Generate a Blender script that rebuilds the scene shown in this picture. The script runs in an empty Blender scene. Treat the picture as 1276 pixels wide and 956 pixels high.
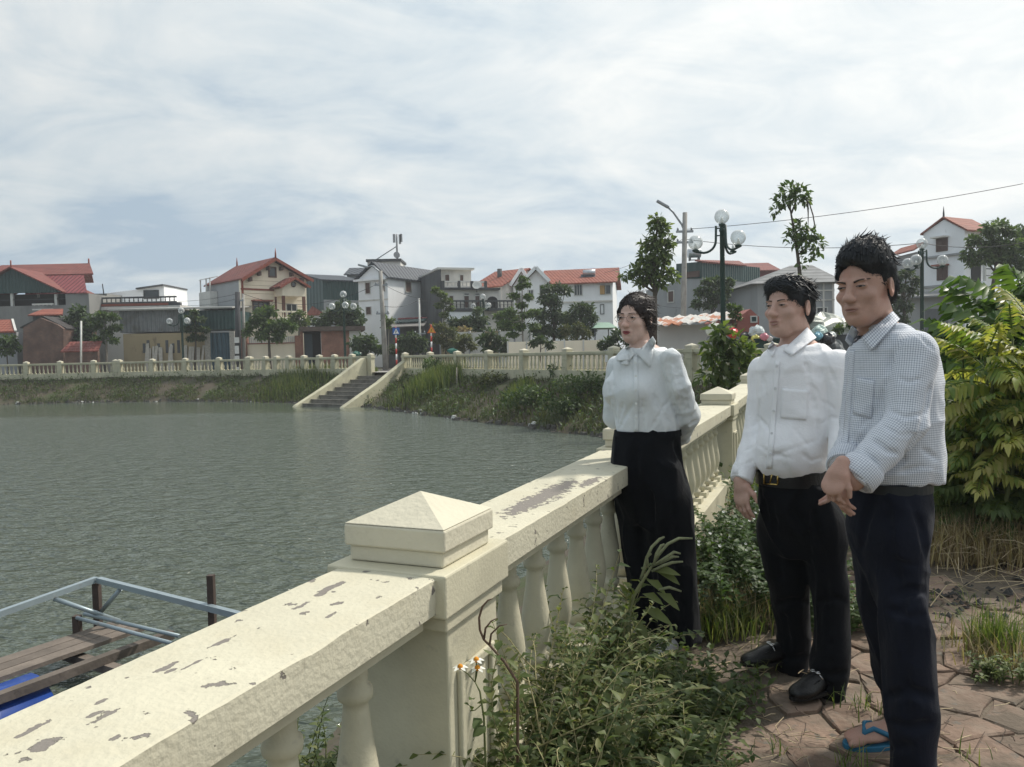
import bpy, bmesh, math, random
import numpy as np
from mathutils import Vector, Matrix, Euler
from mathutils.bvhtree import BVHTree
random.seed(7); np.random.seed(7)
R = math.radians
SC = bpy.context.scene
COL = SC.collection

# ------------------------------------------------------------ camera
CAMH = 1.34; FPX = 960.0; PITCH = 2.27; ROLL = 1.3
cam_d = bpy.data.cameras.new('camera'); cam = bpy.data.objects.new('camera', cam_d); COL.objects.link(cam)
cam_d.sensor_width = 36; cam_d.lens = FPX/1276*36; cam_d.clip_end = 6000; cam_d.clip_start = 0.05
RM = (Euler((R(90-PITCH), 0, 0)).to_matrix() @ Matrix.Rotation(R(-ROLL), 3, 'Z'))
cam.matrix_world = Matrix.Translation((0, 0, CAMH)) @ RM.to_4x4()
SC.camera = cam
CP = Vector((0, 0, CAMH))
def ray(px, py): return RM @ Vector(((px-638)/FPX, (478-py)/FPX, -1.0))
def P(px, py, Y):
    """world point on the sight line of photo pixel px,py at distance Y"""
    d = ray(px, py); return CP + d*(Y/d.y)
def PG(px, py, z=0.0):
    d = ray(px, py); return CP + d*((z-CAMH)/d.z)
def proj(p):
    q = RM.transposed() @ (Vector(p)-CP); return (638 + FPX*q.x/-q.z, 478 - FPX*q.y/-q.z)

# ------------------------------------------------------------ light and sky
SUN_AZ, SUN_EL = 58, 50        # degrees right of straight ahead, above the horizon
sd = Vector((math.sin(R(SUN_AZ))*math.cos(R(SUN_EL)), math.cos(R(SUN_AZ))*math.cos(R(SUN_EL)), math.sin(R(SUN_EL))))
sl = bpy.data.lights.new('sun', 'SUN'); sl.energy = 2.5; sl.angle = R(5.0); sl.color = (1.0, 0.94, 0.84)
so = bpy.data.objects.new('sun', sl); COL.objects.link(so)
so.rotation_euler = (-sd).to_track_quat('-Z', 'Y').to_euler()
SC.view_settings.view_transform = 'Standard'; SC.view_settings.look = 'None'
SC.view_settings.exposure = 0.64; SC.view_settings.gamma = 1.0

def make_world():
    w = bpy.data.worlds.new('World'); SC.world = w; w.use_nodes = True
    nt = w.node_tree; N = nt.nodes; L = nt.links
    for n in list(N): N.remove(n)
    out = N.new('ShaderNodeOutputWorld'); bg = N.new('ShaderNodeBackground'); bg2 = N.new('ShaderNodeBackground')
    sky = N.new('ShaderNodeTexSky'); sky.sky_type = 'NISHITA'; sky.sun_disc = False
    sky.sun_elevation = R(SUN_EL); sky.sun_rotation = R(SUN_AZ); sky.air_density = 1.3; sky.dust_density = 2.0
    L.new(sky.outputs[0], bg.inputs[0]); bg.inputs[1].default_value = 0.09
    tc = N.new('ShaderNodeTexCoord'); sp = N.new('ShaderNodeSeparateXYZ'); L.new(tc.outputs['Generated'], sp.inputs[0])
    def M(op, a, b=None, c=None):
        n = N.new('ShaderNodeMath'); n.operation = op
        for i, x in enumerate((a, b, c)):
            if x is None: continue
            if isinstance(x, (int, float)): n.inputs[i].default_value = x
            else: L.new(x, n.inputs[i])
        return n.outputs[0]
    zz = M('ADD', M('MAXIMUM', sp.outputs[2], 0.0), 0.26)
    cx = M('DIVIDE', sp.outputs[0], zz); cy = M('DIVIDE', sp.outputs[1], zz)
    cv = N.new('ShaderNodeCombineXYZ'); L.new(cx, cv.inputs[0]); L.new(cy, cv.inputs[1])
    def noise(scale, detail, rough, dist, sx, sy, off):
        mp = N.new('ShaderNodeMapping'); mp.inputs['Scale'].default_value = (sx, sy, 1); mp.inputs['Location'].default_value = off
        mp.inputs['Rotation'].default_value = (0, 0, R(-18))
        L.new(cv.outputs[0], mp.inputs[0])
        n = N.new('ShaderNodeTexNoise'); n.inputs['Scale'].default_value = scale; n.inputs['Detail'].default_value = detail
        n.inputs['Roughness'].default_value = rough; n.inputs['Distortion'].default_value = dist
        L.new(mp.outputs[0], n.inputs['Vector']); return n.outputs['Fac']
    big = noise(0.55, 6, 0.55, 0.5, 0.85, 1.0, (3.1, 1.2, 0))
    fine = noise(3.2, 10, 0.62, 0.8, 0.8, 1.15, (0.4, 5.2, 0))
    mid = noise(1.25, 8, 0.58, 0.5, 0.8, 1.15, (7.7, 2.2, 0))
    def ramp(x, a, b, ca=0.0, cb=1.0):
        n = N.new('ShaderNodeMapRange'); n.interpolation_type = 'SMOOTHSTEP'
        n.inputs[1].default_value = a; n.inputs[2].default_value = b; n.inputs[3].default_value = ca; n.inputs[4].default_value = cb
        L.new(x, n.inputs[0]); return n.outputs[0]
    # the cloud veil is thicker and whiter towards the sun, as a thin overcast is
    dt = N.new('ShaderNodeVectorMath'); dt.operation = 'DOT_PRODUCT'; L.new(tc.outputs['Generated'], dt.inputs[0]); dt.inputs[1].default_value = sd
    sunw = ramp(dt.outputs['Value'], 0.0, 0.95)
    thick = M('ADD', M('ADD', M('MULTIPLY', big, 0.72), M('MULTIPLY', fine, 0.28)), M('MULTIPLY', sunw, 0.16))
    shade = M('ADD', M('ADD', M('MULTIPLY', mid, 0.62), M('MULTIPLY', fine, 0.38)), M('MULTIPLY_ADD', sunw, 0.16, -0.045))
    cr = N.new('ShaderNodeValToRGB'); e = cr.color_ramp.elements
    e[0].position = 0.40; e[0].color = (0.37, 0.46, 0.55, 1); e[1].position = 0.66; e[1].color = (0.72, 0.735, 0.725, 1)
    k = e.new(0.52); k.color = (0.545, 0.605, 0.64, 1)
    L.new(shade, cr.inputs[0])
    gain = M('ADD', 0.725, M('MULTIPLY', sunw, 0.20))
    L.new(cr.outputs[0], bg2.inputs[0]); L.new(gain, bg2.inputs[1])
    cover = ramp(thick, 0.30, 0.60, 0.78, 1.0)
    mix = N.new('ShaderNodeMixShader'); L.new(cover, mix.inputs[0]); L.new(bg.outputs[0], mix.inputs[1]); L.new(bg2.outputs[0], mix.inputs[2])
    L.new(mix.outputs[0], out.inputs[0])
make_world()

# ------------------------------------------------------------ materials
MATS = {}
def mat(name, col, rough=0.75, var=0.12, scale=6.0, bump=0.0, bscale=60.0, metal=0.0, spec=0.4, stain=None, rnd=0.0,
        sss=0.0, stretch=(1, 1, 1), coat=0.0, alt=None):
    """principled surface, base colour varied by noise; stain=(colour, low, high, scale) adds patches of wear"""
    if name in MATS: return MATS[name]
    m = bpy.data.materials.new(name); m.use_nodes = True; nt = m.node_tree; N = nt.nodes; L = nt.links
    b = N['Principled BSDF']; b.inputs['Roughness'].default_value = rough; b.inputs['Metallic'].default_value = metal
    b.inputs['Specular IOR Level'].default_value = spec
    if coat: b.inputs['Coat Weight'].default_value = coat; b.inputs['Coat Roughness'].default_value = 0.15
    if sss:
        b.inputs['Subsurface Weight'].default_value = sss; b.inputs['Subsurface Radius'].default_value = (0.012, 0.005, 0.003); b.inputs['Subsurface Scale'].default_value = 1.0
    tc = N.new('ShaderNodeTexCoord'); oi = N.new('ShaderNodeObjectInfo')
    ad = N.new('ShaderNodeVectorMath'); ad.operation = 'ADD'
    sc = N.new('ShaderNodeVectorMath'); sc.operation = 'SCALE'; sc.inputs['Scale'].default_value = 37.0
    cb = N.new('ShaderNodeCombineXYZ'); L.new(oi.outputs['Random'], cb.inputs[0]); L.new(oi.outputs['Random'], cb.inputs[1]); L.new(oi.outputs['Random'], cb.inputs[2])
    L.new(cb.outputs[0], sc.inputs[0]); L.new(sc.outputs[0], ad.inputs[1])
    mp = N.new('ShaderNodeMapping'); mp.inputs['Scale'].default_value = stretch; L.new(tc.outputs['Object'], mp.inputs[0]); L.new(mp.outputs[0], ad.inputs[0])
    vec = ad.outputs[0]
    n1 = N.new('ShaderNodeTexNoise'); n1.inputs['Scale'].default_value = scale; n1.inputs['Detail'].default_value = 6; n1.inputs['Roughness'].default_value = 0.65
    L.new(vec, n1.inputs['Vector'])
    cr = N.new('ShaderNodeValToRGB'); e = cr.color_ramp.elements
    lo = tuple(max(0, c*(1-var)) for c in col); hi = tuple(min(1, c*(1+var)) for c in col)
    if alt: hi = alt
    e[0].position = 0.3; e[0].color = (*lo, 1); e[1].position = 0.7; e[1].color = (*hi, 1)
    L.new(n1.outputs['Fac'], cr.inputs[0]); c = cr.outputs[0]
    if rnd:
        mr = N.new('ShaderNodeMapRange'); mr.inputs[3].default_value = 1-rnd; mr.inputs[4].default_value = 1+rnd; L.new(oi.outputs['Random'], mr.inputs[0])
        mm = N.new('ShaderNodeVectorMath'); mm.operation = 'SCALE'; L.new(c, mm.inputs[0]); L.new(mr.outputs[0], mm.inputs['Scale']); c = mm.outputs[0]
    if stain:
        for (scol, s0, s1, ss) in (stain if isinstance(stain, list) else [stain]):
            n2 = N.new('ShaderNodeTexNoise'); n2.inputs['Scale'].default_value = ss; n2.inputs['Detail'].default_value = 8; n2.inputs['Roughness'].default_value = 0.6
            L.new(vec, n2.inputs['Vector'])
            r2 = N.new('ShaderNodeMapRange'); r2.inputs[1].default_value = s0; r2.inputs[2].default_value = s1; L.new(n2.outputs['Fac'], r2.inputs[0])
            mx = N.new('ShaderNodeMix'); mx.data_type = 'RGBA'; L.new(r2.outputs[0], mx.inputs[0]); L.new(c, mx.inputs[6]); mx.inputs[7].default_value = (*scol, 1)
            c = mx.outputs[2]
    L.new(c, b.inputs['Base Color'])
    if bump:
        n3 = N.new('ShaderNodeTexNoise'); n3.inputs['Scale'].default_value = bscale; n3.inputs['Detail'].default_value = 5; L.new(vec, n3.inputs['Vector'])
        bp = N.new('ShaderNodeBump'); bp.inputs['Strength'].default_value = min(1, bump); bp.inputs['Distance'].default_value = 0.01*max(1, bump); L.new(n3.outputs['Fac'], bp.inputs['Height'])
        L.new(bp.outputs[0], b.inputs['Normal'])
    MATS[name] = m; return m

def leaf_mat(name, cols, transl=0.35, rough=0.5, hue=None):
    """leaf surface: colour by the per-leaf attribute rnd, some light through the blade"""
    if name in MATS: return MATS[name]
    m = bpy.data.materials.new(name); m.use_nodes = True; nt = m.node_tree; N = nt.nodes; L = nt.links
    b = N['Principled BSDF']; out = N['Material Output']
    b.inputs['Roughness'].default_value = rough; b.inputs['Specular IOR Level'].default_value = 0.35
    at = N.new('ShaderNodeAttribute'); at.attribute_name = 'rnd'
    oi = N.new('ShaderNodeObjectInfo')
    cr = N.new('ShaderNodeValToRGB'); e = cr.color_ramp.elements
    e[0].position = 0; e[0].color = (*cols[0], 1); e[1].position = 1; e[1].color = (*cols[-1], 1)
    for i, c in enumerate(cols[1:-1]): k = e.new((i+1)/(len(cols)-1)); k.color = (*c, 1)
    L.new(at.outputs['Fac'], cr.inputs[0])
    mr = N.new('ShaderNodeMapRange'); mr.inputs[3].default_value = 0.85; mr.inputs[4].default_value = 1.15; L.new(oi.outputs['Random'], mr.inputs[0])
    mm = N.new('ShaderNodeVectorMath'); mm.operation = 'SCALE'; L.new(cr.outputs[0], mm.inputs[0]); L.new(mr.outputs[0], mm.inputs['Scale'])
    L.new(mm.outputs[0], b.inputs['Base Color'])
    if transl:
        t = N.new('ShaderNodeBsdfTranslucent'); g = N.new('ShaderNodeMix'); g.data_type = 'RGBA'; g.blend_type = 'MULTIPLY'; g.inputs[0].default_value = 1
        L.new(mm.outputs[0], g.inputs[6]); g.inputs[7].default_value = (1.5, 1.6, 0.7, 1); L.new(g.outputs[2], t.inputs[0])
        mx = N.new('ShaderNodeMixShader'); mx.inputs[0].default_value = transl; L.new(b.outputs[0], mx.inputs[1]); L.new(t.outputs[0], mx.inputs[2]); L.new(mx.outputs[0], out.inputs[0])
    MATS[name] = m; return m

# ------------------------------------------------------------ objects
def tag(o, label=None, cat=None, group=None, kind=None):
    if label: o['label'] = label
    if cat: o['category'] = cat
    if group: o['group'] = group
    if kind: o['kind'] = kind
    return o
def thing(name, label, cat, loc=(0, 0, 0), group=None):
    o = bpy.data.objects.new(name, None); COL.objects.link(o); o.location = loc; o.empty_display_size = 0.1
    return tag(o, label, cat, group)
def worldloc(o):
    v = Vector(o.location)
    while o.parent: o = o.parent; v += o.location
    return v
def link(name, me, parent=None, loc=(0, 0, 0), rot=None):
    o = bpy.data.objects.new(name, me); COL.objects.link(o); o.location = loc
    if rot: o.rotation_euler = rot
    if parent: o.parent = parent
    return o
def raw(name, V, F, m, parent=None, smooth=False, rnd=None, mi=None, loc=None):
    """world-space vertices -> one mesh object (under parent, if any)"""
    V = np.asarray(V, dtype=np.float64).reshape(-1, 3)
    off = np.array(worldloc(parent)) if parent else (np.array(loc) if loc is not None else np.zeros(3))
    me = bpy.data.meshes.new(name)
    if isinstance(F, np.ndarray):
        k = F.shape[1]; nf = len(F)
        me.vertices.add(len(V)); me.vertices.foreach_set('co', (V-off).astype(np.float32).ravel())
        me.loops.add(nf*k); me.loops.foreach_set('vertex_index', F.astype(np.int32).ravel())
        me.polygons.add(nf); me.polygons.foreach_set('loop_start', np.arange(0, nf*k, k, dtype=np.int32))
        me.update(calc_edges=True)
    else:
        me.from_pydata((V-off).tolist(), [], F); me.update()
    for x in (m if isinstance(m, (list, tuple)) else [m]): me.materials.append(x)
    if mi is not None: me.polygons.foreach_set('material_index', np.asarray(mi, dtype=np.int32))
    if smooth: me.polygons.foreach_set('use_smooth', np.ones(len(me.polygons), dtype=bool))
    if rnd is not None:
        a = me.attributes.new('rnd', 'FLOAT', 'POINT'); a.data.foreach_set('value', np.asarray(rnd, dtype=np.float32))
    o = link(name, me, parent)
    if loc is not None and not parent: o.location = loc
    return o

class MB:
    """collects boxes, prisms, tubes and lathes; build() makes them ONE mesh object"""
    def __init__(s): s.v = []; s.f = []; s.mi = []; s.cur = 0; s.sm = []
    def add(s, V, F, smooth=False):
        o = len(s.v); s.v += [tuple(x) for x in V]; s.f += [tuple(i+o for i in f) for f in F]
        s.mi += [s.cur]*len(F); s.sm += [smooth]*len(F); return s
    def hexa(s, c):       # 8 corners: 4 bottom (ccw), 4 top
        return s.add(c, [(3, 2, 1, 0), (4, 5, 6, 7), (0, 1, 5, 4), (1, 2, 6, 5), (2, 3, 7, 6), (3, 0, 4, 7)])
    def box(s, c, d, rz=0.0):
        c = Vector(c); x, y, z = d[0]/2, d[1]/2, d[2]/2; ca, sa = math.cos(rz), math.sin(rz)
        q = [(-x, -y), (x, -y), (x, y), (-x, y)]
        V = [(c.x+a*ca-b*sa, c.y+a*sa+b*ca, c.z+zz) for zz in (-z, z) for a, b in q]
        return s.hexa(V)
    def beam(s, a, b, w, h, up=(0, 0, 1)):
        a = Vector(a); b = Vector(b); d = (b-a).normalized(); u = Vector(up); r = d.cross(u)
        if r.length < 1e-4: r = d.cross(Vector((1, 0, 0)))
        r.normalize(); u = r.cross(d); r = r*w/2; u = u*h/2
        return s.hexa([a-r-u, a+r-u, b+r-u, b-r-u, a-r+u, a+r+u, b+r+u, b-r+u])
    def tube(s, pts, r, n=8, cap=True):
        pts = [Vector(p) for p in pts]; m = len(pts); rs = r if isinstance(r, (list, tuple)) else [r]*m
        V = []; nrm = None
        for i, p in enumerate(pts):
            d = (pts[min(i+1, m-1)]-pts[max(i-1, 0)])
            if d.length < 1e-9: d = Vector((0, 0, 1))
            d.normalize()
            if nrm is None:
                nrm = d.cross(Vector((0, 0, 1)))
                if nrm.length < 1e-3: nrm = d.cross(Vector((1, 0, 0)))
            nrm = (nrm - d*nrm.dot(d)).normalized(); b = d.cross(nrm)
            V += [p + (nrm*math.cos(2*math.pi*k/n) + b*math.sin(2*math.pi*k/n))*rs[i] for k in range(n)]
        F = [(i*n+k, i*n+(k+1) % n, (i+1)*n+(k+1) % n, (i+1)*n+k) for i in range(m-1) for k in range(n)]
        s.add(V, F, True)
        if cap:
            o = len(s.v)-len(V)
            s.f += [tuple(o+k for k in range(n))[::-1], tuple(o+(m-1)*n+k for k in range(n))]; s.mi += [s.cur]*2; s.sm += [False]*2
        return s
    def lathe(s, c, prof, n=12, smooth=True, sx=1.0, sy=1.0):
        c = Vector(c); V = []; m = len(prof)
        for (r, z) in prof: V += [(c.x+r*sx*math.cos(2*math.pi*k/n), c.y+r*sy*math.sin(2*math.pi*k/n), c.z+z) for k in range(n)]
        F = [(i*n+k, i*n+(k+1) % n, (i+1)*n+(k+1) % n, (i+1)*n+k) for i in range(m-1) for k in range(n)]
        F2 = [tuple(range(n))[::-1], tuple((m-1)*n+k for k in range(n))]
        o = len(s.v); s.add(V, F, smooth); s.f += [tuple(o+i for i in f) for f in F2]; s.mi += [s.cur]*2; s.sm += [False]*2
        return s
    def ball(s, c, r, n=12, m=8, sz=1.0):
        return s.lathe(c, [(max(1e-4, r*math.sin(math.pi*i/m)), -r*sz*math.cos(math.pi*i/m)) for i in range(m+1)], n)
    def poly(s, pts, th=None, nrm=None):
        """flat polygon; with th and nrm a slab of that thickness"""
        n = len(pts); pts = [Vector(p) for p in pts]
        if not th: return s.add(pts, [tuple(range(n))])
        d = Vector(nrm).normalized()*th
        V = pts + [p+d for p in pts]
        return s.add(V, [tuple(range(n))[::-1], tuple(range(n, 2*n))] + [(i, (i+1) % n, n+(i+1) % n, n+i) for i in range(n)])
    def build(s, name, m, parent=None, loc=None, fixn=True):
        off = worldloc(parent) if parent else (Vector(loc) if loc is not None else Vector((0, 0, 0)))
        me = bpy.data.meshes.new(name); me.from_pydata([(v[0]-off.x, v[1]-off.y, v[2]-off.z) for v in s.v], [], s.f)
        for x in (m if isinstance(m, (list, tuple)) else [m]): me.materials.append(x)
        me.polygons.foreach_set('material_index', s.mi); me.polygons.foreach_set('use_smooth', s.sm)
        if fixn:
            bm = bmesh.new(); bm.from_mesh(me); bmesh.ops.recalc_face_normals(bm, faces=bm.faces); bm.to_mesh(me); bm.free()
        me.update(); o = link(name, me, parent)
        if loc is not None and not parent: o.location = loc
        return o
def bevel(o, w, seg=2):
    md = o.modifiers.new('bevel', 'BEVEL'); md.width = w; md.segments = seg; md.limit_method = 'ANGLE'; md.angle_limit = R(40); return o

# leaves: all built at once, each a folded blade of four triangles
class Leaves:
    def __init__(s): s.p = []; s.d = []; s.u = []; s.l = []; s.w = []; s.r = []; s.c = []
    def add(s, p, d, u, l, w, r, curl=0.15):
        s.p.append(p); s.d.append(d); s.u.append(u); s.l.append(l); s.w.append(w); s.r.append(r); s.c.append(curl)
    def many(s, p, d, u, l, w, r, curl=0.15):
        n = len(p); s.p += list(p); s.d += list(d); s.u += list(u); s.l += list(np.broadcast_to(l, n)); s.w += list(np.broadcast_to(w, n)); s.r += list(np.broadcast_to(r, n)); s.c += list(np.broadcast_to(curl, n))
    def arrays(s):
        p = np.array(s.p, float); d = np.array(s.d, float); u = np.array(s.u, float); l = np.array(s.l)[:, None]; w = np.array(s.w)[:, None]; c = np.array(s.c)[:, None]
        d /= np.linalg.norm(d, axis=1)[:, None]+1e-9; x = np.cross(d, u); nx = np.linalg.norm(x, axis=1)[:, None]
        x = np.where(nx < 1e-3, np.cross(d, [1.0, 0.2, 0.1]), x); x /= np.linalg.norm(x, axis=1)[:, None]+1e-9; u = np.cross(x, d)
        mid = p + d*l*0.45; dn = -u*l*c
        V = np.stack([p, mid - x*w/2 + u*w*0.18, mid, mid + x*w/2 + u*w*0.18, p + d*l*0.8 - x*w*0.27 + dn*0.5, p + d*l*0.8 + x*w*0.27 + dn*0.5, p + d*l + dn], 1)
        n = len(p); b = (np.arange(n)*7)[:, None]
        T = np.array([[0, 2, 1], [0, 3, 2], [1, 2, 4], [2, 3, 5], [2, 6, 4], [2, 5, 6]])
        F = (b[:, :, None] + T[None]).reshape(-1, 3)
        return V.reshape(-1, 3), F, np.repeat(np.array(s.r), 7)
    def build(s, name, m, parent=None, loc=None):
        V, F, r = s.arrays(); return raw(name, V, F, m, parent, rnd=r, loc=loc)
def rdir(n): 
    v = np.random.normal(size=(n, 3)); return v/np.linalg.norm(v, axis=1)[:, None]
def blades(name, base, h, lean, w, m, parent=None, loc=None, rnd=None):
    """grass: each blade a bent, tapering strip"""
    base = np.asarray(base); n = len(base); h = np.broadcast_to(h, n); w = np.broadcast_to(w, n)
    a = np.random.rand(n)*2*np.pi; d = np.stack([np.cos(a), np.sin(a), 0*a], 1); s = np.stack([-np.sin(a), np.cos(a), 0*a], 1)
    ln = (np.random.rand(n)*lean)[:, None]; up = np.array([0, 0, 1.0])
    H = h[:, None]; W = w[:, None]
    p1 = base + up*H*0.5 + d*H*ln*0.3; p2 = base + up*H*(1-0.25*ln) + d*H*ln
    V = np.stack([base - s*W/2, base + s*W/2, p1 - s*W*0.38, p1 + s*W*0.38, p2], 1).reshape(-1, 3)
    b = (np.arange(n)*5)[:, None]; T = np.array([[0, 1, 3], [0, 3, 2], [2, 3, 4]]); F = (b[:, :, None]+T[None]).reshape(-1, 3)
    r = np.random.rand(n) if rnd is None else np.broadcast_to(rnd, n)
    return raw(name, V, F, m, parent, rnd=np.repeat(r, 5), loc=loc)
def smooth01(x): x = np.clip(x, 0, 1); return x*x*(3-2*x)
def hsh(ix, iy, s=0):
    v = np.sin(ix*127.1 + iy*311.7 + s*74.7)*43758.5453; return v-np.floor(v)
def vnoise(x, y, s=0):
    x = np.asarray(x, float); y = np.asarray(y, float); ix = np.floor(x); iy = np.floor(y); fx = x-ix; fy = y-iy; fx = fx*fx*(3-2*fx); fy = fy*fy*(3-2*fy)
    return (hsh(ix, iy, s)*(1-fx)+hsh(ix+1, iy, s)*fx)*(1-fy) + (hsh(ix, iy+1, s)*(1-fx)+hsh(ix+1, iy+1, s)*fx)*fy
# ============================================================ pond, ground, paving
WATER_Z = -0.95
RM_ = 0.41875; RX0 = -1.045                      # near balustrade: X = RX0 + RM_*Y
RD = Vector((RM_, 1, 0)).normalized(); RN = Vector((RD.y, -RD.x, 0))
def near(t, n=0.0, z=0.0): return Vector((RX0+RM_*t, t, z)) + RN*n
def gz(x, y):
    """height of the ground round the pond (it rises gently away from the camera)"""
    return 0.5*smooth01((np.asarray(y, float)-7)/14.0)
def at(px, d): q = P(px, 440, d); return (q.x, q.y)
K = at(985, 18.3); S2 = at(500, 38.3); S1 = at(457, 40.0); MM = at(312, 45.0); LL = at(145, 47.0); LE = at(-160, 46.0)
POND = [(RX0+RM_*-9, -9.0), K, S2, S1, MM, LL, LE, (-60.0, 40.0), (-60.0, -9.0)]
def pond_sd(x, y):
    """signed distance to the pond's edge, positive outside"""
    x = np.asarray(x, float); y = np.asarray(y, float); d = np.full(x.shape, 1e9); ins = np.zeros(x.shape, bool); n = len(POND)
    for i in range(n):
        ax, ay = POND[i]; bx, by = POND[(i+1) % n]; ex, ey = bx-ax, by-ay
        t = np.clip(((x-ax)*ex+(y-ay)*ey)/(ex*ex+ey*ey), 0, 1)
        d = np.minimum(d, np.hypot(x-ax-t*ex, y-ay-t*ey))
        c = ((ay > y) != (by > y)) & (x < (bx-ax)*(y-ay)/(by-ay+1e-12)+ax); ins ^= c
    return np.where(ins, -d, d)
def line_px(A, B, px):
    lo, hi = 0.0, 1.0
    f = lambda t: proj((A[0]+(B[0]-A[0])*t, A[1]+(B[1]-A[1])*t, 1.2))[0]-px
    s0 = f(lo)
    for _ in range(40):
        m_ = (lo+hi)/2; lo, hi = (m_, hi) if (f(m_) > 0) == (s0 > 0) else (lo, m_)
    return Vector((A[0]+(B[0]-A[0])*lo, A[1]+(B[1]-A[1])*lo, 0))
ST_A = line_px(K, S2, 505); ST_B = Vector((S1[0], S1[1], 0)); ST_M = (ST_A+ST_B)/2; ST_E = P(402, 500, 35.3); ST_D = Vector((ST_E.x-ST_M.x, ST_E.y-ST_M.y, 0)); ST_L = ST_D.length+.4; ST_D.normalize(); ST_W = (ST_A-ST_B).length/2
def ground_z(x, y):
    z = bank_z(x, y); X_ = np.asarray(x, float)-ST_M.x; Y_ = np.asarray(y, float)-ST_M.y; a = X_*ST_D.x+Y_*ST_D.y; l = np.abs(X_*ST_D.y-Y_*ST_D.x)
    return np.where((l < ST_W+.15) & (a > -.3) & (a < ST_L+.6), np.minimum(z, .5-1.45*np.clip((a+.25)/ST_L, 0, 1)-.55), z)
def bank_z(x, y):
    s = pond_sd(x, y); g = gz(x, y)
    bw = 3.0 + 0.5*(vnoise(np.asarray(x)*0.4, np.asarray(y)*0.4, 3)-0.5)
    bw = np.where(np.asarray(y) < 15, np.minimum(bw, 2.2), bw)
    t = np.clip((-s-0.12)/bw, 0, 1.6); rough = (vnoise(np.asarray(x)*2.1, np.asarray(y)*2.1, 5)-0.5)*0.22*np.minimum(1, t*3)*(t < 1.1)
    return np.where(s > -0.12, g, g + (WATER_Z-0.06-g)*t + rough - 0.10)
def axis(lo, hi, step, far):
    a = list(np.arange(lo, hi, step)); s = step; x = a[-1]
    while x < far: s *= 1.35; x += s; a.append(x)
    s = step; x = lo; b = []
    while x > -far: s *= 1.35; x -= s; b.append(x)
    return np.array(b[::-1]+a)
gx = axis(-46, 20, 0.42, 2500); gy = axis(-6, 52, 0.42, 2500)
GX, GY = np.meshgrid(gx, gy); GZ = ground_z(GX, GY)
nx, ny = len(gx), len(gy); idx = np.arange(nx*ny).reshape(ny, nx)
GF = np.stack([idx[:-1, :-1], idx[:-1, 1:], idx[1:, 1:], idx[1:, :-1]], -1).reshape(-1, 4)
def ground_material():
    m = mat('earth', (0.085, 0.07, 0.05), rough=0.95, var=0.3, scale=1.3, bump=1.0, bscale=14, stain=[((0.06, 0.075, 0.03), 0.47, 0.6, 0.6), ((0.13, 0.11, 0.08), 0.58, 0.75, 3.0)])
    return m
g = raw('ground', np.stack([GX, GY, GZ-.036], -1), GF, ground_material(), smooth=True); tag(g, kind='structure', label='bare earth and weedy bank around the pond')

def water_material():
    m = bpy.data.materials.new('pond_water'); m.use_nodes = True; nt = m.node_tree; N = nt.nodes; L = nt.links; b = N['Principled BSDF']
    b.inputs['Base Color'].default_value = (0.084, 0.102, 0.082, 1); b.inputs['Roughness'].default_value = 0.12; b.inputs['IOR'].default_value = 1.333
    tc = N.new('ShaderNodeTexCoord')
    def nz(scale, det, sx, sy, rot):
        mp = N.new('ShaderNodeMapping'); mp.inputs['Scale'].default_value = (sx, sy, 1); mp.inputs['Rotation'].default_value = (0, 0, R(rot)); L.new(tc.outputs['Object'], mp.inputs[0])
        n = N.new('ShaderNodeTexNoise'); n.inputs['Scale'].default_value = scale; n.inputs['Detail'].default_value = det; n.inputs['Roughness'].default_value = 0.5; n.inputs['Distortion'].default_value = 0.4
        L.new(mp.outputs[0], n.inputs['Vector']); return n.outputs['Fac']
    a = nz(3.6, 3, 0.7, 1.25, 12); c = nz(9, 2, 0.8, 1.15, -20)
    calm = nz(0.055, 2, 1, 1, 0)                 # wind: rippled and calm patches
    ad = N.new('ShaderNodeMath'); ad.operation = 'MULTIPLY_ADD'; L.new(c, ad.inputs[0]); ad.inputs[1].default_value = 0.45; L.new(a, ad.inputs[2])
    # the far lee shore is calm: ripples die away towards it
    sp = N.new('ShaderNodeSeparateXYZ'); L.new(tc.outputs['Object'], sp.inputs[0])
    wob = N.new('ShaderNodeMath'); wob.operation = 'MULTIPLY_ADD'; L.new(calm, wob.inputs[0]); wob.inputs[1].default_value = 9.0; L.new(sp.outputs[1], wob.inputs[2])
    mr = N.new('ShaderNodeMapRange'); mr.interpolation_type = 'SMOOTHSTEP'; mr.inputs[1].default_value = 33; mr.inputs[2].default_value = 38.5; mr.inputs[3].default_value = 1.0; mr.inputs[4].default_value = 0.07
    L.new(wob.outputs[0], mr.inputs[0])
    bp = N.new('ShaderNodeBump'); bp.inputs['Distance'].default_value = 0.155; L.new(mr.outputs[0], bp.inputs['Strength']); L.new(ad.outputs[0], bp.inputs['Height']); L.new(bp.outputs[0], b.inputs['Normal'])
    return m
w = raw('water', [(-70, -12, WATER_Z), (14, -12, WATER_Z), (14, 50, WATER_Z), (-70, 50, WATER_Z)], [(0, 1, 2, 3)], water_material()); tag(w, kind='structure', label='rippled murky green pond water')

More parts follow.
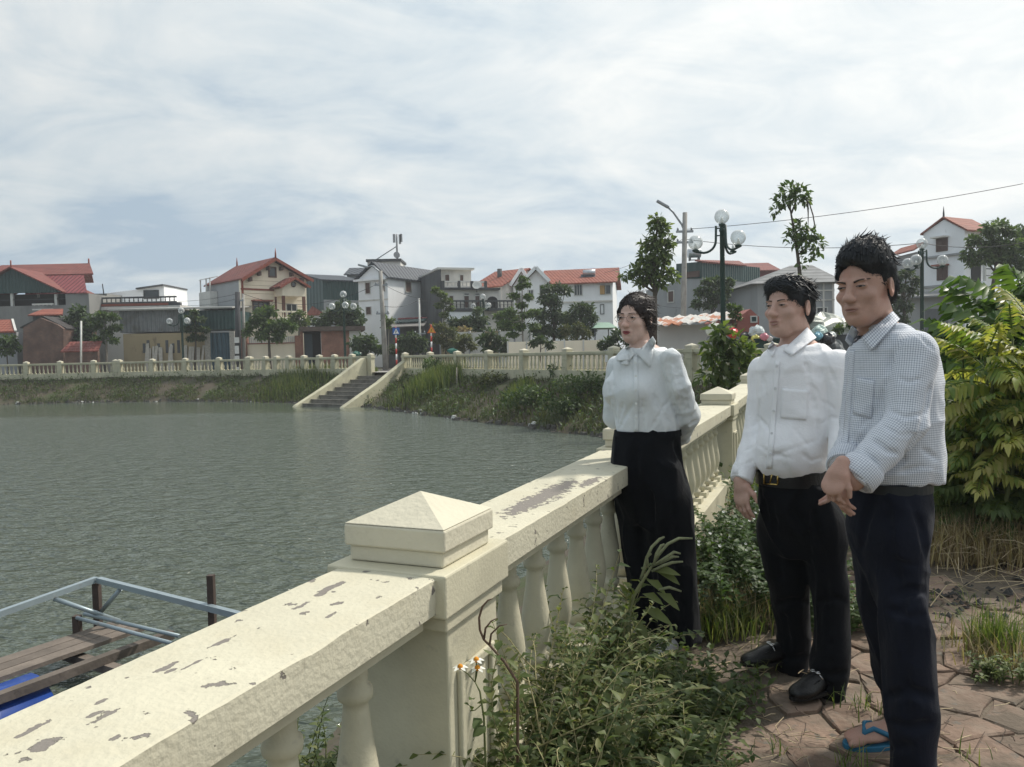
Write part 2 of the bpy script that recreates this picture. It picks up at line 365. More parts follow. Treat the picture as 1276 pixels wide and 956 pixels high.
# --- road behind the far balustrade
def strip(name, pts, w0, w1, m, dz, label=None):
    """a sheet that follows pts, from w0 to w1 outward of them"""
    V = []; n = len(pts)
    for i, p in enumerate(pts):
        a = Vector(pts[max(i-1, 0)]); b = Vector(pts[min(i+1, n-1)]); d = (b-a).normalized(); nn = Vector((d.y, -d.x))
        for k in (w0, w1): q = Vector(p)-nn*k if False else Vector(p)+nn*(-k); V.append((q.x, q.y, float(gz(q.x, q.y))+dz))
    o = raw(name, V, [(2*i, 2*i+1, 2*i+3, 2*i+2) for i in range(n-1)], m); tag(o, kind='structure', label=label); return o
M_conc = mat('concrete', (0.30, 0.29, 0.27), rough=0.9, var=0.15, scale=2.5, bump=0.4, bscale=40, stain=((0.14, 0.135, 0.12), 0.55, 0.75, 1.2))
M_asph = mat('asphalt', (0.10, 0.095, 0.09), rough=0.95, var=0.15, scale=4)
road_pts = [LE, LL, MM, S1, S2, (K[0]+0.2, K[1]+0.2)]
strip('road', road_pts[::-1], -7.0, -2.2, M_asph, 0.012, 'grey road behind the far balustrade')
strip('pavement', road_pts[::-1], -2.2, 0.0, M_conc, 0.008, 'narrow concrete pavement behind the far balustrade')

# --- the path of irregular stones on which the people stand
M_stone = mat('path_stone', (0.215, 0.150, 0.113), rough=0.95, var=0.32, scale=7, bump=0.6, bscale=45, rnd=0.26, stain=[((0.26, 0.21, 0.165), 0.48, 0.7, 6), ((0.12, 0.095, 0.072), 0.47, 0.60, 3.5), ((0.14, 0.125, 0.105), 0.6, 0.68, 15)])
pav = tag(bpy.data.objects.new('path', None), kind='structure', label='path of reddish brown irregular stones'); COL.objects.link(pav); pav.location = (0, 0, -.024)
def make_path():
    s = 0.126; rs = random.Random(5); jit = {}
    soil = raw('bedding', [(-1.3, -1.0, -0.014), (6, -1.0, -0.014), (9.5, 9.5, -0.014), (3.07, 9.5, -0.014)], [(0, 1, 2, 3)], mat('joint_soil', (0.13, 0.105, 0.08), rough=1, var=0.3, scale=20, bump=0.8, bscale=60, stain=((0.15, 0.12, 0.085), 0.5, 0.7, 9)), pav)
    def vert(x, y):
        k = (round(x, 3), round(y, 3))
        if k not in jit: jit[k] = (x+rs.uniform(-.040, .040), y+rs.uniform(-.040, .040))
        return jit[k]
    n = 0; ca, sa = math.cos(R(-13)), math.sin(R(-13))
    cells = []
    for i in range(-28, 66):
        for j in range(-16, 66):
            cx = i*s*1.5; cy = (j + (0.5 if i % 2 else 0))*s*math.sqrt(3)
            hexv = [vert(cx+s*math.cos(math.pi/3*k), cy+s*math.sin(math.pi/3*k)) for k in range(6)]
            wx = cx*ca-cy*sa; wy = cx*sa+cy*ca
            if wy < 1.15 or wy > 8.6: continue
            nd = (Vector((wx, wy, 0))-near(wy)).dot(RN)
            px, py = proj((wx, wy, 0.0))
            if nd < 0.62 + 0.25*math.sin(wy*2.3) or px > 1400 or px < 560 or py > 1090: continue
            if nd > 3.4 and wy > 4.9: continue
            if wx > 2.05 + 0.0*wy and wy > 4.3+rs.uniform(-.3, .4): continue
            cells.append((wy, hexv, wx))
    cells.sort(key=lambda c: c[0])
    rest_v, rest_f = [], []
    for wy, hv, wx in cells:
        hw = [(x*ca-y*sa, x*sa+y*ca) for x, y in hv]
        polys = [hw]
        if rs.random() < 0.16:               # some stones are broken in two
            a = rs.randint(0, 5); polys = [[hw[(a+k) % 6] for k in range(4)], [hw[(a+3+k) % 6] for k in range(4)]]
        for q in polys:
            cxx = sum(p[0] for p in q)/len(q); cyy = sum(p[1] for p in q)/len(q); top = 0.022+rs.uniform(-.006, .008); tx, ty = rs.uniform(-.02, .02), rs.uniform(-.02, .02)
            def ring(sh, z, tilt):
                out = []
                m_ = len(q)
                for k in range(m_):
                    for f in (0.0, 0.5):
                        x = q[k][0]*(1-f)+q[(k+1) % m_][0]*f; y = q[k][1]*(1-f)+q[(k+1) % m_][1]*f
                        r = math.hypot(x-cxx, y-cyy); g_ = 1-(sh*(1+0.6*math.sin(x*91+y*57)))/max(r, .03); x = cxx+(x-cxx)*g_; y = cyy+(y-cyy)*g_
                        out.append((x, y, z + (tilt*((x-cxx)*tx+(y-cyy)*ty))))
                return out
            V = ring(.004, -0.01, 0)+ring(.006, top-.006, 1)+ring(.014, top, 1); m_ = len(q)*2
            F = [(l*m_+k, l*m_+(k+1) % m_, (l+1)*m_+(k+1) % m_, (l+1)*m_+k) for l in range(2) for k in range(m_)]+[tuple(2*m_+k for k in range(m_))]
            if n >= 300: k_ = len(rest_v); rest_v += V; rest_f += [tuple(i+k_ for i in f_) for f_ in F]; continue
            o = raw('stone', V, F, M_stone, None, smooth=False, loc=(cxx, cyy, 0)); o.parent = pav; n += 1
    if rest_v: raw('stones', [(v[0], v[1], v[2]-.024) for v in rest_v], rest_f, M_stone, pav)['kind'] = 'stuff'
make_path()

# --- straw and twigs lying on the path
def litter():
    mb = MB(); rs = random.Random(11); n = 0
    while n < 1500:
        wy = 1.6+abs(rs.gauss(0, 2.2)); wx = rs.uniform(0.1, 4.2)
        nd = (Vector((wx, wy, 0))-near(wy)).dot(RN)
        if nd < 0.15 or wy > 8: continue
        dens = 0.3 + 0.9*(nd < 0.95) + 0.9*float(vnoise(wx*1.7, wy*1.7, 9) > 0.58)
        if rs.random() > dens: continue
        n += 1; a = rs.uniform(0, 6.28); l = rs.choice([.03, .05, .08, .14]); z = .03+rs.uniform(0, .012)
        mb.cur = 1 if rs.random() < 0.3 else 0
        mb.tube([(wx, wy, z), (wx+l*.5*math.cos(a), wy+l*.5*math.sin(a), z+rs.uniform(0, .008)), (wx+l*math.cos(a+rs.uniform(-.4, .4)), wy+l*math.sin(a+.2), z)], rs.uniform(.0008, .0022), 3, cap=False)
    o = mb.build('straw_litter', [mat('straw', (0.42, 0.34, 0.22), rough=.9, var=.3, scale=30), mat('dark_twig', (0.09, 0.065, 0.05), rough=.9)], fixn=False); o.location.z = -.024; tag(o, 'dry straw and bits of twig scattered over the stone path', 'litter', kind='stuff')
litter()
# ============================================================ balustrades
CREAM = (0.535, 0.502, 0.375)
M_cream = mat('cream_paint', CREAM, rough=0.8, var=0.08, scale=5, bump=0.15, bscale=120, stain=[((0.38, 0.355, 0.265), 0.50, 0.80, 2.2), ((0.33, 0.31, 0.25), 0.62, 0.75, 14), ((0.20, 0.185, 0.155), 0.735, 0.76, 9)])
M_cream_far = mat('weathered_cream_paint', (0.52, 0.49, 0.355), rough=0.85, var=0.1, scale=3, bump=0.2, bscale=60, stain=[((0.36, 0.36, 0.26), 0.5, 0.75, 1.6), ((0.13, 0.14, 0.10), 0.68, 0.8, 4)])
M_cap = mat('chalky_cream_paint', (0.57, 0.535, 0.42), rough=0.85, var=0.08, scale=3, bump=0.3, bscale=60)

def rail_material(root):
    m = mat('flaking_cream_paint', (0.545, 0.515, 0.40), rough=0.85, var=0.09, scale=4, bump=0.3, bscale=80, stain=[((0.50, 0.46, 0.34), 0.5, 0.8, 6), ((0.47, 0.44, 0.34), 0.60, 0.75, 26)]).copy()
    m.name = 'flaked_rail_paint'; nt = m.node_tree; N = nt.nodes; L = nt.links; b = N['Principled BSDF']
    tc = N.new('ShaderNodeTexCoord'); src = b.inputs['Base Color'].links[0].from_socket
    def M(op, a, b_=None, c_=None):
        n = N.new('ShaderNodeMath'); n.operation = op
        for i, x in enumerate((a, b_, c_)):
            if x is None: continue
            if isinstance(x, (int, float)): n.inputs[i].default_value = x
            else: L.new(x, n.inputs[i])
        return n.outputs[0]
    nz = N.new('ShaderNodeTexNoise'); nz.inputs['Scale'].default_value = 42; nz.inputs['Detail'].default_value = 7; nz.inputs['Roughness'].default_value = 0.6; L.new(tc.outputs['Object'], nz.inputs['Vector'])
    ang = math.atan2(RD.x, RD.y)
    flakes = [(690, 612, .44, .085), (655, 630, .30, .075), (735, 600, .2, .05), (672, 622, .2, .1), (56, 928, .035, .022), (41, 908, .045, .012), (133, 891, .05, .012), (145, 918, .018, .012), (206, 832, .04, .014), (212, 836, .02, .012), (276, 800, .05, .013),
              (241, 827, .035, .007), (374, 755, .05, .013), (412, 732, .075, .02), (403, 738, .06, .018), (412, 766, .03, .012), (466, 707, .07, .02), (120, 889, .02, .010), (128, 873, .02, .01), (540, 636, .03, .008), (450, 697, .03, .008), (490, 702, .035, .01), (700, 572, .10, .02)]
    tot = None
    for (px, py, a, c) in flakes:
        w = PG(px, py, 0.84)-Vector(root.location)
        mp = N.new('ShaderNodeMapping'); mp.vector_type = 'TEXTURE'; mp.inputs['Location'].default_value = (w.x, w.y, w.z); mp.inputs['Rotation'].default_value = (0, 0, -ang); mp.inputs['Scale'].default_value = (c*.62, a*0.62, 0.3)
        L.new(tc.outputs['Object'], mp.inputs[0]); ln = N.new('ShaderNodeVectorMath'); ln.operation = 'LENGTH'; L.new(mp.outputs[0], ln.inputs[0])
        v = M('SUBTRACT', 1.0, ln.outputs['Value']); tot = v if tot is None else M('MAXIMUM', tot, v)
    val = M('ADD', M('MULTIPLY', M('MAXIMUM', tot, -1.2), 0.55), M('MULTIPLY', nz.outputs['Fac'], 1.7))
    nz2 = N.new('ShaderNodeTexNoise'); nz2.inputs['Scale'].default_value = 24; nz2.inputs['Detail'].default_value = 9; nz2.inputs['Roughness'].default_value = 0.55; L.new(tc.outputs['Object'], nz2.inputs['Vector'])
    mr = N.new('ShaderNodeMapRange'); mr.inputs[1].default_value = 0.93; mr.inputs[2].default_value = 0.96; L.new(val, mr.inputs[0])
    mr2 = N.new('ShaderNodeMapRange'); mr2.inputs[1].default_value = 0.648; mr2.inputs[2].default_value = 0.662; L.new(nz2.outputs['Fac'], mr2.inputs[0])
    fl = M('MINIMUM', M('MAXIMUM', mr.outputs[0], mr2.outputs[0]), 1.0)
    mx = N.new('ShaderNodeMix'); mx.data_type = 'RGBA'; L.new(fl, mx.inputs[0]); L.new(src, mx.inputs[6]); mx.inputs[7].default_value = (0.205, 0.185, 0.165, 1); L.new(mx.outputs[2], b.inputs['Base Color'])
    ob = b.inputs['Normal'].links[0].from_node; bp = N.new('ShaderNodeBump'); bp.inputs['Strength'].default_value = 0.9; bp.inputs['Distance'].default_value = 0.004; bp.invert = True
    L.new(fl, bp.inputs['Height']); L.new(ob.outputs[0], bp.inputs['Normal']); L.new(bp.outputs[0], b.inputs['Normal'])
    return m

BAL_PROF = [(.062, 0), (.062, .035), (.040, .045), (.040, .065), (.050, .075), (.050, .090), (.036, .10), (.046, .13), (.055, .175), (.056, .20), (.052, .24), (.044, .29), (.036, .34), (.031, .385), (.030, .40), (.041, .408), (.043, .420), (.041, .432), (.031, .440), (.031, .47), (.036, .50), (.045, .515), (.045, .53)]
def baluster_mesh(h, n=16):
    k = h/0.53; mb = MB(); sq = .058
    mb.box((0, 0, .02*k), (sq*2, sq*2, .04*k)); mb.lathe((0, 0, 0), [(r*.92, z*k) for r, z in BAL_PROF[2:]], n)
    o = mb.build('tmp', M_cream); me = o.data; bpy.data.objects.remove(o); return me
BAL_NEAR = baluster_mesh(0.52); BAL_FAR = baluster_mesh(0.50, 8); BAL_FAR.materials.clear(); BAL_FAR.materials.append(M_cream_far)

def chipped_rail(a, b, half, z0, z1, seed, nseg):
    """rail slab from a to b whose upper edges are chipped and uneven"""
    d = (b-a); u = d.normalized(); n = Vector((u.y, -u.x, 0)); V = []; F = []; rs = random.Random(seed)
    sec = 12
    for i in range(nseg+1):
        p = a + d*(i/nseg); s = i/nseg*d.length
        def ch(o): 
            v = float(vnoise(s*9, o, seed)); w = float(vnoise(s*34, o, seed+3)); return .002+.003*w+(.006*(v-.72)/.28 if v > .72 else 0)
        c1, c2 = ch(1.5), ch(7.5); wv = .002*float(vnoise(s*2.5, 3.3, seed))
        pr = [(-half, z0), (half, z0), (half+wv, z0+.03), (half+wv, z1-c2*1.1), (half-c2, z1-.001), (half*.5, z1+.001), (0, z1+.002), (-half*.5, z1+.001), (-half+c1, z1-.001), (-half, z1-c1*1.1)]
        sec = len(pr)
        for x, z in pr: q = p+n*x; V.append((q.x, q.y, p.z+z))
    for i in range(nseg):
        for k in range(sec): F.append((i*sec+k, i*sec+(k+1) % sec, (i+1)*sec+(k+1) % sec, (i+1)*sec+k))
    F += [tuple(range(sec))[::-1], tuple(nseg*sec+k for k in range(sec))]
    return V, F

def balustrade(name, label, piers, m, mrail=None, mcap=None, bal=None, H=0.84, near_detail=False, first=None, step=0.235, side=1, base_z=None, plinth=0.20, group=None):
    """piers: ground points of the posts; rails, mouldings, plinths and balusters fill the bays between them"""
    root = thing(name, label, 'balustrade', tuple(piers[0]), group); mcap = mcap or m
    mrail = mrail(root) if callable(mrail) else (mrail or m); O = Vector(root.location)
    for i, p in enumerate(piers):
        a = piers[max(i-1, 0)]; b = piers[min(i+1, len(piers)-1)]; d = Vector((b.x-a.x, b.y-a.y, 0)).normalized(); ang = math.atan2(d.y, d.x)
        big = 0.0
        mb = MB(); zb = -0.35
        mb.box(p+Vector((0, 0, (zb+.705)/2)), (.28, .28, .705-zb), ang)
        for sgn in (1, -1):                 # raised panel frames on both faces
            n = Vector((d.y, -d.x, 0))*sgn; c = p+n*.1465
            w2, zlo, zhi = .10, .10, .60
            for (uu, zz, su, sz) in ((-w2+.012, (zlo+zhi)/2, .024, zhi-zlo), (w2-.012, (zlo+zhi)/2, .024, zhi-zlo), (0, zhi-.012, 2*w2-.05, .024), (0, zlo+.012, 2*w2-.05, .024)):
                mb.box(c+d*uu+Vector((0, 0, zz)), (su, .0135, sz), ang)
        mb.box(p+Vector((0, 0, .7245)), (.32, .30, .035), ang)
        mb.box(p+Vector((0, 0, .794)), (.36, .32, .10), ang)
        o = mb.build('pier', m, root); bevel(o, .005 if near_detail else .004, 2 if near_detail else 1)
        cb = MB(); cb.box(p+Vector((0, 0, .864)), (.256, .256, .038), ang)
        cb.box(p+Vector((0, 0, .909)), (.275, .275, .052), ang)
        c, s_ = math.cos(ang), math.sin(ang); q = [(-.1375, -.1375), (.1375, -.1375), (.1375, .1375), (-.1375, .1375)]; z = p.z+.936
        V = [(p.x+x*c-y*s_, p.y+x*s_+y*c, z) for x, y in q]+[(p.x, p.y, z+.062)]; cb.add(V, [(0, 1, 4), (1, 2, 4), (2, 3, 4), (3, 0, 4), (3, 2, 1, 0)])
        co = cb.build('cap', mcap, o); bevel(co, .005, 2 if near_detail else 1)
    for i in range(len(piers)-1):
        a, b = piers[i], piers[i+1]; d = b-a; u = Vector((d.x, d.y, 0)).normalized(); L_ = Vector((d.x, d.y, 0)).length; sl = d.z/L_
        ang = math.atan2(u.y, u.x)
        A = a+u*.18+Vector((0, 0, .18*sl)); B = b-u*.18-Vector((0, 0, .18*sl))
        V, F = chipped_rail(A, B, .133, .755, .838, i*13+3, int(L_*30) if near_detail else 4)
        raw('rail', V, F, mrail, root)
        mb = MB(); mb.beam(A+Vector((0, 0, .735)), B+Vector((0, 0, .735)), .20, .04); mb.build('moulding', m, root)
        A2 = a+u*.14+Vector((0, 0, .14*sl)); B2 = b-u*.14-Vector((0, 0, .14*sl))
        mb = MB(); mb.beam(A2+Vector((0, 0, (plinth-.35)/2)), B2+Vector((0, 0, (plinth-.35)/2)), .24, plinth+.35); o = mb.build('plinth', m, root); bevel(o, .006, 1)
        usable = L_-.28
        if near_detail:
            ss = [t for t in np.arange(.37 if i else .36, L_-.22, step)]
            k = len(ss); ss = [.14+(usable)*(j+.7)/(k+.4) for j in range(k)]
        else:
            k = max(2, int(usable/step)); ss = [.14+usable*(j+.5)/k for j in range(k)]
        for s in ss:
            q = a+u*s+Vector((0, 0, s*sl+plinth)); o = link('baluster', bal, root, tuple(q-O), (0, 0, ang))
    return root

def gp(x, y): return Vector((x, y, float(gz(x, y))))
ts = [-0.85, 1.93, 4.02, 6.9, 9.8, 12.7, 15.4, K[1]]
near_p = []
for t in ts:
    q = near(t); near_p.append(Vector((q.x, q.y, float(gz(q.x, q.y)) if t > 7 else 0.0)))
nb = balustrade('balustrade', 'cream balustrade with flaking rail beside the stone path, running under the leaning woman', near_p, M_cream, rail_material, M_cap, BAL_NEAR, near_detail=True, group=None)

# far balustrades: posts where the photograph shows them
def along(A, B, pxs):
    """points of the line A-B (ground plan) seen under the photo columns pxs"""
    out = []
    A = Vector((A[0], A[1])); B = Vector((B[0], B[1]))
    for px in pxs:
        lo, hi = -0.3, 1.3
        f = lambda t: proj((A.x+(B.x-A.x)*t, A.y+(B.y-A.y)*t, 1.2))[0]-px
        s0 = f(lo)
        for _ in range(50):
            m_ = (lo+hi)/2
            if (f(m_) > 0) == (s0 > 0): lo = m_
            else: hi = m_
        q = A.lerp(B, lo); out.append(gp(q.x, q.y))
    return out
def even(a, b, n): return [a.lerp(b, i/n) for i in range(n+1)]
rp = along(K, S2, [962, 905, 862, 811, 765, 707, 653, 609, 570, 536, 505])
balustrade('balustrade', 'long far balustrade from the water stairs to the pond corner behind the men', rp, M_cream_far, None, M_cap, BAL_FAR, plinth=0.22)
mp_ = along(MM, S1, [312, 331, 345, 360, 379, 398, 417, 439, 462])
balustrade('balustrade', 'short far balustrade in front of the cream house, ending at the water stairs', mp_, M_cream_far, None, M_cap, BAL_FAR, plinth=0.22)
lp = along(LL, MM, [149, 190, 231, 273, 309])
balustrade('balustrade', 'far balustrade in front of the corrugated shed and the blue door', lp, M_cream_far, None, M_cap, BAL_FAR, plinth=0.22)
ll = along(LE, LL, [-60, -10, 33, 75, 117, 144])
balustrade('balustrade', 'far balustrade in front of the brick hut', ll, M_cream_far, None, M_cap, BAL_FAR, plinth=0.22)

# ------------------------------------------------------------ stairs down to the water
def stairs():
    a, b, mid, d, L_ = ST_A, ST_B, ST_M, ST_D, ST_L; zt = float(gz(a.x, a.y))-.02; u = Vector((-d.y, d.x, 0)); half = ST_W
    st = thing('water_stairs', 'concrete steps between two sloping cream walls leading down to the water', 'stairs', (mid.x, mid.y, zt))
    M_step = mat('worn_step_concrete', (0.20, 0.19, 0.165), rough=.9, var=.25, scale=3, bump=.3, bscale=30, stain=((.09, .085, .07), .5, .7, 2))
    W = half-.16; N_ = 9
    drop = zt-WATER_Z+.05
    for i in range(N_):
        z = zt-drop*(i+1)/N_; c0 = mid+d*(L_*i/N_+.05); c1 = mid+d*(L_*(i+1)/N_+.05)
        side = u
        mb = MB(); V = [c0-side*W, c0+side*W, c1+side*W, c1-side*W]
        mb.hexa([(v.x, v.y, z-.5) for v in V]+[(v.x, v.y, z) for v in V]); mb.hexa([(v.x, v.y, z+.003) for v in (c1-d*.06-side*W, c1-d*.06+side*W, c1+d*.03+side*W, c1+d*.03-side*W)]+[(v.x, v.y, z+.035) for v in (c1-d*.06-side*W, c1-d*.06+side*W, c1+d*.03+side*W, c1+d*.03-side*W)])
        mb.build('step', M_step, st)
    M_w = mat('stair_wall_paint', (0.50, 0.475, 0.34), rough=.9, var=.12, scale=1.6, bump=.3, bscale=30, stain=[((.23, .22, .17), .5, .72, 1.0), ((.10, .10, .085), .64, .8, 2.2)])
    for sg in (-1, 1):
        mb = MB(); e = mid+u*sg*(W+.14); t = .13
        prof = [(-.1, zt-1.9), (-.1, zt+.78), (.05, zt+.78), (L_*.5, zt-drop*.5+.34), (L_*.97, zt-drop+.12), (L_*1.02, zt-drop-.1), (L_*1.02, zt-1.9)]
        V = [e+d*s-u*t+Vector((0, 0, z)) for s, z in prof]+[e+d*s+u*t+Vector((0, 0, z)) for s, z in prof]; n_ = len(prof)
        mb.add(V, [tuple(range(n_))[::-1], tuple(range(n_, 2*n_))]+[(i, (i+1) % n_, n_+(i+1) % n_, n_+i) for i in range(n_)])
        mb.build('side_wall', M_w, st)
stairs()
# ============================================================ buildings round the pond
class Frame:
    """a building's own axes: u along its front (B to C), v away from the viewer, z up"""
    def __init__(s, pB, dB, pC, dC, zb=0.35):
        b = P(pB, 400, dB); c = P(pC, 400, dC); s.o = Vector((b.x, b.y, 0)); d = Vector((c.x-b.x, c.y-b.y, 0)); s.W = d.length; s.u = d/s.W
        s.v = Vector((-s.u.y, s.u.x, 0)); s.zb = zb
    def w(s, u, v, z): return s.o+s.u*u+s.v*v+Vector((0, 0, z))
    def f(s, px, py, v=0.0):
        r = ray(px, py); p0 = s.w(0, v, 0); t = (p0-CP).dot(s.v)/r.dot(s.v); q = CP+r*t; return ((q-s.o).dot(s.u), q.z)
    def sd(s, px, py, u=0.0):
        r = ray(px, py); p0 = s.w(u, 0, 0); t = (p0-CP).dot(s.u)/r.dot(s.u); q = CP+r*t; return ((q-s.o).dot(s.v), q.z)
    def box(s, mb, u0, u1, v0, v1, z0, z1):
        return mb.hexa([s.w(u0, v0, z0), s.w(u1, v0, z0), s.w(u1, v1, z0), s.w(u0, v1, z0), s.w(u0, v0, z1), s.w(u1, v0, z1), s.w(u1, v1, z1), s.w(u0, v1, z1)])
    def prismV(s, mb, uz, v0, v1):
        n = len(uz); V = [s.w(u, v0, z) for u, z in uz]+[s.w(u, v1, z) for u, z in uz]
        return mb.add(V, [tuple(range(n))[::-1], tuple(range(n, 2*n))]+[(i, (i+1) % n, n+(i+1) % n, n+i) for i in range(n)])
    def prismU(s, mb, vz, u0, u1):
        n = len(vz); V = [s.w(u0, v, z) for v, z in vz]+[s.w(u1, v, z) for v, z in vz]
        return mb.add(V, [tuple(range(n))[::-1], tuple(range(n, 2*n))]+[(i, (i+1) % n, n+(i+1) % n, n+i) for i in range(n)])
    def slab(s, mb, pts, th=.12):
        q = [s.w(*p) for p in pts]; return mb.poly(q, th, (0, 0, 1))
    def root(s, name, label, cat, group=None): 
        p = s.w(s.W/2, 0, s.zb); return thing(name, label, cat, tuple(p), group)
def B_(fr, name, m, parent, *boxes):
    mb = MB()
    for b in boxes: fr.box(mb, *b)
    return mb.build(name, m, parent)

def wall_mat(name, c, dirt=(.25, .24, .22), amt=.55): return mat(name, c, rough=.9, var=.07, scale=.8, bump=.2, bscale=12, stain=[(dirt, amt, amt+.25, .55), (tuple(x*.6 for x in dirt), .66, .8, 1.7)], stretch=(1, 1, .45))
M_white = wall_mat('whitewash', (.85, .865, .875), (.66, .66, .66), .64); M_grime = wall_mat('grimy_white_render', (.66, .64, .60), (.28, .27, .25), .54)
M_grey = wall_mat('grey_cement_render', (.33, .34, .35), (.23, .23, .23)); M_dark = wall_mat('blackened_concrete', (.10, .105, .11), (.035, .037, .04), .42)
M_yellow = wall_mat('stained_yellow_plaster', (.36, .29, .18), (.15, .12, .085), .5); M_creamw = wall_mat('cream_house_paint', (.86, .77, .61), (.68, .58, .43), .66)
M_red = mat('red_trim_paint', (.24, .065, .042), rough=.7); M_glass = mat('window_glass', (.025, .032, .036), rough=.12, spec=.7); M_wood = mat('dark_shutter_wood', (.09, .05, .04), rough=.6)
M_iron = mat('dark_iron', (.03, .035, .04), rough=.5); M_pale = mat('pale_frame_paint', (.55, .55, .52), rough=.6); M_black = mat('interior_shade_black', (.022, .022, .024), rough=.95)  # M_black: near-black colour standing for the shade inside openings

def banded(name, c, axis, period, depth=.5, var=.16, rough=.75, c2=None, axis2=None, p2=1, stain=None):
    """roof tiles or corrugated sheet: ridges at a fixed spacing, colour patchy"""
    if name in MATS: return MATS[name]
    m = mat(name, c, rough=rough, var=var, scale=1.6, stain=stain); nt = m.node_tree; N = nt.nodes; L = nt.links; b = N['Principled BSDF']
    tc = N.new('ShaderNodeTexCoord'); h = None
    for ax, pd in ((axis, period),)+(((axis2, p2),) if axis2 else ()):
        d = N.new('ShaderNodeVectorMath'); d.operation = 'DOT_PRODUCT'; L.new(tc.outputs['Object'], d.inputs[0]); d.inputs[1].default_value = tuple(x*2*math.pi/pd for x in ax)
        s = N.new('ShaderNodeMath'); s.operation = 'SINE'; L.new(d.outputs['Value'], s.inputs[0])
        if h is None: h = s.outputs[0]
        else:
            a = N.new('ShaderNodeMath'); a.operation = 'ADD'; L.new(h, a.inputs[0]); L.new(s.outputs[0], a.inputs[1]); h = a.outputs[0]
    bp = N.new('ShaderNodeBump'); bp.inputs['Strength'].default_value = depth; bp.inputs['Distance'].default_value = period*.25; L.new(h, bp.inputs['Height']); L.new(bp.outputs[0], b.inputs['Normal'])
    return m
M_tile = banded('red_roof_tile', (.175, .05, .04), (0, 0, 1), .17, .35, .25, axis2=(1, .2, 0), p2=.26, stain=((.12, .05, .04), .55, .75, 1.1))
M_tile2 = banded('orange_roof_tile', (.235, .07, .045), (0, 0, 1), .17, .35, .22, axis2=(1, .2, 0), p2=.26, stain=((.18, .07, .045), .58, .78, 1.3))
M_tin = banded('dark_red_tin', (.19, .04, .045), (1, 0, 0), .35, .5, .12)
M_green = banded('dark_green_sheet_metal', (.020, .058, .056), (1, .3, 0), .25, .5, .12, .5)
M_corr = banded('grey_corrugated_sheet', (.20, .21, .215), (1, .1, 0), .28, .9, .18, .55, stain=((.13, .125, .11), .5, .7, .9))
M_slate = banded('slate_grey_roof', (.038, .046, .06), (.8, .6, 0), .4, .4, .12, .55); M_bluegate = banded('blue_gate_sheet', (.055, .11, .145), (1, 0, 0), .3, .9, .15, .5)
M_roofgrey = banded('weathered_grey_roof', (.17, .175, .18), (0, 0, 1), .25, .6, .2)

def brick_mat(name, c1, c2, mort, sc=4.0):
    if name in MATS: return MATS[name]
    m = bpy.data.materials.new(name); m.use_nodes = True; nt = m.node_tree; N = nt.nodes; L = nt.links; b = N['Principled BSDF']; b.inputs['Roughness'].default_value = .92
    tc = N.new('ShaderNodeTexCoord'); sp = N.new('ShaderNodeSeparateXYZ'); L.new(tc.outputs['Object'], sp.inputs[0]); a = N.new('ShaderNodeMath'); a.operation = 'ADD'; L.new(sp.outputs[0], a.inputs[0]); L.new(sp.outputs[1], a.inputs[1])
    cb = N.new('ShaderNodeCombineXYZ'); L.new(a.outputs[0], cb.inputs[0]); L.new(sp.outputs[2], cb.inputs[1])
    t = N.new('ShaderNodeTexBrick'); L.new(cb.outputs[0], t.inputs[0]); t.inputs['Scale'].default_value = sc; t.inputs['Color1'].default_value = (*c1, 1); t.inputs['Color2'].default_value = (*c2, 1); t.inputs['Mortar'].default_value = (*mort, 1); t.inputs['Mortar Size'].default_value = .03
    n = N.new('ShaderNodeTexNoise'); n.inputs['Scale'].default_value = 1.3; n.inputs['Detail'].default_value = 6; L.new(tc.outputs['Object'], n.inputs[0])
    mr = N.new('ShaderNodeMapRange'); mr.inputs[1].default_value = .3; mr.inputs[2].default_value = .7; mr.inputs[3].default_value = .6; mr.inputs[4].default_value = 1.3; L.new(n.outputs['Fac'], mr.inputs[0])
    s = N.new('ShaderNodeVectorMath'); s.operation = 'SCALE'; L.new(t.outputs['Color'], s.inputs[0]); L.new(mr.outputs[0], s.inputs['Scale']); L.new(s.outputs[0], b.inputs['Base Color'])
    bp = N.new('ShaderNodeBump'); bp.inputs['Strength'].default_value = .6; bp.inputs['Distance'].default_value = .02; bp.invert = True; L.new(t.outputs['Fac'], bp.inputs['Height']); L.new(bp.outputs[0], b.inputs['Normal'])
    MATS[name] = m; return m
M_brick = brick_mat('old_brick', (.175, .085, .06), (.11, .06, .05), (.15, .13, .11)); M_brick2 = brick_mat('orange_brick', (.33, .13, .08), (.25, .10, .065), (.30, .24, .2))

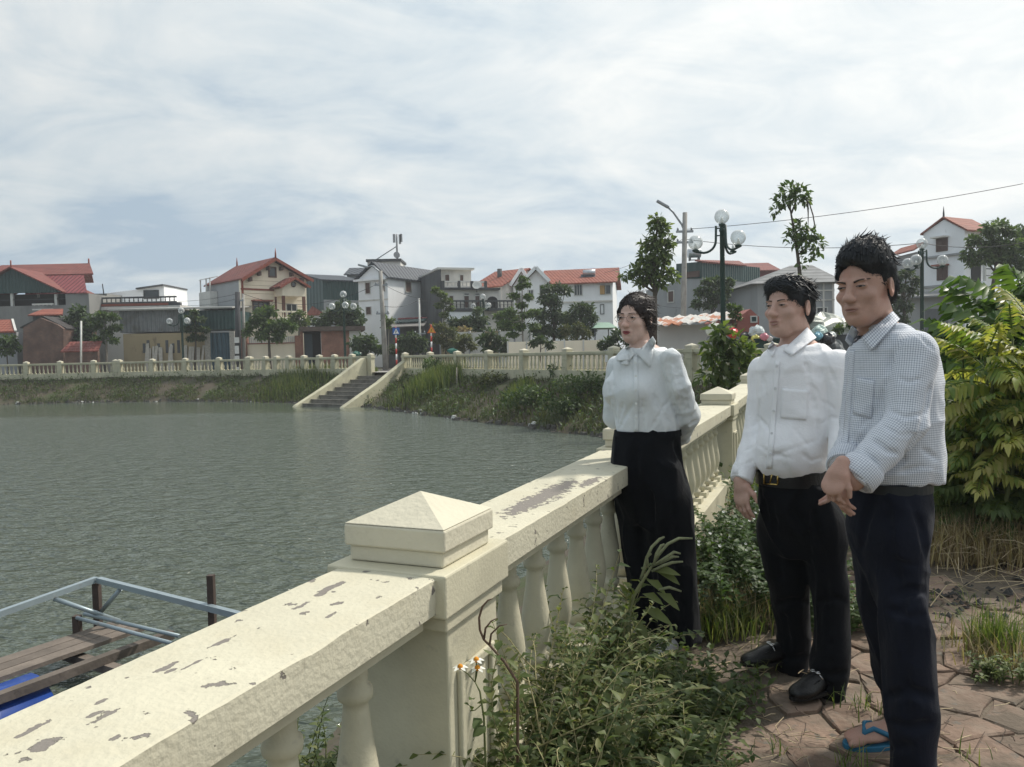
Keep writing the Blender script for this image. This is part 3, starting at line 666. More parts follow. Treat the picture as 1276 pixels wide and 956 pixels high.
def window(fr, parent, x0, y0, x1, y1, plane='f', at_=0.0, frame=None, pane=None, th=.07, sill=False, leaves=1, name='window'):
    """opening with frame bars standing proud of the wall and a pane set back between them (photo px corners)"""
    frame = frame or M_pale; pane = pane or M_glass
    g = fr.f if plane == 'f' else fr.sd
    a0, z1 = g(x0, y0, at_); a1, _ = g(x1, y0, at_); _, z0 = g(x0, y1, at_)
    a0, a1 = min(a0, a1), max(a0, a1); sg = -1 if (plane == 'f' or at_ < .01) else 1
    def bx(mb, p0, p1, q0, q1, o0, o1):
        lo, hi = sorted((at_+sg*o0, at_+sg*o1))
        fr.box(mb, p0, p1, lo, hi, q0, q1) if plane == 'f' else fr.box(mb, lo, hi, p0, p1, q0, q1)
    mb = MB(); t = th
    bx(mb, a0-t, a0, z0, z1, -.02, .06); bx(mb, a1, a1+t, z0, z1, -.02, .06); bx(mb, a0-t, a1+t, z1, z1+t, -.02, .06); bx(mb, a0-t, a1+t, z0-t, z0, -.02, .06)
    for k in range(1, leaves): m_ = a0+(a1-a0)*k/leaves; bx(mb, m_-t/3, m_+t/3, z0, z1, -.02, .045)
    w = mb.build(name, frame, parent)
    mb = MB(); bx(mb, a0, a1, z0, z1, -.02, .012); mb.build('pane' if pane is M_glass else 'panel', pane, w)
    if sill: mb = MB(); bx(mb, a0-.15, a1+.15, z1+t+.002, z1+t+.09, -.02, .5); mb.build('window_canopy', frame if sill is True else sill, w)
    return w

def parapet(fr, parent, u0, u1, v, z0, h, m, step=.28, name='parapet'):
    """small roof-terrace balustrade on a building"""
    mb = MB(); fr.box(mb, u0, u1, v, v+.16, z0+h-.12, z0+h); fr.box(mb, u0, u1, v, v+.16, z0, z0+.10); o = mb.build(name, m, parent)
    mb = MB(); n = int((u1-u0)/step)
    for i in range(n):
        c = fr.w(u0+(u1-u0)*(i+.5)/n, v+.08, z0+.10); k = (h-.22); mb.lathe(c, [(.05, 0), (.03, .08*k), (.055, .3*k), (.03, .7*k), (.05, k)], 6)
    mb.build('parapet_balusters', m, o)['kind'] = 'stuff'
    return o

# --- big house with red roof and dark green gable
def house_green_gable():
    f = Frame(-60, 58, 112, 58); r = f.root('house', 'big house with red roof, dark green gable and open veranda above the brick hut', 'house')
    U = lambda px, v=0: f.f(px, 380, v)[0]
    Z = lambda px, py, v=0: f.f(px, py, v)[1]
    zf = Z(40, 381)
    B_(f, 'wall', wall_mat('rough_cement', (.24, .24, .23), (.12, .12, .12), .48), r, (0, f.W, 0, 9, 0, zf), (0, f.W, 2.6, 9, zf, Z(40, 364)), (U(82), f.W, 0, 2.6, zf, Z(90, 366)))
    B_(f, 'veranda_back', M_black, r, (0.02, U(81), 2.45, 2.58, zf+.01, Z(40, 363)))  # black sheet, the veranda's inner shade put into its colour
    B_(f, 'hanging_cloth', M_pale, r, (U(35), U(37.5), 1.2, 1.25, zf+.7, zf+1.15)); 
    for px in (13.6, 68.5): B_(f, 'column', M_pale, r, (U(px)-.09, U(px)+.09, .1, .28, zf, Z(px, 362)))
    mb = MB(); f.box(mb, 0, U(80), .12, .17, zf+.45, zf+.5); mb.build('railing', M_iron, r)
    parapet(f, r, U(40), U(66), -.02, zf-.35, .5, M_grime)
    ax, ay = U(18), Z(18, 335); mb = MB(); e = U(79); zl = Z(79, 364)
    f.prismV(mb, [(e, zl), (ax, ay), (2*ax-e, zl)], .0, .12); mb.build('gable', M_green, r)
    mb = MB()
    f.slab(mb, [(ax, -.35, ay+.02), (ax, 5, ay+.02), (e+.15, 5, zl-.05), (e+.15, -.35, zl-.05)], .1); f.slab(mb, [(ax, -.35, ay+.03), (ax, 5, ay+.03), (2*ax-e-.15, 5, zl-.05), (2*ax-e-.15, -.35, zl-.05)], .1); mb.build('gable_roof', M_tile, r)
    z1, z2, z3 = Z(60, 331, 6), Z(60, 344, 3), Z(95, 366, 0)
    mb = MB(); f.slab(mb, [(0, 3, z2), (U(118, 3), 3, z2), (U(114, 6), 6, z1), (0, 6, z1)], .12); f.slab(mb, [(U(114, 6), 6, z1), (0, 6, z1), (0, 9, z2), (U(118, 9), 9, z2)], .1)
    mb.build('roof', M_tile, r)
    mb = MB(); f.slab(mb, [(U(30), .2, z3+.03), (U(111), -.2, z3), (U(106, 3), 3.0, z2-.03), (U(30, 3), 3.0, z2-.03)], .06); mb.build('tin_roof', M_tin, r)
    mb = MB(); c = f.w(U(113, 6), 6, z1); mb.tube([c, c+Vector((0, 0, .5))], .06, 6); c = f.w(ax, -.2, ay+.1); mb.tube([c, c+Vector((0, 0, .5))], .05, 6); mb.build('finial', M_red, r)
house_green_gable()
def shed_red():
    f = Frame(-30, 52, 22, 52); r = f.root('shed', 'low shed with orange red tiles behind a green shrub, beside the old brick hut', 'shed'); U = lambda px, v=0: f.f(px, 410, v)[0]; Z = lambda py, v=0: f.f(10, py, v)[1]
    B_(f, 'wall', M_grey, r, (0, U(20), 0, 3, 0, Z(414)))
    mb = MB(); f.slab(mb, [(0, -.3, Z(415, 0)), (U(23), -.3, Z(415, 0)), (U(16, 2), 2, Z(400, 2)), (0, 2, Z(400, 2))], .1); mb.build('roof', M_tile2, r)
    mb = MB(); mb.beam(f.w(U(23), -.3, Z(415)+.1), f.w(U(16, 2), 2, Z(400, 2)+.1), .14, .1); mb.build('roof_edge', M_pale, r)
shed_red()
def brick_hut():
    f = Frame(28, 50, 80, 50); r = f.root('brick_hut', 'old dark brick hut with a gabled end', 'hut'); q = lambda px, py: f.f(px, py)
    mb = MB(); f.prismV(mb, [q(28, 470), q(79, 470), q(79, 410), q(72, 405), q(50, 396), q(29, 408)], 0, 4); mb.build('wall', M_brick, r)
    mb = MB(); a, b, c = q(22, 409), q(50, 395), q(80, 410); f.slab(mb, [(a[0], .25, a[1]), (b[0], .25, b[1]), (b[0], 4, b[1]), (a[0], 4, a[1])], .08); f.slab(mb, [(b[0], .25, b[1]), (c[0], .25, c[1]), (c[0], 4, c[1]), (b[0], 4, b[1])], .08); mb.build('roof', mat('sooty_tile', (.05, .045, .045), rough=.9, var=.2), r)
    f2 = Frame(37, 53, 80, 53); r2 = f2.root('lean_to', 'narrow red tiled lean-to roof rising behind the brick hut', 'shed'); U = lambda px, v=0: f2.f(px, 390, v)[0]; Z = lambda py, v=0: f2.f(58, py, v)[1]
    B_(f2, 'wall', M_dark, r2, (.1, U(76), .2, 2, 0, Z(393)))
    mb = MB(); f2.slab(mb, [(0, -.2, Z(394)), (U(80), -.2, Z(394)), (U(79, 1.5), 1.5, Z(387, 1.5)), (0, 1.5, Z(387, 1.5))], .1); mb.build('roof', M_tile2, r2)
    f3 = Frame(79, 49, 120, 49); r3 = f3.root('brick_wall', 'low brick wall with a red tiled coping beside the old brick hut', 'wall'); q = lambda px, py, v=0: f3.f(px, py, v)
    B_(f3, 'wall', M_brick, r3, (0, f3.W, 0, .25, 0, q(100, 437)[1])); z0, z1 = q(100, 439)[1], q(100, 427, .8)[1]
    mb = MB(); f3.slab(mb, [(-.2, -.15, z0), (f3.W+.1, -.15, z0), (f3.W-.1, .8, z1), (-.1, .8, z1)], .08); mb.build('coping', M_tile, r3)
    pl = PG(101, 452, 1.0); p0 = P(101, 470, 48.3); p1 = P(101, 400, 48.3); mb = MB(); mb.tube([p0, p1], .06, 8); o = mb.build('post', M_pale, None, loc=tuple(p0)); tag(o, 'thin pale post standing in front of the low brick wall', 'post')
brick_hut()
def flat_building():
    f = Frame(113, 60, 227, 60); r = f.root('flat_building', 'flat roofed building with a balustraded terrace and white penthouse above the corrugated shed', 'building'); U = lambda px, v=0: f.f(px, 380, v)[0]; Z = lambda py, v=0: f.f(170, py, v)[1]
    B_(f, 'wall', M_grime, r, (U(128), f.W-.3, .3, 8, 0, Z(381)))
    B_(f, 'roof_slab', M_grime, r, (U(118), f.W, -.3, 8.2, Z(386), Z(382))); B_(f, 'fascia', M_red, r, (U(118), U(212), -.32, -.3, Z(381.5), Z(378.5)))
    B_(f, 'kerb', M_dark, r, (U(118), U(226), -.28, .1, Z(382)+.003, Z(378)))
    parapet(f, r, U(126), U(221), -.2, Z(378), Z(370)-Z(378), M_dark, .34)
    mb = MB(); f.prismV(mb, [(U(112, 3), Z(382)), (U(205, 3), Z(382)), (U(205, 3), Z(357, 3)), (U(180, 3), Z(360, 3)), (U(112, 3), Z(367, 3))], 3, 7.5); mb.build('penthouse', M_white, r)
    mb = MB(); f.slab(mb, [(U(172, 3), 2.7, Z(361, 3)), (U(206, 3), 2.7, Z(357, 3)), (U(206, 3), 7.5, Z(357, 3)), (U(172, 3), 7.5, Z(361, 3))], .12); mb.build('penthouse_roof', M_dark, r)
    window(f, r, 180, 363, 197, 371.5, 'f', 3.0, M_iron)
    p = f.w(U(127), .4, Z(370)); mb = MB(); mb.tube([p, p+Vector((-.1, 0, 1.1))], .04, 6); mb.build('pipe', M_iron, r)
flat_building()
def corrugated_shed():
    f = Frame(146, 52, 293, 52); r = f.root('corrugated_shed', 'long grey and dark green corrugated shed over a stained yellow wall with a blue gate', 'shed'); U = lambda px, v=0: f.f(px, 400, v)[0]; Z = lambda px, py, v=0: f.f(px, py, v)[1]
    B_(f, 'wall', M_yellow, r, (U(152), U(256), .05, 6, 0, Z(190, 415.5))); B_(f, 'grey_cladding', M_corr, r, (U(149), U(224), 0, 6.1, Z(187, 414), Z(187, 387))); B_(f, 'green_cladding', M_green, r, (U(224), U(292), 0, 6.1, Z(258, 411), Z(258, 387)))
    mb = MB(); z = Z(200, 386.5); f.slab(mb, [(U(140), -.4, z), (U(292.5), -.4, z), (U(292.5), 6.3, z+.5), (U(140), 6.3, z+.5)], .1); mb.build('roof', mat('pale_fibre_cement', (.36, .36, .34), rough=.9, var=.15), r)
    for px in (258, 289): B_(f, 'pillar', mat('mosaic_pillar', (.36, .34, .30), rough=.7, var=.5, scale=14), r, (U(px)-.17, U(px)+.17, -.12, .25, 0, Z(px, 412.5)))
    B_(f, 'lintel', M_grey, r, (U(261), U(286), -.05, .1, Z(272, 414.5), Z(272, 412.5)))
    n = 5; dw = (U(285.5)-U(260.8))/n
    for i in range(n): B_(f, 'gate_panel', M_bluegate, r, (U(260.8)+i*dw+.012, U(260.8)+(i+1)*dw-.012, .0, .05, .4, Z(272, 414.8)))
    B_(f, 'gate_recess', M_black, r, (U(260.6), U(285.8), .09, .12, .4, Z(272, 414.6)))  # black sheet behind the panels, painted as shade in the gaps
    for i, px in enumerate((178, 183, 196, 206.5, 214, 221)):
        B_(f, 'slot', M_dark, r, (U(px)-.09, U(px)+.09, .02, .06, Z(px, 440), Z(px, 424 if i % 2 else 428)))
    PLK = ['leaning farthest from the blue gate', 'second from the far end, leaning', 'third from the far end, leaning', 'fourth from the far end, leaning', 'fifth from the far end, leaning', 'of the middle pair, away from the gate,', 'of the middle pair, nearer the gate,', 'just short of the lamp post, first of three,', 'just short of the lamp post, second of three,', 'just short of the lamp post, last of three,', 'first beyond the lamp post, leaning', 'second beyond the lamp post, leaning', 'third beyond the lamp post, leaning', 'fourth beyond the lamp post, leaning', 'fourth from the blue gate, leaning', 'third from the blue gate, leaning', 'second from the blue gate, leaning', 'leaning closest to the blue gate']
    rs = random.Random(3)
    for i, px in enumerate([184, 187, 189, 192, 194, 202, 204, 211, 213, 216, 231, 233, 236, 239, 246, 248, 250, 253]):
        a = f.w(U(px)+rs.uniform(-.1, .1), -.55, .35); b = f.w(U(px)+rs.uniform(-.25, .05), -.02, Z(px, rs.uniform(428, 434))); mb = MB(); mb.beam(a, b, .13+rs.uniform(0, .08), .03, (0, 1, 0)); o = mb.build('plank', mat('bleached_plank', (.42, .39, .34), rough=.9, var=.2), None, loc=tuple(a)); tag(o, 'bleached plank %s on the yellow wall' % PLK[i], 'plank', 'planks leaning on the yellow wall')
corrugated_shed()
def cream_house():
    f = Frame(301.5, 55, 383, 58.5); r = f.root('house', 'cream two storey house with dark red gabled roof and red trim', 'house'); q = f.f; W = f.W
    D = max(5.0, f.sd(259, 400)[0])
    e0 = q(302, 347); ap = q(339.5, 323); e1 = q(382, 348)
    mb = MB(); f.prismV(mb, [(0, 0), (W, 0), (W, e1[1]-.05), ap[:1]+(ap[1]-.15,), (0, e0[1]-.05)], .0, .3); mb.build('wall', M_creamw, r)
    mb = MB(); f.prismV(mb, [(0.01, 0), (W-.01, 0), (W-.01, e1[1]-.1), (ap[0], ap[1]-.2), (.01, e0[1]-.1)], .3, D); mb.build('side_wall', M_grey, r)
    def rs_(a, b, m, nm, v0=-.5, v1=D+.3, th=.1):
        mb = MB(); f.slab(mb, [(a[0], v0, a[1]), (b[0], v0, b[1]), (b[0], v1, b[1]), (a[0], v1, a[1])], th); return mb.build(nm, m, r)
    L0 = (e0[0]-.25, e0[1]-.12); R0 = (e1[0]+.3, e1[1]-.12); rs_(ap, L0, M_tile, 'roof'); rs_(ap, R0, M_tile, 'roof')
    for a in (L0, R0):
        mb = MB(); mb.beam(f.w(ap[0], -.53, ap[1]-.05), f.w(a[0], -.53, a[1]-.05), .06, .2); mb.build('barge_board', M_red, r)
    for t in (.18, .45, .72):
        for a in (L0, R0):
            u = ap[0]+(a[0]-ap[0])*t; z = ap[1]+(a[1]-ap[1])*t-.25; B_(f, 'bracket', M_wood, r, (u-.07, u+.07, -.45, -.0, z-.3, z))
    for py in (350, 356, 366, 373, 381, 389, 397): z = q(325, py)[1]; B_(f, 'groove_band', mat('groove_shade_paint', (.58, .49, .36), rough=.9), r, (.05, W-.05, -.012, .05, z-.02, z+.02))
    z = q(325, 361)[1]; B_(f, 'string_course', M_red, r, (0, q(344, 361)[0], -.06, .05, z-.06, z+.06))
    for px in (302.6, 343.5): u = q(px, 380)[0]; B_(f, 'pilaster', M_red if px < 310 else mat('brown_trim', (.16, .07, .05)), r, (u-.07, u+.07, -.055, .05, q(325, 405)[1], q(325, 347 if px < 310 else 365)[1]))
    window(f, r, 335.5, 334, 342.5, 344, 'f', 0, M_wood, None, .1); window(f, r, 315.5, 377, 334.5, 390, 'f', 0, M_wood, None, .08, sill=M_tile2, leaves=3)
    # porch bay with its own gable
    V0 = -1.3; qq = lambda px, py: f.f(px, py, V0)
    pa, pl, pr = qq(365, 347), qq(346, 358.5), qq(384, 358.5); ul, ur = qq(352.5, 380)[0], qq(381, 380)[0]; zl = qq(365, 369)[1]; zf = qq(365, 397)[1]
    mb = MB(); f.prismV(mb, [(ul, zl), (ur, zl), (ur, pr[1]-.02), (pa[0], pa[1]-.12), (ul, pl[1]-.02)], V0, 0.01); mb.build('porch_gable', M_creamw, r)
    B_(f, 'porch_back', M_creamw, r, (ul, ur, -.02, -.003, zf, zl)); B_(f, 'porch_floor', M_grime, r, (ul-.2, ur+.3, V0-.15, -.004, zf-.25, zf)); B_(f, 'porch_base', M_creamw, r, (ul, ur, V0+.1, -.004, 0, zf-.252))
    for a in (pl, pr):
        mb = MB(); f.slab(mb, [(pa[0], V0-.35, pa[1]), (a[0], V0-.35, a[1]), (a[0], .4, a[1]), (pa[0], .4, pa[1])], .09); mb.build('porch_roof', M_tile, r)
        mb = MB(); mb.beam(f.w(pa[0], V0-.38, pa[1]-.02), f.w(a[0], V0-.38, a[1]-.02), .05, .15); mb.build('barge_board', M_red, r)
    for u in (ul+.1, ur-.1): B_(f, 'porch_column', mat('brown_trim', (.16, .07, .05)), r, (u-.09, u+.09, V0, V0+.18, zf, zl))
    c = f.w(qq(365.5, 354.6)[0], V0-.03, qq(365.5, 354.6)[1]); mb = MB(); mb.tube([c-f.v*.03, c+f.v*.05], .2, 14); o = mb.build('round_window', M_wood, r); mb = MB(); mb.tube([c-f.v*.045, c-f.v*.02], .14, 14); mb.build('pane', M_glass, o)
    window(f, r, 357, 379.5, 369, 396, 'f', -.022, M_pale, None, .06, leaves=2, name='glazed_door')
    zz = q(339, 403)[1]; parapet(f, r, qq(345, 400)[0], ur, V0-.12, zf, .55, M_creamw, .3)
    mb = MB()
    for u, v, z in ((ap[0], -.5, ap[1]), (ap[0], D, ap[1])): c = f.w(u, v, z); mb.tube([c, c+Vector((0, 0, .35)), c+Vector((0, 0, .75))], [.07, .06, .012], 6)
    mb.build('finial', M_red, r)
    # lean-to frame on the grey side
    mb = MB(); z = f.sd(262, 349)[1]
    f.slab(mb, [(.1, D-2.0, z+.15), (-.55, D-2.0, z), (-.55, D, z), (.1, D, z+.15)], .05)
    for v in (D-1.9, D-1.2, D-.1): c = f.w(-.5, v, z); mb.tube([c, c-Vector((0, 0, .95))], .05, 6)
    f.box(mb, -.6, -.01, D-2.0, D, 0, z-.95)
    mb.build('side_canopy', M_pale, r)
    # garden fence in front
    g = Frame(304, 50, 372, 50); fr = g.root('garden_fence', 'white picket fence on a cream base wall in front of the cream house', 'fence'); z = lambda py: g.f(340, py)[1]
    B_(g, 'base_wall', M_creamw, fr, (0, g.W, 0, .2, 0, z(428.5))); B_(g, 'coping', M_red, fr, (0, g.W, -.04, .24, z(428.5)+.002, z(427.3)))
    n = 26
    me = None
    for i in range(n):
        u = .25+i*(g.W-.4)/n
        if me is None:
            o = B_(g, 'picket', M_pale, fr, (u, u+.08, .06, .11, z(427.3), z(419.5))); me = o.data; u0 = u
        else: link('picket', me, fr, tuple(g.u*(u-u0)))
    B_(g, 'rail', M_pale, fr, (0, g.W, .08, .10, z(421.5), z(421)))
    for px in (304, 371.5): u = g.f(px, 420)[0]; B_(g, 'post', M_brick2, fr, (u-.2, u+.2, -.1, .3, 0, z(419)))
cream_house()
def brick_shed():
    f = Frame(374, 50, 456, 51); r = f.root('brick_shed', 'flat roofed orange brick shed with a dark open gateway', 'shed'); U = lambda px: f.f(px, 420)[0]; Z = lambda py: f.f(415, py)[1]
    B_(f, 'wall', M_brick2, r, (U(400), U(435), 0, 4, 0, Z(412.5))); B_(f, 'side_wall', M_grime, r, (U(435.3), U(450), .05, 4, 0, Z(412.6))); B_(f, 'roof_slab', mat('brown_roof_slab', (.12, .09, .075), rough=.9, var=.25), r, (U(374), U(455), -.3, 4.2, Z(412.4), Z(407)))
    B_(f, 'gateway', M_black, r, (U(378), U(399.7), 1.4, 1.5, 0, Z(412.5))); B_(f, 'gate_leaf', mat('dark_blue_gate', (.03, .045, .055), rough=.6), r, (U(379), U(389), .3, .35, .4, Z(416)))  # gateway is a black sheet painted as the shade within
    B_(f, 'gate_post', M_brick2, r, (U(374), U(377.5), -.1, .3, 0, Z(412.5)))
brick_shed()
def simple_house(px0, d0, px1, d1, D, ytop, yridge, wm, rm, name, label, cat='house', ridge='u', over=.25, pxr=None):
    """walls and a pitched roof; ridge 'u' runs along the front, 'v' away from it"""
    f = Frame(px0, d0, px1, d1); r = f.root(name, label, cat); pm = (px0+px1)/2; z1 = f.f(pm, ytop)[1]; W = f.W
    if ridge == 'u':
        z2 = f.f(pm, yridge, D/2)[1]; mb = MB(); f.prismU(mb, [(0, 0), (D, 0), (D, z1), (D/2, z2-.1), (0, z1)], 0, W); mb.build('wall', wm, r)
        for a, b in ((0-over, z1-.1), (D+over, z1-.1)): mb = MB(); f.slab(mb, [(-over, a, b), (W+over, a, b), (W+over, D/2, z2), (-over, D/2, z2)], .1); mb.build('roof', rm, r)
    else:
        ua = f.f(pxr or pm, yridge)[0]; z2 = f.f(pxr or pm, yridge)[1]; mb = MB(); f.prismV(mb, [(0, 0), (W, 0), (W, z1), (ua, z2-.1), (0, z1)], 0, D); mb.build('wall', wm, r)
        for a in (-over, W+over): mb = MB(); f.slab(mb, [(ua, -over, z2), (a, -over, z1-.08), (a, D+over, z1-.08), (ua, D+over, z2)], .1); mb.build('roof', rm, r)
    return f, r
simple_house(386, 66, 410, 66, 6, 392, 378, M_white, M_tile2, 'house', 'low house with bright red roof glimpsed between the cream house and the green shed')
f, r = simple_house(404, 66, 449, 68, 8, 349.5, 345, M_green, M_slate, 'shed', 'tall dark green sheet metal shed beside the white house', 'shed')
B_(f, 'base_wall', M_grey, r, (0, f.W, -.06, 0, 0, f.f(425, 374)[1]))
simple_house(434, 72, 460, 72, 5, 342, 335, M_grey, M_slate, 'house', 'grey roof showing above the dark green metal shed')
def white_house():
    f, r = simple_house(447.7, 61, 484.4, 59.6, 9, 347, 328, M_white, M_slate, 'house', 'white house with a dark grey gabled roof and an aerial mast behind', ridge='v', pxr=466)
    W = f.W
    for b in ((455.6, 353, 461.2, 366), (456.5, 383, 462.5, 392)): window(f, r, *b, 'f', 0, M_pale, M_wood, .05)
    for b in ((476.5, 350.5, 479.5, 363), (477, 382, 480, 392)): window(f, r, *b, 'f', 0, M_pale, M_wood, .05)
    window(f, r, 505, 351, 511.7, 363.5, 's', W, M_pale, M_wood, .06)
    z = f.f(466, 348.5)[1]; B_(f, 'ledge', M_white, r, (-.25, W+.02, -.3, -.002, z-.08, z+.08)); z = f.f(466, 374)[1]; B_(f, 'ledge', M_grime, r, (-.02, W+.02, -.03, -.002, z-.06, z+.06))
    g = Frame(460, 68, 501, 68); t = g.root('water_tank_deck', 'dark roof deck rising behind the white house', 'building'); B_(g, 'deck', M_grime, t, (0, g.W, 0, 3, 5, g.f(480, 326)[1]), ); B_(g, 'slab', M_dark, t, (-.1, g.W+.1, -.2, 3.2, g.f(480, 326)[1]+.003, g.f(480, 323)[1]))
    mast = g.w(g.f(495, 322, 1)[0], 1, g.f(495, 323)[1]); top = g.f(495, 292, 1)[1]
    a = thing('phone_mast', 'phone mast with panel antennas on the roof behind the white house', 'mast', tuple(mast)); h = top-mast.z
    mb = MB(); mb.tube([mast, mast+Vector((0, 0, h))], .09, 6); mb.build('pole', M_grey, a); mb = MB(); mb.tube([mast+Vector((-.0, 0, h*.55)), mast+Vector((-.55*4, .3, 0))], .05, 5); mb.build('stay', M_grey, a)
    for dx, z0, z1 in ((-.22, .68, 1.0), (.3, .62, .98), (.42, .7, 1.0)): mb = MB(); mb.box(mast+Vector((dx, -.1, h*(z0+z1)/2)), (.2, .12, h*(z1-z0))); mb.build('antenna_panel', M_grey, a)
    mb = MB(); mb.tube([mast+Vector((0, -.35, h*.2)), mast+Vector((0, -.1, h*.2))], .28, 12); mb.build('dish', M_grey, a)
white_house()
def terrace_building():
    f = Frame(551, 57, 625, 58.5); r = f.root('terrace_building', 'grimy white three storey building with a blackened concrete side wall and roof terrace', 'building'); U = lambda px, v=0: f.f(px, 380, v)[0]; Z = lambda py, v=0: f.f(585, py, v)[1]
    D = f.sd(521.6, 380)[0]
    B_(f, 'wall', M_grime, r, (.01, f.W, 0, D, 0, Z(359))); B_(f, 'upper_storey', M_grime, r, (.01, U(588, 1), 1, D, Z(359)+.002, Z(337, 1))); B_(f, 'cornice', M_grime, r, (-.1, U(590.5, 1), .6, D, Z(337, 1)+.002, Z(334.5, 1)))
    B_(f, 'blackened_side', M_dark, r, (-.06, 0, -.02, D+.1, 0, Z(336)))
    parapet(f, r, .05, U(607), -.15, Z(359)+.01, .5, M_grime)
    B_(f, 'terrace_slab', M_dark, r, (-.0, U(622), -.35, -.002, Z(361.5), Z(359)))
    for b in ((554.5, 342.5, 559.5, 351), (573, 343, 577, 350)): window(f, r, *b, 'f', 1.0, M_pale, M_wood, .07)
    for b in ((560, 369, 564.5, 383.5), (578.3, 369, 584, 383.5), (592, 369, 597.3, 383.5)): window(f, r, *b, 'f', 0, M_pale, M_wood, .07, name='balcony_door'); 
    for b in ((578.3, 366, 584, 367.5), (592, 366, 597.3, 367.5)): window(f, r, *b, 'f', 0, M_pale, M_glass, .05, name='fanlight')
    mb = MB(); pts = []
    c0 = f.f(613.5, 375); rr = U(620)-U(613.5)
    for k in range(11): a = math.pi*k/10; pts.append((c0[0]+rr*math.cos(a), c0[1]+rr*.8*math.sin(a)))
    f.prismV(mb, [(c0[0]-rr, Z(384)), (c0[0]+rr, Z(384))]+pts, -.03, .05); mb.build('arch', M_black, r)  # black plate on the wall, coloured as a shaded arched opening
    B_(f, 'balcony', M_dark, r, (U(559), U(637), -.6, -.003, Z(388), Z(386.5))); parapet(f, r, U(559), U(637), -.6, Z(386.5)+.003, .7, M_dark, .3)
    B_(f, 'lower_wall', M_white, r, (U(556), U(600), -.5, -.004, Z(398), Z(389)))
    mb = MB(); f.slab(mb, [(U(556), -1.6, Z(406)), (U(603), -1.6, Z(406)), (U(603), -.1, Z(400)), (U(556), -.1, Z(400))], .07); mb.build('awning', M_green, r)
    for u in (.1, U(572), U(588), U(605)): B_(f, 'terrace_post', M_dark, r, (u-.1, u+.1, -.2, 0.0, Z(359)+.004, Z(350.5)))
terrace_building()
def low_sheds():
    g = Frame(479, 55, 526, 55); t = g.root('lean_to', 'low shed with a teal and red sheet roof at the foot of the white house', 'shed'); z = lambda py: g.f(500, py)[1]
    B_(g, 'wall', M_dark, t, (.1, g.W-.1, 0, 2.5, 0, z(407))); mb = MB(); g.slab(mb, [(-.2, -.9, z(409)), (g.W+.2, -.9, z(408)), (g.W+.1, 2.4, z(400)), (-.1, 2.4, z(401))], .06); mb.build('lower_roof', mat('rusty_grey_sheet', (.16, .15, .14), rough=.8, var=.3, scale=3), t)
    mb = MB(); g.slab(mb, [(.6, 1.0, z(402)), (g.W, 1.0, z(401)), (g.W, 3.0, z(396)), (.6, 3.0, z(397))], .06); mb.build('upper_roof', M_green, t); mb = MB(); g.slab(mb, [(.5, 3.0, z(396)), (g.W, 3.0, z(395.5)), (g.W, 3.6, z(394)), (.5, 3.6, z(394.5))], .08); mb.build('ridge_sheet', M_tin, t); B_(g, 'doorway', M_black, t, (1.0, 1.7, -.03, -.002, .4, z(418)))  # doorway is a black plate, its inner shade painted on
    g = Frame(548, 52, 660, 50); t = g.root('garden_wall', 'long stained grey garden wall behind the bushes and the orange warning sign', 'wall'); n = 6; z = lambda py: g.f(600, py)[1]
    for i in range(n): B_(g, 'wall_panel', M_grime if i % 3 else M_yellow, t, (g.W*i/n+.05, g.W*(i+1)/n-.05, 0, .15, .2, z(414-i % 2)))
    for i in range(n+1): B_(g, 'post', M_grey, t, (g.W*i/n-.048, g.W*i/n+.048, -.05, .2, .2, z(412)))
    c = P(594, 356, 57.2); t = thing('satellite_dish', 'small white satellite dish on the roof terrace', 'dish', (c.x, c.y, c.z-.5)); mb = MB(); mb.lathe((c.x, c.y, c.z), [(.02, -.06), (.2, -.03), (.34, .06), (.32, .065), (.18, 0), (.02, -.02)], 14); o = mb.build('reflector', M_pale, t)
    for v in o.data.vertices: q = v.co-Vector((0, 0, .5)); v.co = Vector((q.x, q.y*.5-q.z*.86, q.y*.86+q.z*.5+.5))
    mb = MB(); mb.tube([Vector((c.x, c.y+.1, c.z-.5)), Vector((c.x, c.y+.08, c.z))], .03, 6); mb.build('mast', M_iron, t)
low_sheds()
def red_roof_behind():
    f, r = simple_house(588, 64, 626, 62, 7, 358, 341, M_grime, M_tile2, 'house', 'house with an orange tiled roof behind the roof terrace', ridge='u')
    mb = MB(); c = f.w(f.W*.45, 2, f.f(603, 341, 2)[1]); mb.tube([c-Vector((0, 0, .8)), c+Vector((0, 0, .25))], .2, 8); mb.build('flue', M_dark, r)
red_roof_behind()
f, r = simple_house(615, 70, 641, 70, 8, 349, 341.5, M_grey, M_green, 'shed', 'green roofed shed between the roof terrace and the white gables', 'shed', ridge='v', pxr=624)
B_(f, 'green_front', M_green, r, (.3, f.W-.3, -.06, 0, f.f(625, 361)[1], f.f(625, 352.5)[1]))
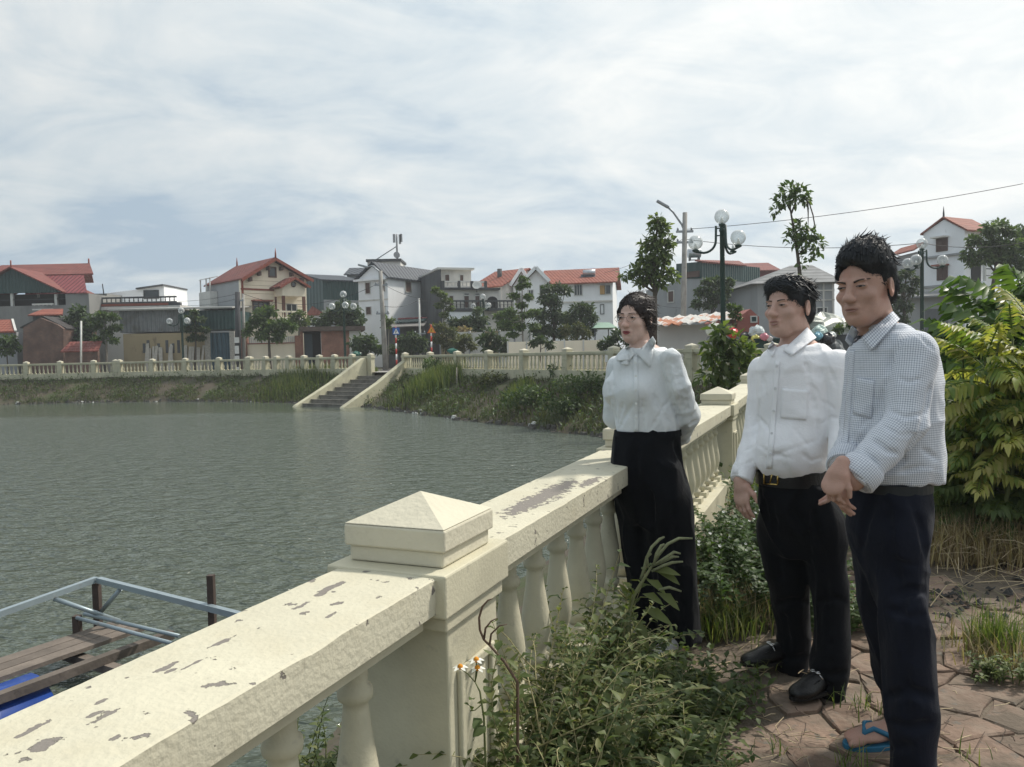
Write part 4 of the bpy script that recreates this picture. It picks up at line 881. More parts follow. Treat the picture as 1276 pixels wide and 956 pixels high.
def white_red_house():
    f, r = simple_house(678, 62, 764, 61, 7, 353, 337, M_white, M_tile2, 'house', 'long white house with red tiled roof and two white front gables', ridge='u', over=.4)
    window(f, r, 716, 355.5, 725, 368, 'f', 0, M_pale, M_glass, .06, leaves=3); w = window(f, r, 749, 356, 760.5, 366.5, 'f', 0, M_pale, M_glass, .06, leaves=2)
    window(f, r, 748.5, 380, 752, 391, 'f', 0, M_iron, M_white, .05, name='door'); z = f.f(727, 376)[1]; B_(f, 'ledge', M_grime, r, (0, f.W, -.15, -.002, z-.06, z+.06))
    mb = MB(); a = f.f(748, 367.5)[0]; z0, z1 = f.f(748, 367)[1], f.f(748, 356)[1]; f.box(mb, a-.02, a+.35, -.09, -.062, z0, z1); mb.build('shutter', mat('ochre_shutter', (.45, .27, .10)), r)
    for cx, hw, ye, ya, v0, lab in ((668.5, 17, 351, 333.5, -1.6, 1), (650.5, 14, 356.5, 335, .4, 0)):
        q = lambda px, py: f.f(px, py, v0)
        a, l, rr = q(cx, ya), q(cx-hw, ye), q(cx+hw, ye); mb = MB(); f.prismV(mb, [(l[0]+.2, 0), (rr[0]-.2, 0), (rr[0]-.2, rr[1]), (a[0], a[1]-.2), (l[0]+.2, l[1])], v0, v0+6); mb.build('front_gable', M_white, r)
        for e in (l, rr):
            mb = MB(); f.slab(mb, [(a[0], v0-.3, a[1]-.1), (e[0], v0-.3, e[1]-.1), (e[0], v0+6, e[1]-.1), (a[0], v0+6, a[1]-.1)], .1); mb.build('gable_roof', M_tile2, r); mb = MB(); mb.beam(f.w(a[0], v0-.33, a[1]), f.w(e[0], v0-.33, e[1]), .08, .26); mb.build('barge_board', M_white, r)
        if lab: window(f, r, 673, 356, 679, 371, 'f', v0, M_pale, M_black, .06, name='opening'); window(f, r, 659, 362, 664, 374, 'f', v0, M_pale, M_glass, .06, leaves=2)  # opening has a black panel, painted as the shade inside
        else: window(f, r, 647, 350, 651, 356, 'f', v0, M_pale, M_glass, .05); window(f, r, 643, 366, 648, 378, 'f', v0, M_pale, M_glass, .06)
    mb = MB(); c = f.w(f.f(733, 345, 1.4)[0], 1.4, f.f(733, 347, 1.4)[1]); k = f.f(742, 345, 1.4)[0]-f.f(733, 345, 1.4)[0]
    s = thing('solar_heater', 'solar water heater on the red roof of the long white house', 'solar heater', tuple(c)); mb.tube([c-f.u*k*.7+Vector((0, 0, .45)), c+f.u*k+Vector((0, 0, .45))], .26, 12); mb.build('tank', mat('steel_tank', (.5, .52, .54), rough=.3, metal=.6), s)
    mb = MB(); mb.poly([c-f.u*k-f.v*1.0-Vector((0, 0, .55)), c+f.u*k-f.v*1.0-Vector((0, 0, .55)), c+f.u*k+Vector((0, 0, .3)), c-f.u*k+Vector((0, 0, .3))], .05, (0, -.4, 1)); mb.build('collector', M_slate, s)
white_red_house()
def right_background():
    f = Frame(805, 54, 875, 50.5); r = f.root('house', 'grey rendered house with dark green metal top and red roof behind the lamp pole', 'house'); q = f.f
    mb = MB(); f.prismV(mb, [(0, 0), (f.W, 0), (f.W, q(875, 347)[1]), q(845, 347), q(838, 352), q(805, 362)], 0, 8); mb.build('wall', M_grey, r)
    mb = MB(); f.prismV(mb, [(q(843, 340)[0], q(843, 348)[1]), (f.W+.03, q(875, 347)[1]), (f.W+.03, q(875, 326)[1]), q(843, 329)], -.04, 7); mb.build('green_cladding', M_green, r)
    mb = MB(); z = q(875, 325)[1]; D = f.sd(905, 340, f.W)[0]; f.slab(mb, [(q(868, 325)[0], -.2, z), (f.W+.2, -.2, z-.15), (f.W+.2, 5, z-.1), (q(868, 325)[0], 5, z+.25)], .1); mb.build('roof', M_tile, r)
    window(f, r, 833, 363.5, 839.5, 376.5, 'f', 0, M_pale, M_wood, .06); window(f, r, 856, 340, 871, 345.5, 'f', -.045, M_wood, mat('brown_sheet', (.14, .09, .075)), .05)
    c = f.w(q(865, 322, 1)[0], 1, q(865, 325, 1)[1]); t = thing('roof_tank', 'steel water tank on the grey house behind the lamp pole', 'water tank', tuple(c)); mb = MB(); mb.tube([c+Vector((-.42, 0, .5)), c+Vector((.42, 0, .5))], .3, 12); mb.build('tank', MATS['steel_tank'], t); mb = MB()
    for dx in (-.3, .3): mb.box(c+Vector((dx, 0, .1)), (.08, .4, .2))
    mb.box(c+Vector((0, 0, .05)), (.62, .06, .06))
    mb.build('stand', M_iron, t)
    simple_house(911, 68, 937, 68, 6, 337, 334, M_white, M_tile, 'house', 'small white house whose red roof shows beside the green lamp post')
    f, r = simple_house(935, 65, 969, 65, 6, 337, 329, mat('maroon_cladding', (.16, .035, .04), rough=.7), M_tile, 'house', 'maroon clad house with a red roof behind the man in the white shirt')
    f = Frame(938, 46, 1042, 46); r = f.root('house', 'grey house with a weathered grey hipped roof behind the two men', 'house'); q = f.f; z1 = q(990, 352)[1]; z2 = q(990, 331, 3.5)[1]
    B_(f, 'wall', M_grey, r, (.3, f.W-.1, 0, 7, 0, z1)); a, b = f.f(985, 331, 3.5)[0], f.f(1012, 331, 3.5)[0]
    mb = MB(); V = [f.w(-.2, -.4, z1-.05), f.w(f.W+.4, -.4, z1-.05), f.w(f.W+.4, 7.4, z1-.05), f.w(-.2, 7.4, z1-.05), f.w(a, 3.5, z2), f.w(b, 3.5, z2)]; mb.add(V, [(0, 1, 5, 4), (1, 2, 5), (2, 3, 4, 5), (3, 0, 4), (3, 2, 1, 0)]); mb.build('roof', M_roofgrey, r)
    window(f, r, 1018, 384, 1030, 395, 'f', 0, M_pale, M_glass, .06)
    for px in (1012, 1026, 1038): u = q(px, 370)[0]; B_(f, 'pilaster', M_grime, r, (u-.05, u+.05, -.05, -.002, 0, z1-.1))
    for py in (362, 374): z = q(1025, py)[1]; B_(f, 'ledge', M_grime, r, (q(1012, py)[0], f.W-.1, -.055, -.003, z-.04, z+.04))
    f = Frame(918, 30, 946, 30); r = f.root('market_shed', 'brick red shed with a patched white and orange tarpaulin roof', 'shed'); q = f.f
    mb = MB(); f.prismV(mb, [(0, 0), (f.W, 0), (f.W, q(946, 395)[1]), q(935, 385), q(918, 397)], 0, 5); mb.build('wall', mat('brick_red_sheet', (.30, .10, .08), rough=.7, var=.2, scale=3), r)
    u0 = q(817, 395)[0]; mb = MB(); f.box(mb, u0+.2, -.01, .6, 5, 0, q(860, 404)[1]); mb.build('rear_wall', M_grime, r)
    mt = mat('patched_tarpaulin', (.55, .53, .50), rough=.7, var=.1, scale=2, bump=.5, bscale=6, stain=[((.42, .16, .08), .52, .56, .9), ((.24, .23, .22), .6, .68, 2.6)])
    V = []; F = []; n, m_ = 24, 8
    for i in range(n+1):
        for j in range(m_+1):
            u = u0+(q(935, 385)[0]-u0+.1)*i/n - (j/m_)*0.0; t = j/m_; ft = q(917, 398)[1]-.0; zz = (q(820, 407)[1]*(1-i/n)+ft*(i/n))*(1-t)+(q(820, 394)[1]*(1-i/n)+q(935, 384)[1]*(i/n))*t
            uu = u-(1-t)*.5*(i/n); V.append(f.w(uu, -.4+t*3.4, zz+.06*math.sin(i*1.9+j)+.03*random.random()))
    for i in range(n):
        for j in range(m_): a = i*(m_+1)+j; F.append((a, a+m_+1, a+m_+2, a+1))
    o = raw('tarpaulin_roof', V, F, mt, r, smooth=True); md = o.modifiers.new('s', 'SOLIDIFY'); md.thickness = .03
    window(f, r, 936, 395, 942, 401, 'f', 0, M_pale, M_green, .04)
    g = Frame(632, 38, 750, 38); lw = g.root('low_wall', 'low cream wall across the road behind the long balustrade', 'wall'); n = 5
    for i in range(n): B_(g, 'wall_panel', M_creamw, lw, (g.W*i/n+.04, g.W*(i+1)/n-.04, 0, .15, .2, g.f(690, 425)[1]))
    for i in range(n+1): B_(g, 'post', M_grime, lw, (g.W*i/n-.038, g.W*i/n+.038, -.04, .2, .2, g.f(690, 424)[1]))
    g = Frame(738, 45, 768, 45); c = g.root('canopy', 'small pale green canopy on thin posts beside the woman', 'canopy'); mb = MB(); z0, z1 = g.f(750, 409)[1], g.f(750, 402, 1.5)[1]; V = [g.w(0, -.5, z0), g.w(g.W, -.5, z0), g.w(g.W, 3, z0), g.w(0, 3, z0), g.w(g.W*.3, 1.2, z1), g.w(g.W*.8, 1.2, z1)]; mb.add(V, [(0, 1, 5, 4), (1, 2, 5), (2, 3, 4, 5), (3, 0, 4), (3, 2, 1, 0)]); mb.build('roof', mat('pale_green_canvas', (.22, .33, .26), rough=.7), c)
    for u in (.1, g.W-.1):
        for v in (-.4, 2.9): mb = MB(); a = g.w(u, v, .35); mb.tube([a, Vector((a.x, a.y, z0))], .04, 6); mb.build('post', M_iron, c)
    f = Frame(1151, 48, 1202, 45.7); r = f.root('house', 'white three storey house with a red roof behind the green shrubs', 'house'); q = f.f; W = f.W; D = f.sd(1237, 330, W)[0]
    e0, ap, e1 = q(1151, 291), q(1176.5, 272), q(1202, 287); mb = MB(); f.prismV(mb, [(0, 0), (W, 0), (W, e1[1]), (ap[0], ap[1]-.08), (0, e0[1])], 0, D); mb.build('wall', wall_mat('bluish_whitewash', (.85, .865, .88), (.68, .69, .69), .66), r)
    for e, s in ((e0, -.15), (e1, .25)): mb = MB(); f.slab(mb, [(ap[0], -.12, ap[1]), (e[0]+s, -.12, e[1]-.1), (e[0]+s, D, e[1]-.1), (ap[0], D, ap[1])], .1); mb.build('roof', M_tile2, r)
    c = f.w(ap[0], -.05, ap[1]); mb = MB(); mb.tube([c, c+Vector((0, 0, .3)), c+Vector((0, 0, .7))], [.06, .05, .01], 6); mb.build('finial', M_dark, r)
    for b in ((1168, 299, 1180, 313), (1169, 333.5, 1180, 348.5)): window(f, r, *b, 'f', 0, M_wood, M_wood, .06, leaves=2, sill=(M_grime if b[1] < 310 else M_tile2))
    for py in (319, 356): z = q(1176, py)[1]; B_(f, 'ledge', M_grey, r, (-.05, W+.06, -.18, -.002, z-.06, z+.06))
    z0, z1 = q(1202, 352)[1], q(1202, 321)[1]; v1 = f.sd(1225, 340, W)[0]
    B_(f, 'balcony', MATS['bluish_whitewash'], r, (W+.002, W+1.0, .3, v1, z0-.3, z0), (W+.002, W+1.0, .3, v1, z1-.05, z1+.15)); B_(f, 'balcony_opening', M_black, r, (W+.003, W+.06, .6, v1-.3, z0+.05, z1-.3))  # balcony opening is a black plate coloured as interior shade
    for v in (.35, v1-.15): B_(f, 'balcony_column', M_pale, r, (W+.85, W+.98, v, v+.13, z0+.001, z1-.052))
    B_(f, 'balcony_rail', M_iron, r, (W+.9, W+.93, .4, v1-.1, z0+.7, z0+.75), (W+.9, W+.93, .4, v1-.1, z0+.3, z0+.34))
    g = Frame(1131, 44, 1196, 44); t = g.root('annex', 'low flat roofed grey annex in front of the white three storey house', 'building'); z = lambda py: g.f(1160, py)[1]
    B_(g, 'wall', M_grey, t, (0, g.W, 0, 1.6, 0, z(368))); mb = MB(); g.slab(mb, [(-.3, -.5, z(372)), (g.W+.2, -.5, z(370)), (g.W+.2, 1.8, z(361)), (-.1, 1.8, z(364))], .1); mb.build('roof', M_roofgrey, t); B_(g, 'shutter', mat('grey_roller_shutter', (.12, .13, .14)), t, (1.0, 2.3, -.03, -.002, .4, z(385)))
    g = Frame(1138, 50, 1152, 50); t = g.root('outbuilding', 'narrow grey outbuilding with a tiny red roof beside the white three storey house', 'building'); B_(g, 'wall', M_grey, t, (.2, g.W, 0, 3, 0, g.f(1145, 314)[1])); z = g.f(1145, 313)[1]; mb = MB(); g.slab(mb, [(-.1, -.3, z), (g.W, -.3, z+.5), (g.W, 3, z+.5), (-.1, 3, z)], .1); mb.build('roof', M_tile2, t)
    g = Frame(1036, 24, 1110, 24); t = g.root('yard_wall', 'dark grey yard wall behind the man in the checked shirt', 'wall'); B_(g, 'wall', M_dark, t, (0, g.W, 0, .2, .2, g.f(1060, 417)[1])); B_(g, 'coping', M_grey, t, (-.04, g.W+.04, -.04, .24, g.f(1060, 417)[1]+.002, g.f(1060, 415)[1]))
right_background()
# ============================================================ lamps, poles, wires, signs, refuse
M_lampgreen = mat('dark_green_lamp_paint', (.012, .04, .032), rough=.45, var=.2)
def globe_mat():
    m = bpy.data.materials.new('clear_globe'); m.use_nodes = True; nt = m.node_tree; N = nt.nodes; L = nt.links; b = N['Principled BSDF']; out = N['Material Output']
    b.inputs['Base Color'].default_value = (.72, .74, .74, 1); b.inputs['Roughness'].default_value = .12
    t = N.new('ShaderNodeBsdfTransparent'); t.inputs[0].default_value = (.93, .95, .95, 1); lw = N.new('ShaderNodeLayerWeight'); lw.inputs[0].default_value = .45
    mr = N.new('ShaderNodeMapRange'); mr.inputs[3].default_value = .25; mr.inputs[4].default_value = .95; L.new(lw.outputs['Facing'], mr.inputs[0])
    mx = N.new('ShaderNodeMixShader'); L.new(mr.outputs[0], mx.inputs[0]); L.new(t.outputs[0], mx.inputs[1]); L.new(b.outputs[0], mx.inputs[2]); L.new(mx.outputs[0], out.inputs[0]); return m
M_globe = globe_mat(); M_bulb = mat('white_bulb', (.8, .8, .78), rough=.3)
def street_lamp(px, d, ytop, label, broken=(), rot=20, seg=16, narm=3, k=1.0):
    base = P(px, 440, d); base = Vector((base.x, base.y, float(gz(base.x, base.y)))); H = P(px, ytop, d).z-base.z
    t = thing('street_lamp', label, 'street lamp', tuple(base), 'globe street lamps round the pond')
    mb = MB(); mb.lathe(base, [(.16*k, 0), (.16*k, .12), (.10*k, .2), (.075*k, .5), (.065*k, H-.22), (.085*k, H-.20), (.085*k, H-.16), (.065*k, H-.14), (.06*k, H)], 12)
    mb.build('pole', M_lampgreen, t)
    top = base+Vector((0, 0, H))
    def globe(c, parent, gone):
        mb = MB(); mb.lathe(c+Vector((0, 0, -.03)), [(.03*k, -.05), (.09*k, -.02), (.10*k, .02), (.05*k, .04)], 10); cup = mb.build('lamp_cup', M_lampgreen, parent)
        if not gone:
            mb = MB(); mb.ball(c+Vector((0, 0, .20*k)), .205*k, seg, seg//2); mb.build('globe', M_globe, cup)
        mb = MB(); mb.lathe(c, [(.03*k, 0), (.045*k, .08), (.03*k, .16*k), (.005, .18*k)], 6); mb.build('bulb', M_bulb, cup)
    globe(top, t, False)
    for i in range(narm):
        a = R(rot+i*360/narm); o = Vector((math.cos(a), math.sin(a), 0)); pts = [top-Vector((0, 0, .05))+o*.16*k, top-Vector((0, 0, .45*k))+o*.17*k]
        for j in range(1, 7): b = math.pi/2*j/6; pts.append(top-Vector((0, 0, .45*k+.33*k*math.sin(b)))+o*(.17+.33*(1-math.cos(b)))*k)
        end = top-Vector((0, 0, .74*k))+o*.72*k; pts.append(end)
        mb = MB(); mb.tube(pts, .033*k, 8)
        for dz in (.12, .32): mb.tube([top-Vector((0, 0, dz*k)), top-Vector((0, 0, dz*k))+o*.16*k], .02*k, 6)
        ar = mb.build('arm', M_lampgreen, t); globe(end+Vector((0, 0, .06)), t, i in broken)
street_lamp(901.5, 21.5, 279, 'tall green lamp post with clear globes between the woman and the white shirted man', broken=(2,), rot=170)
street_lamp(1149, 30, 310, 'green lamp post with clear glass globes in front of the white three storey house', rot=-14)
street_lamp(430, 45, 371, 'green lamp post standing behind the short balustrade by the brick shed', rot=170, seg=10)
street_lamp(455, 62, 389, 'smaller farther green lamp post just before the white house', rot=150, seg=10)
street_lamp(603.5, 56, 373, 'green lamp post in the trees before the roof terrace building', rot=185, seg=10)
street_lamp(228, 50, 391, 'green lamp post standing before the corrugated shed', rot=200, seg=10)
M_pole = mat('pole_concrete', (.30, .29, .27), rough=.9, var=.15, scale=2, stain=((.18, .17, .155), .5, .7, 1.5)); M_cable = mat('black_cable', (.02, .02, .022), rough=.6); M_paper = mat('paper_notice', (.62, .62, .6)); M_steel = mat('galvanised_steel', (.30, .32, .34), rough=.45, metal=.5)
def pole(px0, y0, px1, d, label, r0=.17, r1=.10, lamp=None, notices=(), m=None, bands=()):
    a = P(px1, 440, d); a.z = float(gz(a.x, a.y))-.05; b = P(px0, y0, d); t = thing('utility_pole', label, 'utility pole', tuple(a)); mb = MB()
    dx = (b-a); mb.tube([a, b], [r0, r1], 10); mb.build('shaft', m or M_pole, t)
    if lamp:
        h = P(lamp[0], lamp[1], d); s = b+(a-b)*lamp[2]; mb = MB(); mb.tube([s, s+Vector((-.12, 0, .3)), s.lerp(h, .45)+Vector((-.15, 0, .35)), h], .045, 8); mb.build('lamp_arm', M_steel, t); mb = MB(); dd = (h-s); dd.z *= .4; dd.normalize(); mb.beam(h-dd*.05, h+dd*.55, .2, .11); o = mb.build('lamp_head', M_steel, t); bevel(o, .03)
    for (py, h, w) in notices: c = a.lerp(b, (440-py)/(440-y0)); mb = MB(); mb.box(c+Vector((0, -r0*1.02, 0)), (w, .02, h)); mb.build('notice', M_paper, t)
    for py in bands: c = a.lerp(b, (440-py)/(440-y0)); mb = MB(); mb.box(c, (.75, .09, .09)); 
    if bands:
        mb = MB()
        for py in bands: c = a.lerp(b, (440-py)/(440-y0)); mb.box(c, (.75, .09, .09)); mb.lathe(c+Vector((.3, 0, .05)), [(.04, 0), (.05, .06), (.03, .12)], 6); mb.lathe(c+Vector((-.3, 0, .05)), [(.04, 0), (.05, .06), (.03, .12)], 6)
        mb.build('crossarm', M_steel, t)
    return t
pole(853.5, 265, 850.5, 34, 'pale concrete pole with a curved lamp arm beside the tall round topped tree', .13, .10, (832, 258, .12), [(418, .3, .2)], bands=(286, 298))
pole(474, 337.6, 480, 44, 'concrete pole with a curved lamp arm in front of the white house', .16, .11, (458, 333, .05), bands=(352, 381))
pole(296, 364, 296, 49, 'dark pole with white notices beside the blue gate', .22, .15, None, [(409, .35, .3), (418, .5, .25), (425.5, .25, .3), (436, .25, .25)], m=mat('dark_pole_concrete', (.06, .06, .065), rough=.9), bands=(372,))
pole(303, 366, 303.5, 49.3, 'slim grey pole close beside the dark pole with notices', .11, .08)
t = pole(522, 372, 524, 50, 'thin crooked pale pole with a crossarm before the blackened wall', .07, .06, m=M_pale, bands=(406,))
def wire(pts, sag, label):
    Q = [P(*p) for p in pts]; out = []
    for i in range(len(Q)-1):
        for j in range(12): f = j/12; q = Q[i].lerp(Q[i+1], f); q.z -= sag*4*f*(1-f); out.append(q)
    out.append(Q[-1]); mb = MB(); mb.tube(out, .012, 4); o = mb.build('overhead_wire', M_cable, None, loc=tuple(Q[0])); tag(o, label, 'wire', 'overhead wires')
wire([(222, 375.5, 58), (296, 366, 49)], .12, 'black wire from the flat roofed building to the dark pole'); wire([(222, 380, 58), (296, 372, 49)], .2, 'lower black wire from the flat roofed building to the dark pole')
wire([(303, 366, 49), (474, 352, 44)], .95, 'wire sagging in front of the cream house to the lamp pole'); wire([(476, 381, 44), (523, 373, 50)], .25, 'wire from the lamp pole to the thin crooked pole')
wire([(474, 352, 44), (524, 372, 50)], .15, 'upper wire from the lamp pole to the crooked pole across the white house'); wire([(753, 340, 60), (853, 297, 34)], .2, 'wire from the red roofed white house to the pale lamp pole')
wire([(523, 373, 50), (640, 379, 52)], .2, 'wire crossing in front of the roof terrace building')
wire([(853, 286, 34), (1310, 222, 30)], .25, 'highest faint wire crossing the sky from the pale pole'); wire([(853, 298, 34), (1149, 303, 30), (1310, 294, 28)], .28, 'wire running past the two globe lamps across the white three storey house')
wire([(805, 376, 51), (853, 384, 34)], .1, 'low wire from the grey house to the pale lamp pole')

M_signred = mat('sign_red', (.42, .03, .02), rough=.4); M_signwhite = mat('sign_white', (.75, .75, .74), rough=.4); M_signblue = mat('sign_blue', (.02, .11, .38), rough=.35); M_signor = mat('sign_orange', (.62, .13, .02), rough=.35)
def sign(px, d, y0, y1, kind, label):
    a = P(px, 440, d); a.z = float(gz(a.x, a.y)); top = P(px, y0-1, d); t = thing('road_sign', label, 'road sign', tuple(a)); H = top.z-a.z; n = 8
    for i in range(n): mb = MB(); mb.tube([a+Vector((0, 0, H*i/n+.001)), a+Vector((0, 0, H*(i+1)/n))], .045, 8); mb.build('post_band', M_signred if i % 2 else M_signwhite, t)
    s = (P(px, y0, d)-P(px, y1, d)).length/2; c = P(px, (y0+y1)/2, d)+Vector((0, -.07, 0)); mb = MB(); F = Vector((0, -.006, 0))
    def plate(pts, m, off, parent, nm): mb = MB(); mb.poly([c+F*off+Vector((x*s, 0, z*s)) for x, z in pts], .012, (0, 1, 0)); return mb.build(nm, m, parent)
    person = [(-.10, -.45), (.05, -.1), (.02, .05), (.22, -.02), (.25, .06), (.06, .2), (-.05, .22), (-.22, .06), (-.16, .02), (-.06, .10), (-.06, -.1), (-.28, -.42)]
    if kind == 'cross':
        p = plate([(-1, -1), (1, -1), (1, 1), (-1, 1)], M_signblue, 0, t, 'plate'); plate([(-.82, -.72), (.82, -.72), (0, .78)], M_signwhite, 3, p, 'triangle'); plate([(x*1.0, z*1.0-.12) for x, z in person], mat('sign_black', (.01, .01, .012)), 6, p, 'walking_figure'); mb = MB(); mb.tube([c+F*6.1+Vector((.02*s, 0, .2*s)), c+F*7+Vector((.02*s, 0, .2*s))], .1*s, 8); mb.build('figure_head', MATS['sign_black'], p)
    else:
        p = plate([(-1.05, -.85), (1.05, -.85), (0, 1.05)], M_signor, 0, t, 'plate'); plate([(-.66, -.62), (.66, -.62), (0, .58)], mat('sign_amber', (.65, .35, .03), rough=.4), 3, p, 'inner_triangle'); plate([(x*.8, z*.8-.15) for x, z in person], MATS['sign_black'], 6, p, 'walking_figure')
sign(493.8, 43, 408.5, 417.3, 'cross', 'blue square pedestrian crossing sign on a red and white post'); sign(537.8, 42, 405.5, 416, 'warn', 'orange triangular warning sign on a red and white post')

# --- refuse: dark bin and plastic bags behind the corner of the balustrade
def bag(px, py, d, rpx, col, label, sq=.8):
    c = P(px, py, d); r = rpx*d/FPX; n, m_ = 14, 9; V = []; rs = random.Random(int(px*7+py)); ph = [rs.uniform(0, 6) for _ in range(6)]
    for i in range(m_+1):
        th = math.pi*i/m_
        for k in range(n):
            a = 2*math.pi*k/n; f = 1+.12*math.sin(3*a+ph[0]+2*th)+.10*math.sin(5*a+ph[1])*math.sin(th*3+ph[2])+rs.uniform(-.07, .07); V.append((c.x+r*f*math.sin(th)*math.cos(a), c.y+r*f*math.sin(th)*math.sin(a)*.8, c.z-r*sq*f*math.cos(th)))
    for k in range(n): V[m_*n+k] = (c.x+.05*r*math.cos(k), c.y+.05*r*math.sin(k), c.z+r*sq*1.25)
    F = [(i*n+k, i*n+(k+1) % n, (i+1)*n+(k+1) % n, (i+1)*n+k) for i in range(m_) for k in range(n)]
    nm = 'plastic_%d_%d_%d' % tuple(int(x*100) for x in col); o = raw('rubbish_bag', V, F, mat(nm, col, rough=.35, var=.15, scale=9), None, smooth=False, loc=(c.x, c.y, c.z-r*sq)); tag(o, label, 'rubbish bag', 'rubbish bags heaped at the bin')
BD = 21
b0 = P(953, 445, BD); b0.z = float(gz(b0.x, b0.y)); t = thing('rubbish_bin', 'dark green rubbish bin beside the white shirted man', 'bin', tuple(b0)); h = P(953, 424, BD).z-b0.z
mb = MB(); mb.hexa([b0+Vector(v) for v in ((-.26, -.22, .02), (.26, -.22, .02), (.26, .3, .02), (-.26, .3, .02), (-.36, -.3, h), (.36, -.3, h), (.36, .38, h), (-.36, .38, h))]); o = mb.build('body', mat('bin_green', (.01, .035, .03), rough=.5), t); bevel(o, .03)
mb = MB(); mb.box(b0+Vector((0, .04, h+.02)), (.78, .74, .05)); mb.build('rim', MATS['bin_green'], t)
bag(913, 415, BD, 7.5, (.60, .06, .06), 'bright red plastic bag on top of the green sapling beside the lamp post'); bag(943.5, 414, BD+.3, 9.5, (.55, .60, .60), 'large pale plastic bag above the dark bin'); bag(942, 422.5, BD-.2, 6, (.55, .50, .12), 'yellow plastic bag on the edge of the bin'); bag(952.5, 420, BD-.3, 5.5, (.62, .22, .27), 'pink plastic bag on the bin')
bag(929, 421, BD+.4, 8, (.02, .02, .024), 'black rubbish bag between the red bag and the bin'); bag(958, 422, BD-.3, 4.5, (.6, .55, .54), 'small whitish bag at the end of the bin'); bag(889, 411, BD+.2, 9, (.62, .62, .56), 'white sack leaning beside the green lamp post', .9)
bag(1021, 414, BD+1, 10, (.50, .62, .56), 'pale green bag behind the white shirted man'); bag(1019, 419, BD+.5, 6, (.20, .42, .52), 'light blue plastic bag behind the white shirted man'); bag(1031, 423, BD+.6, 9, (.02, .02, .025), 'black rubbish bag at the right end of the heap'); bag(1036, 418.5, BD+.9, 5.5, (.62, .64, .62), 'small white bag on the black rubbish bag')
bag(1005, 424, BD+1, 12, (.025, .025, .03), 'black rubbish sack half hidden by the white shirted man')
bag(914, 437, BD+.5, 19, (.05, .05, .055), 'large dark rubbish sack under the bright red bag', .85); bag(890, 432, BD+.4, 15, (.20, .20, .19), 'grey rubbish sack under the white sack', .95); bag(932, 441, BD+.9, 17, (.03, .03, .034), 'big black rubbish sack behind the bin', .9); bag(1022, 438, BD+1.2, 20, (.04, .04, .045), 'large black rubbish sack under the pale green bag', .95); bag(1040, 440, BD+1.1, 14, (.14, .15, .15), 'grey rubbish sack at the right end of the heap', 1.0); bag(1002, 444, BD+1.3, 17, (.05, .06, .055), 'dark rubbish sack at the foot of the heap', .8)
for px, py, r, c, lab in ((1024, 412, 34, (.28, .30, .26), 'grey tarpaulin mound behind the bags'),): bag(px, py, 26, r, c, lab, .55)
bag(444, 441, 42, 6, (.01, .10, .07), 'dark green plastic heap behind the short balustrade', .5); bag(564, 437.5, 40, 6.5, (.01, .11, .08), 'dark green plastic heap behind the long balustrade', .5)
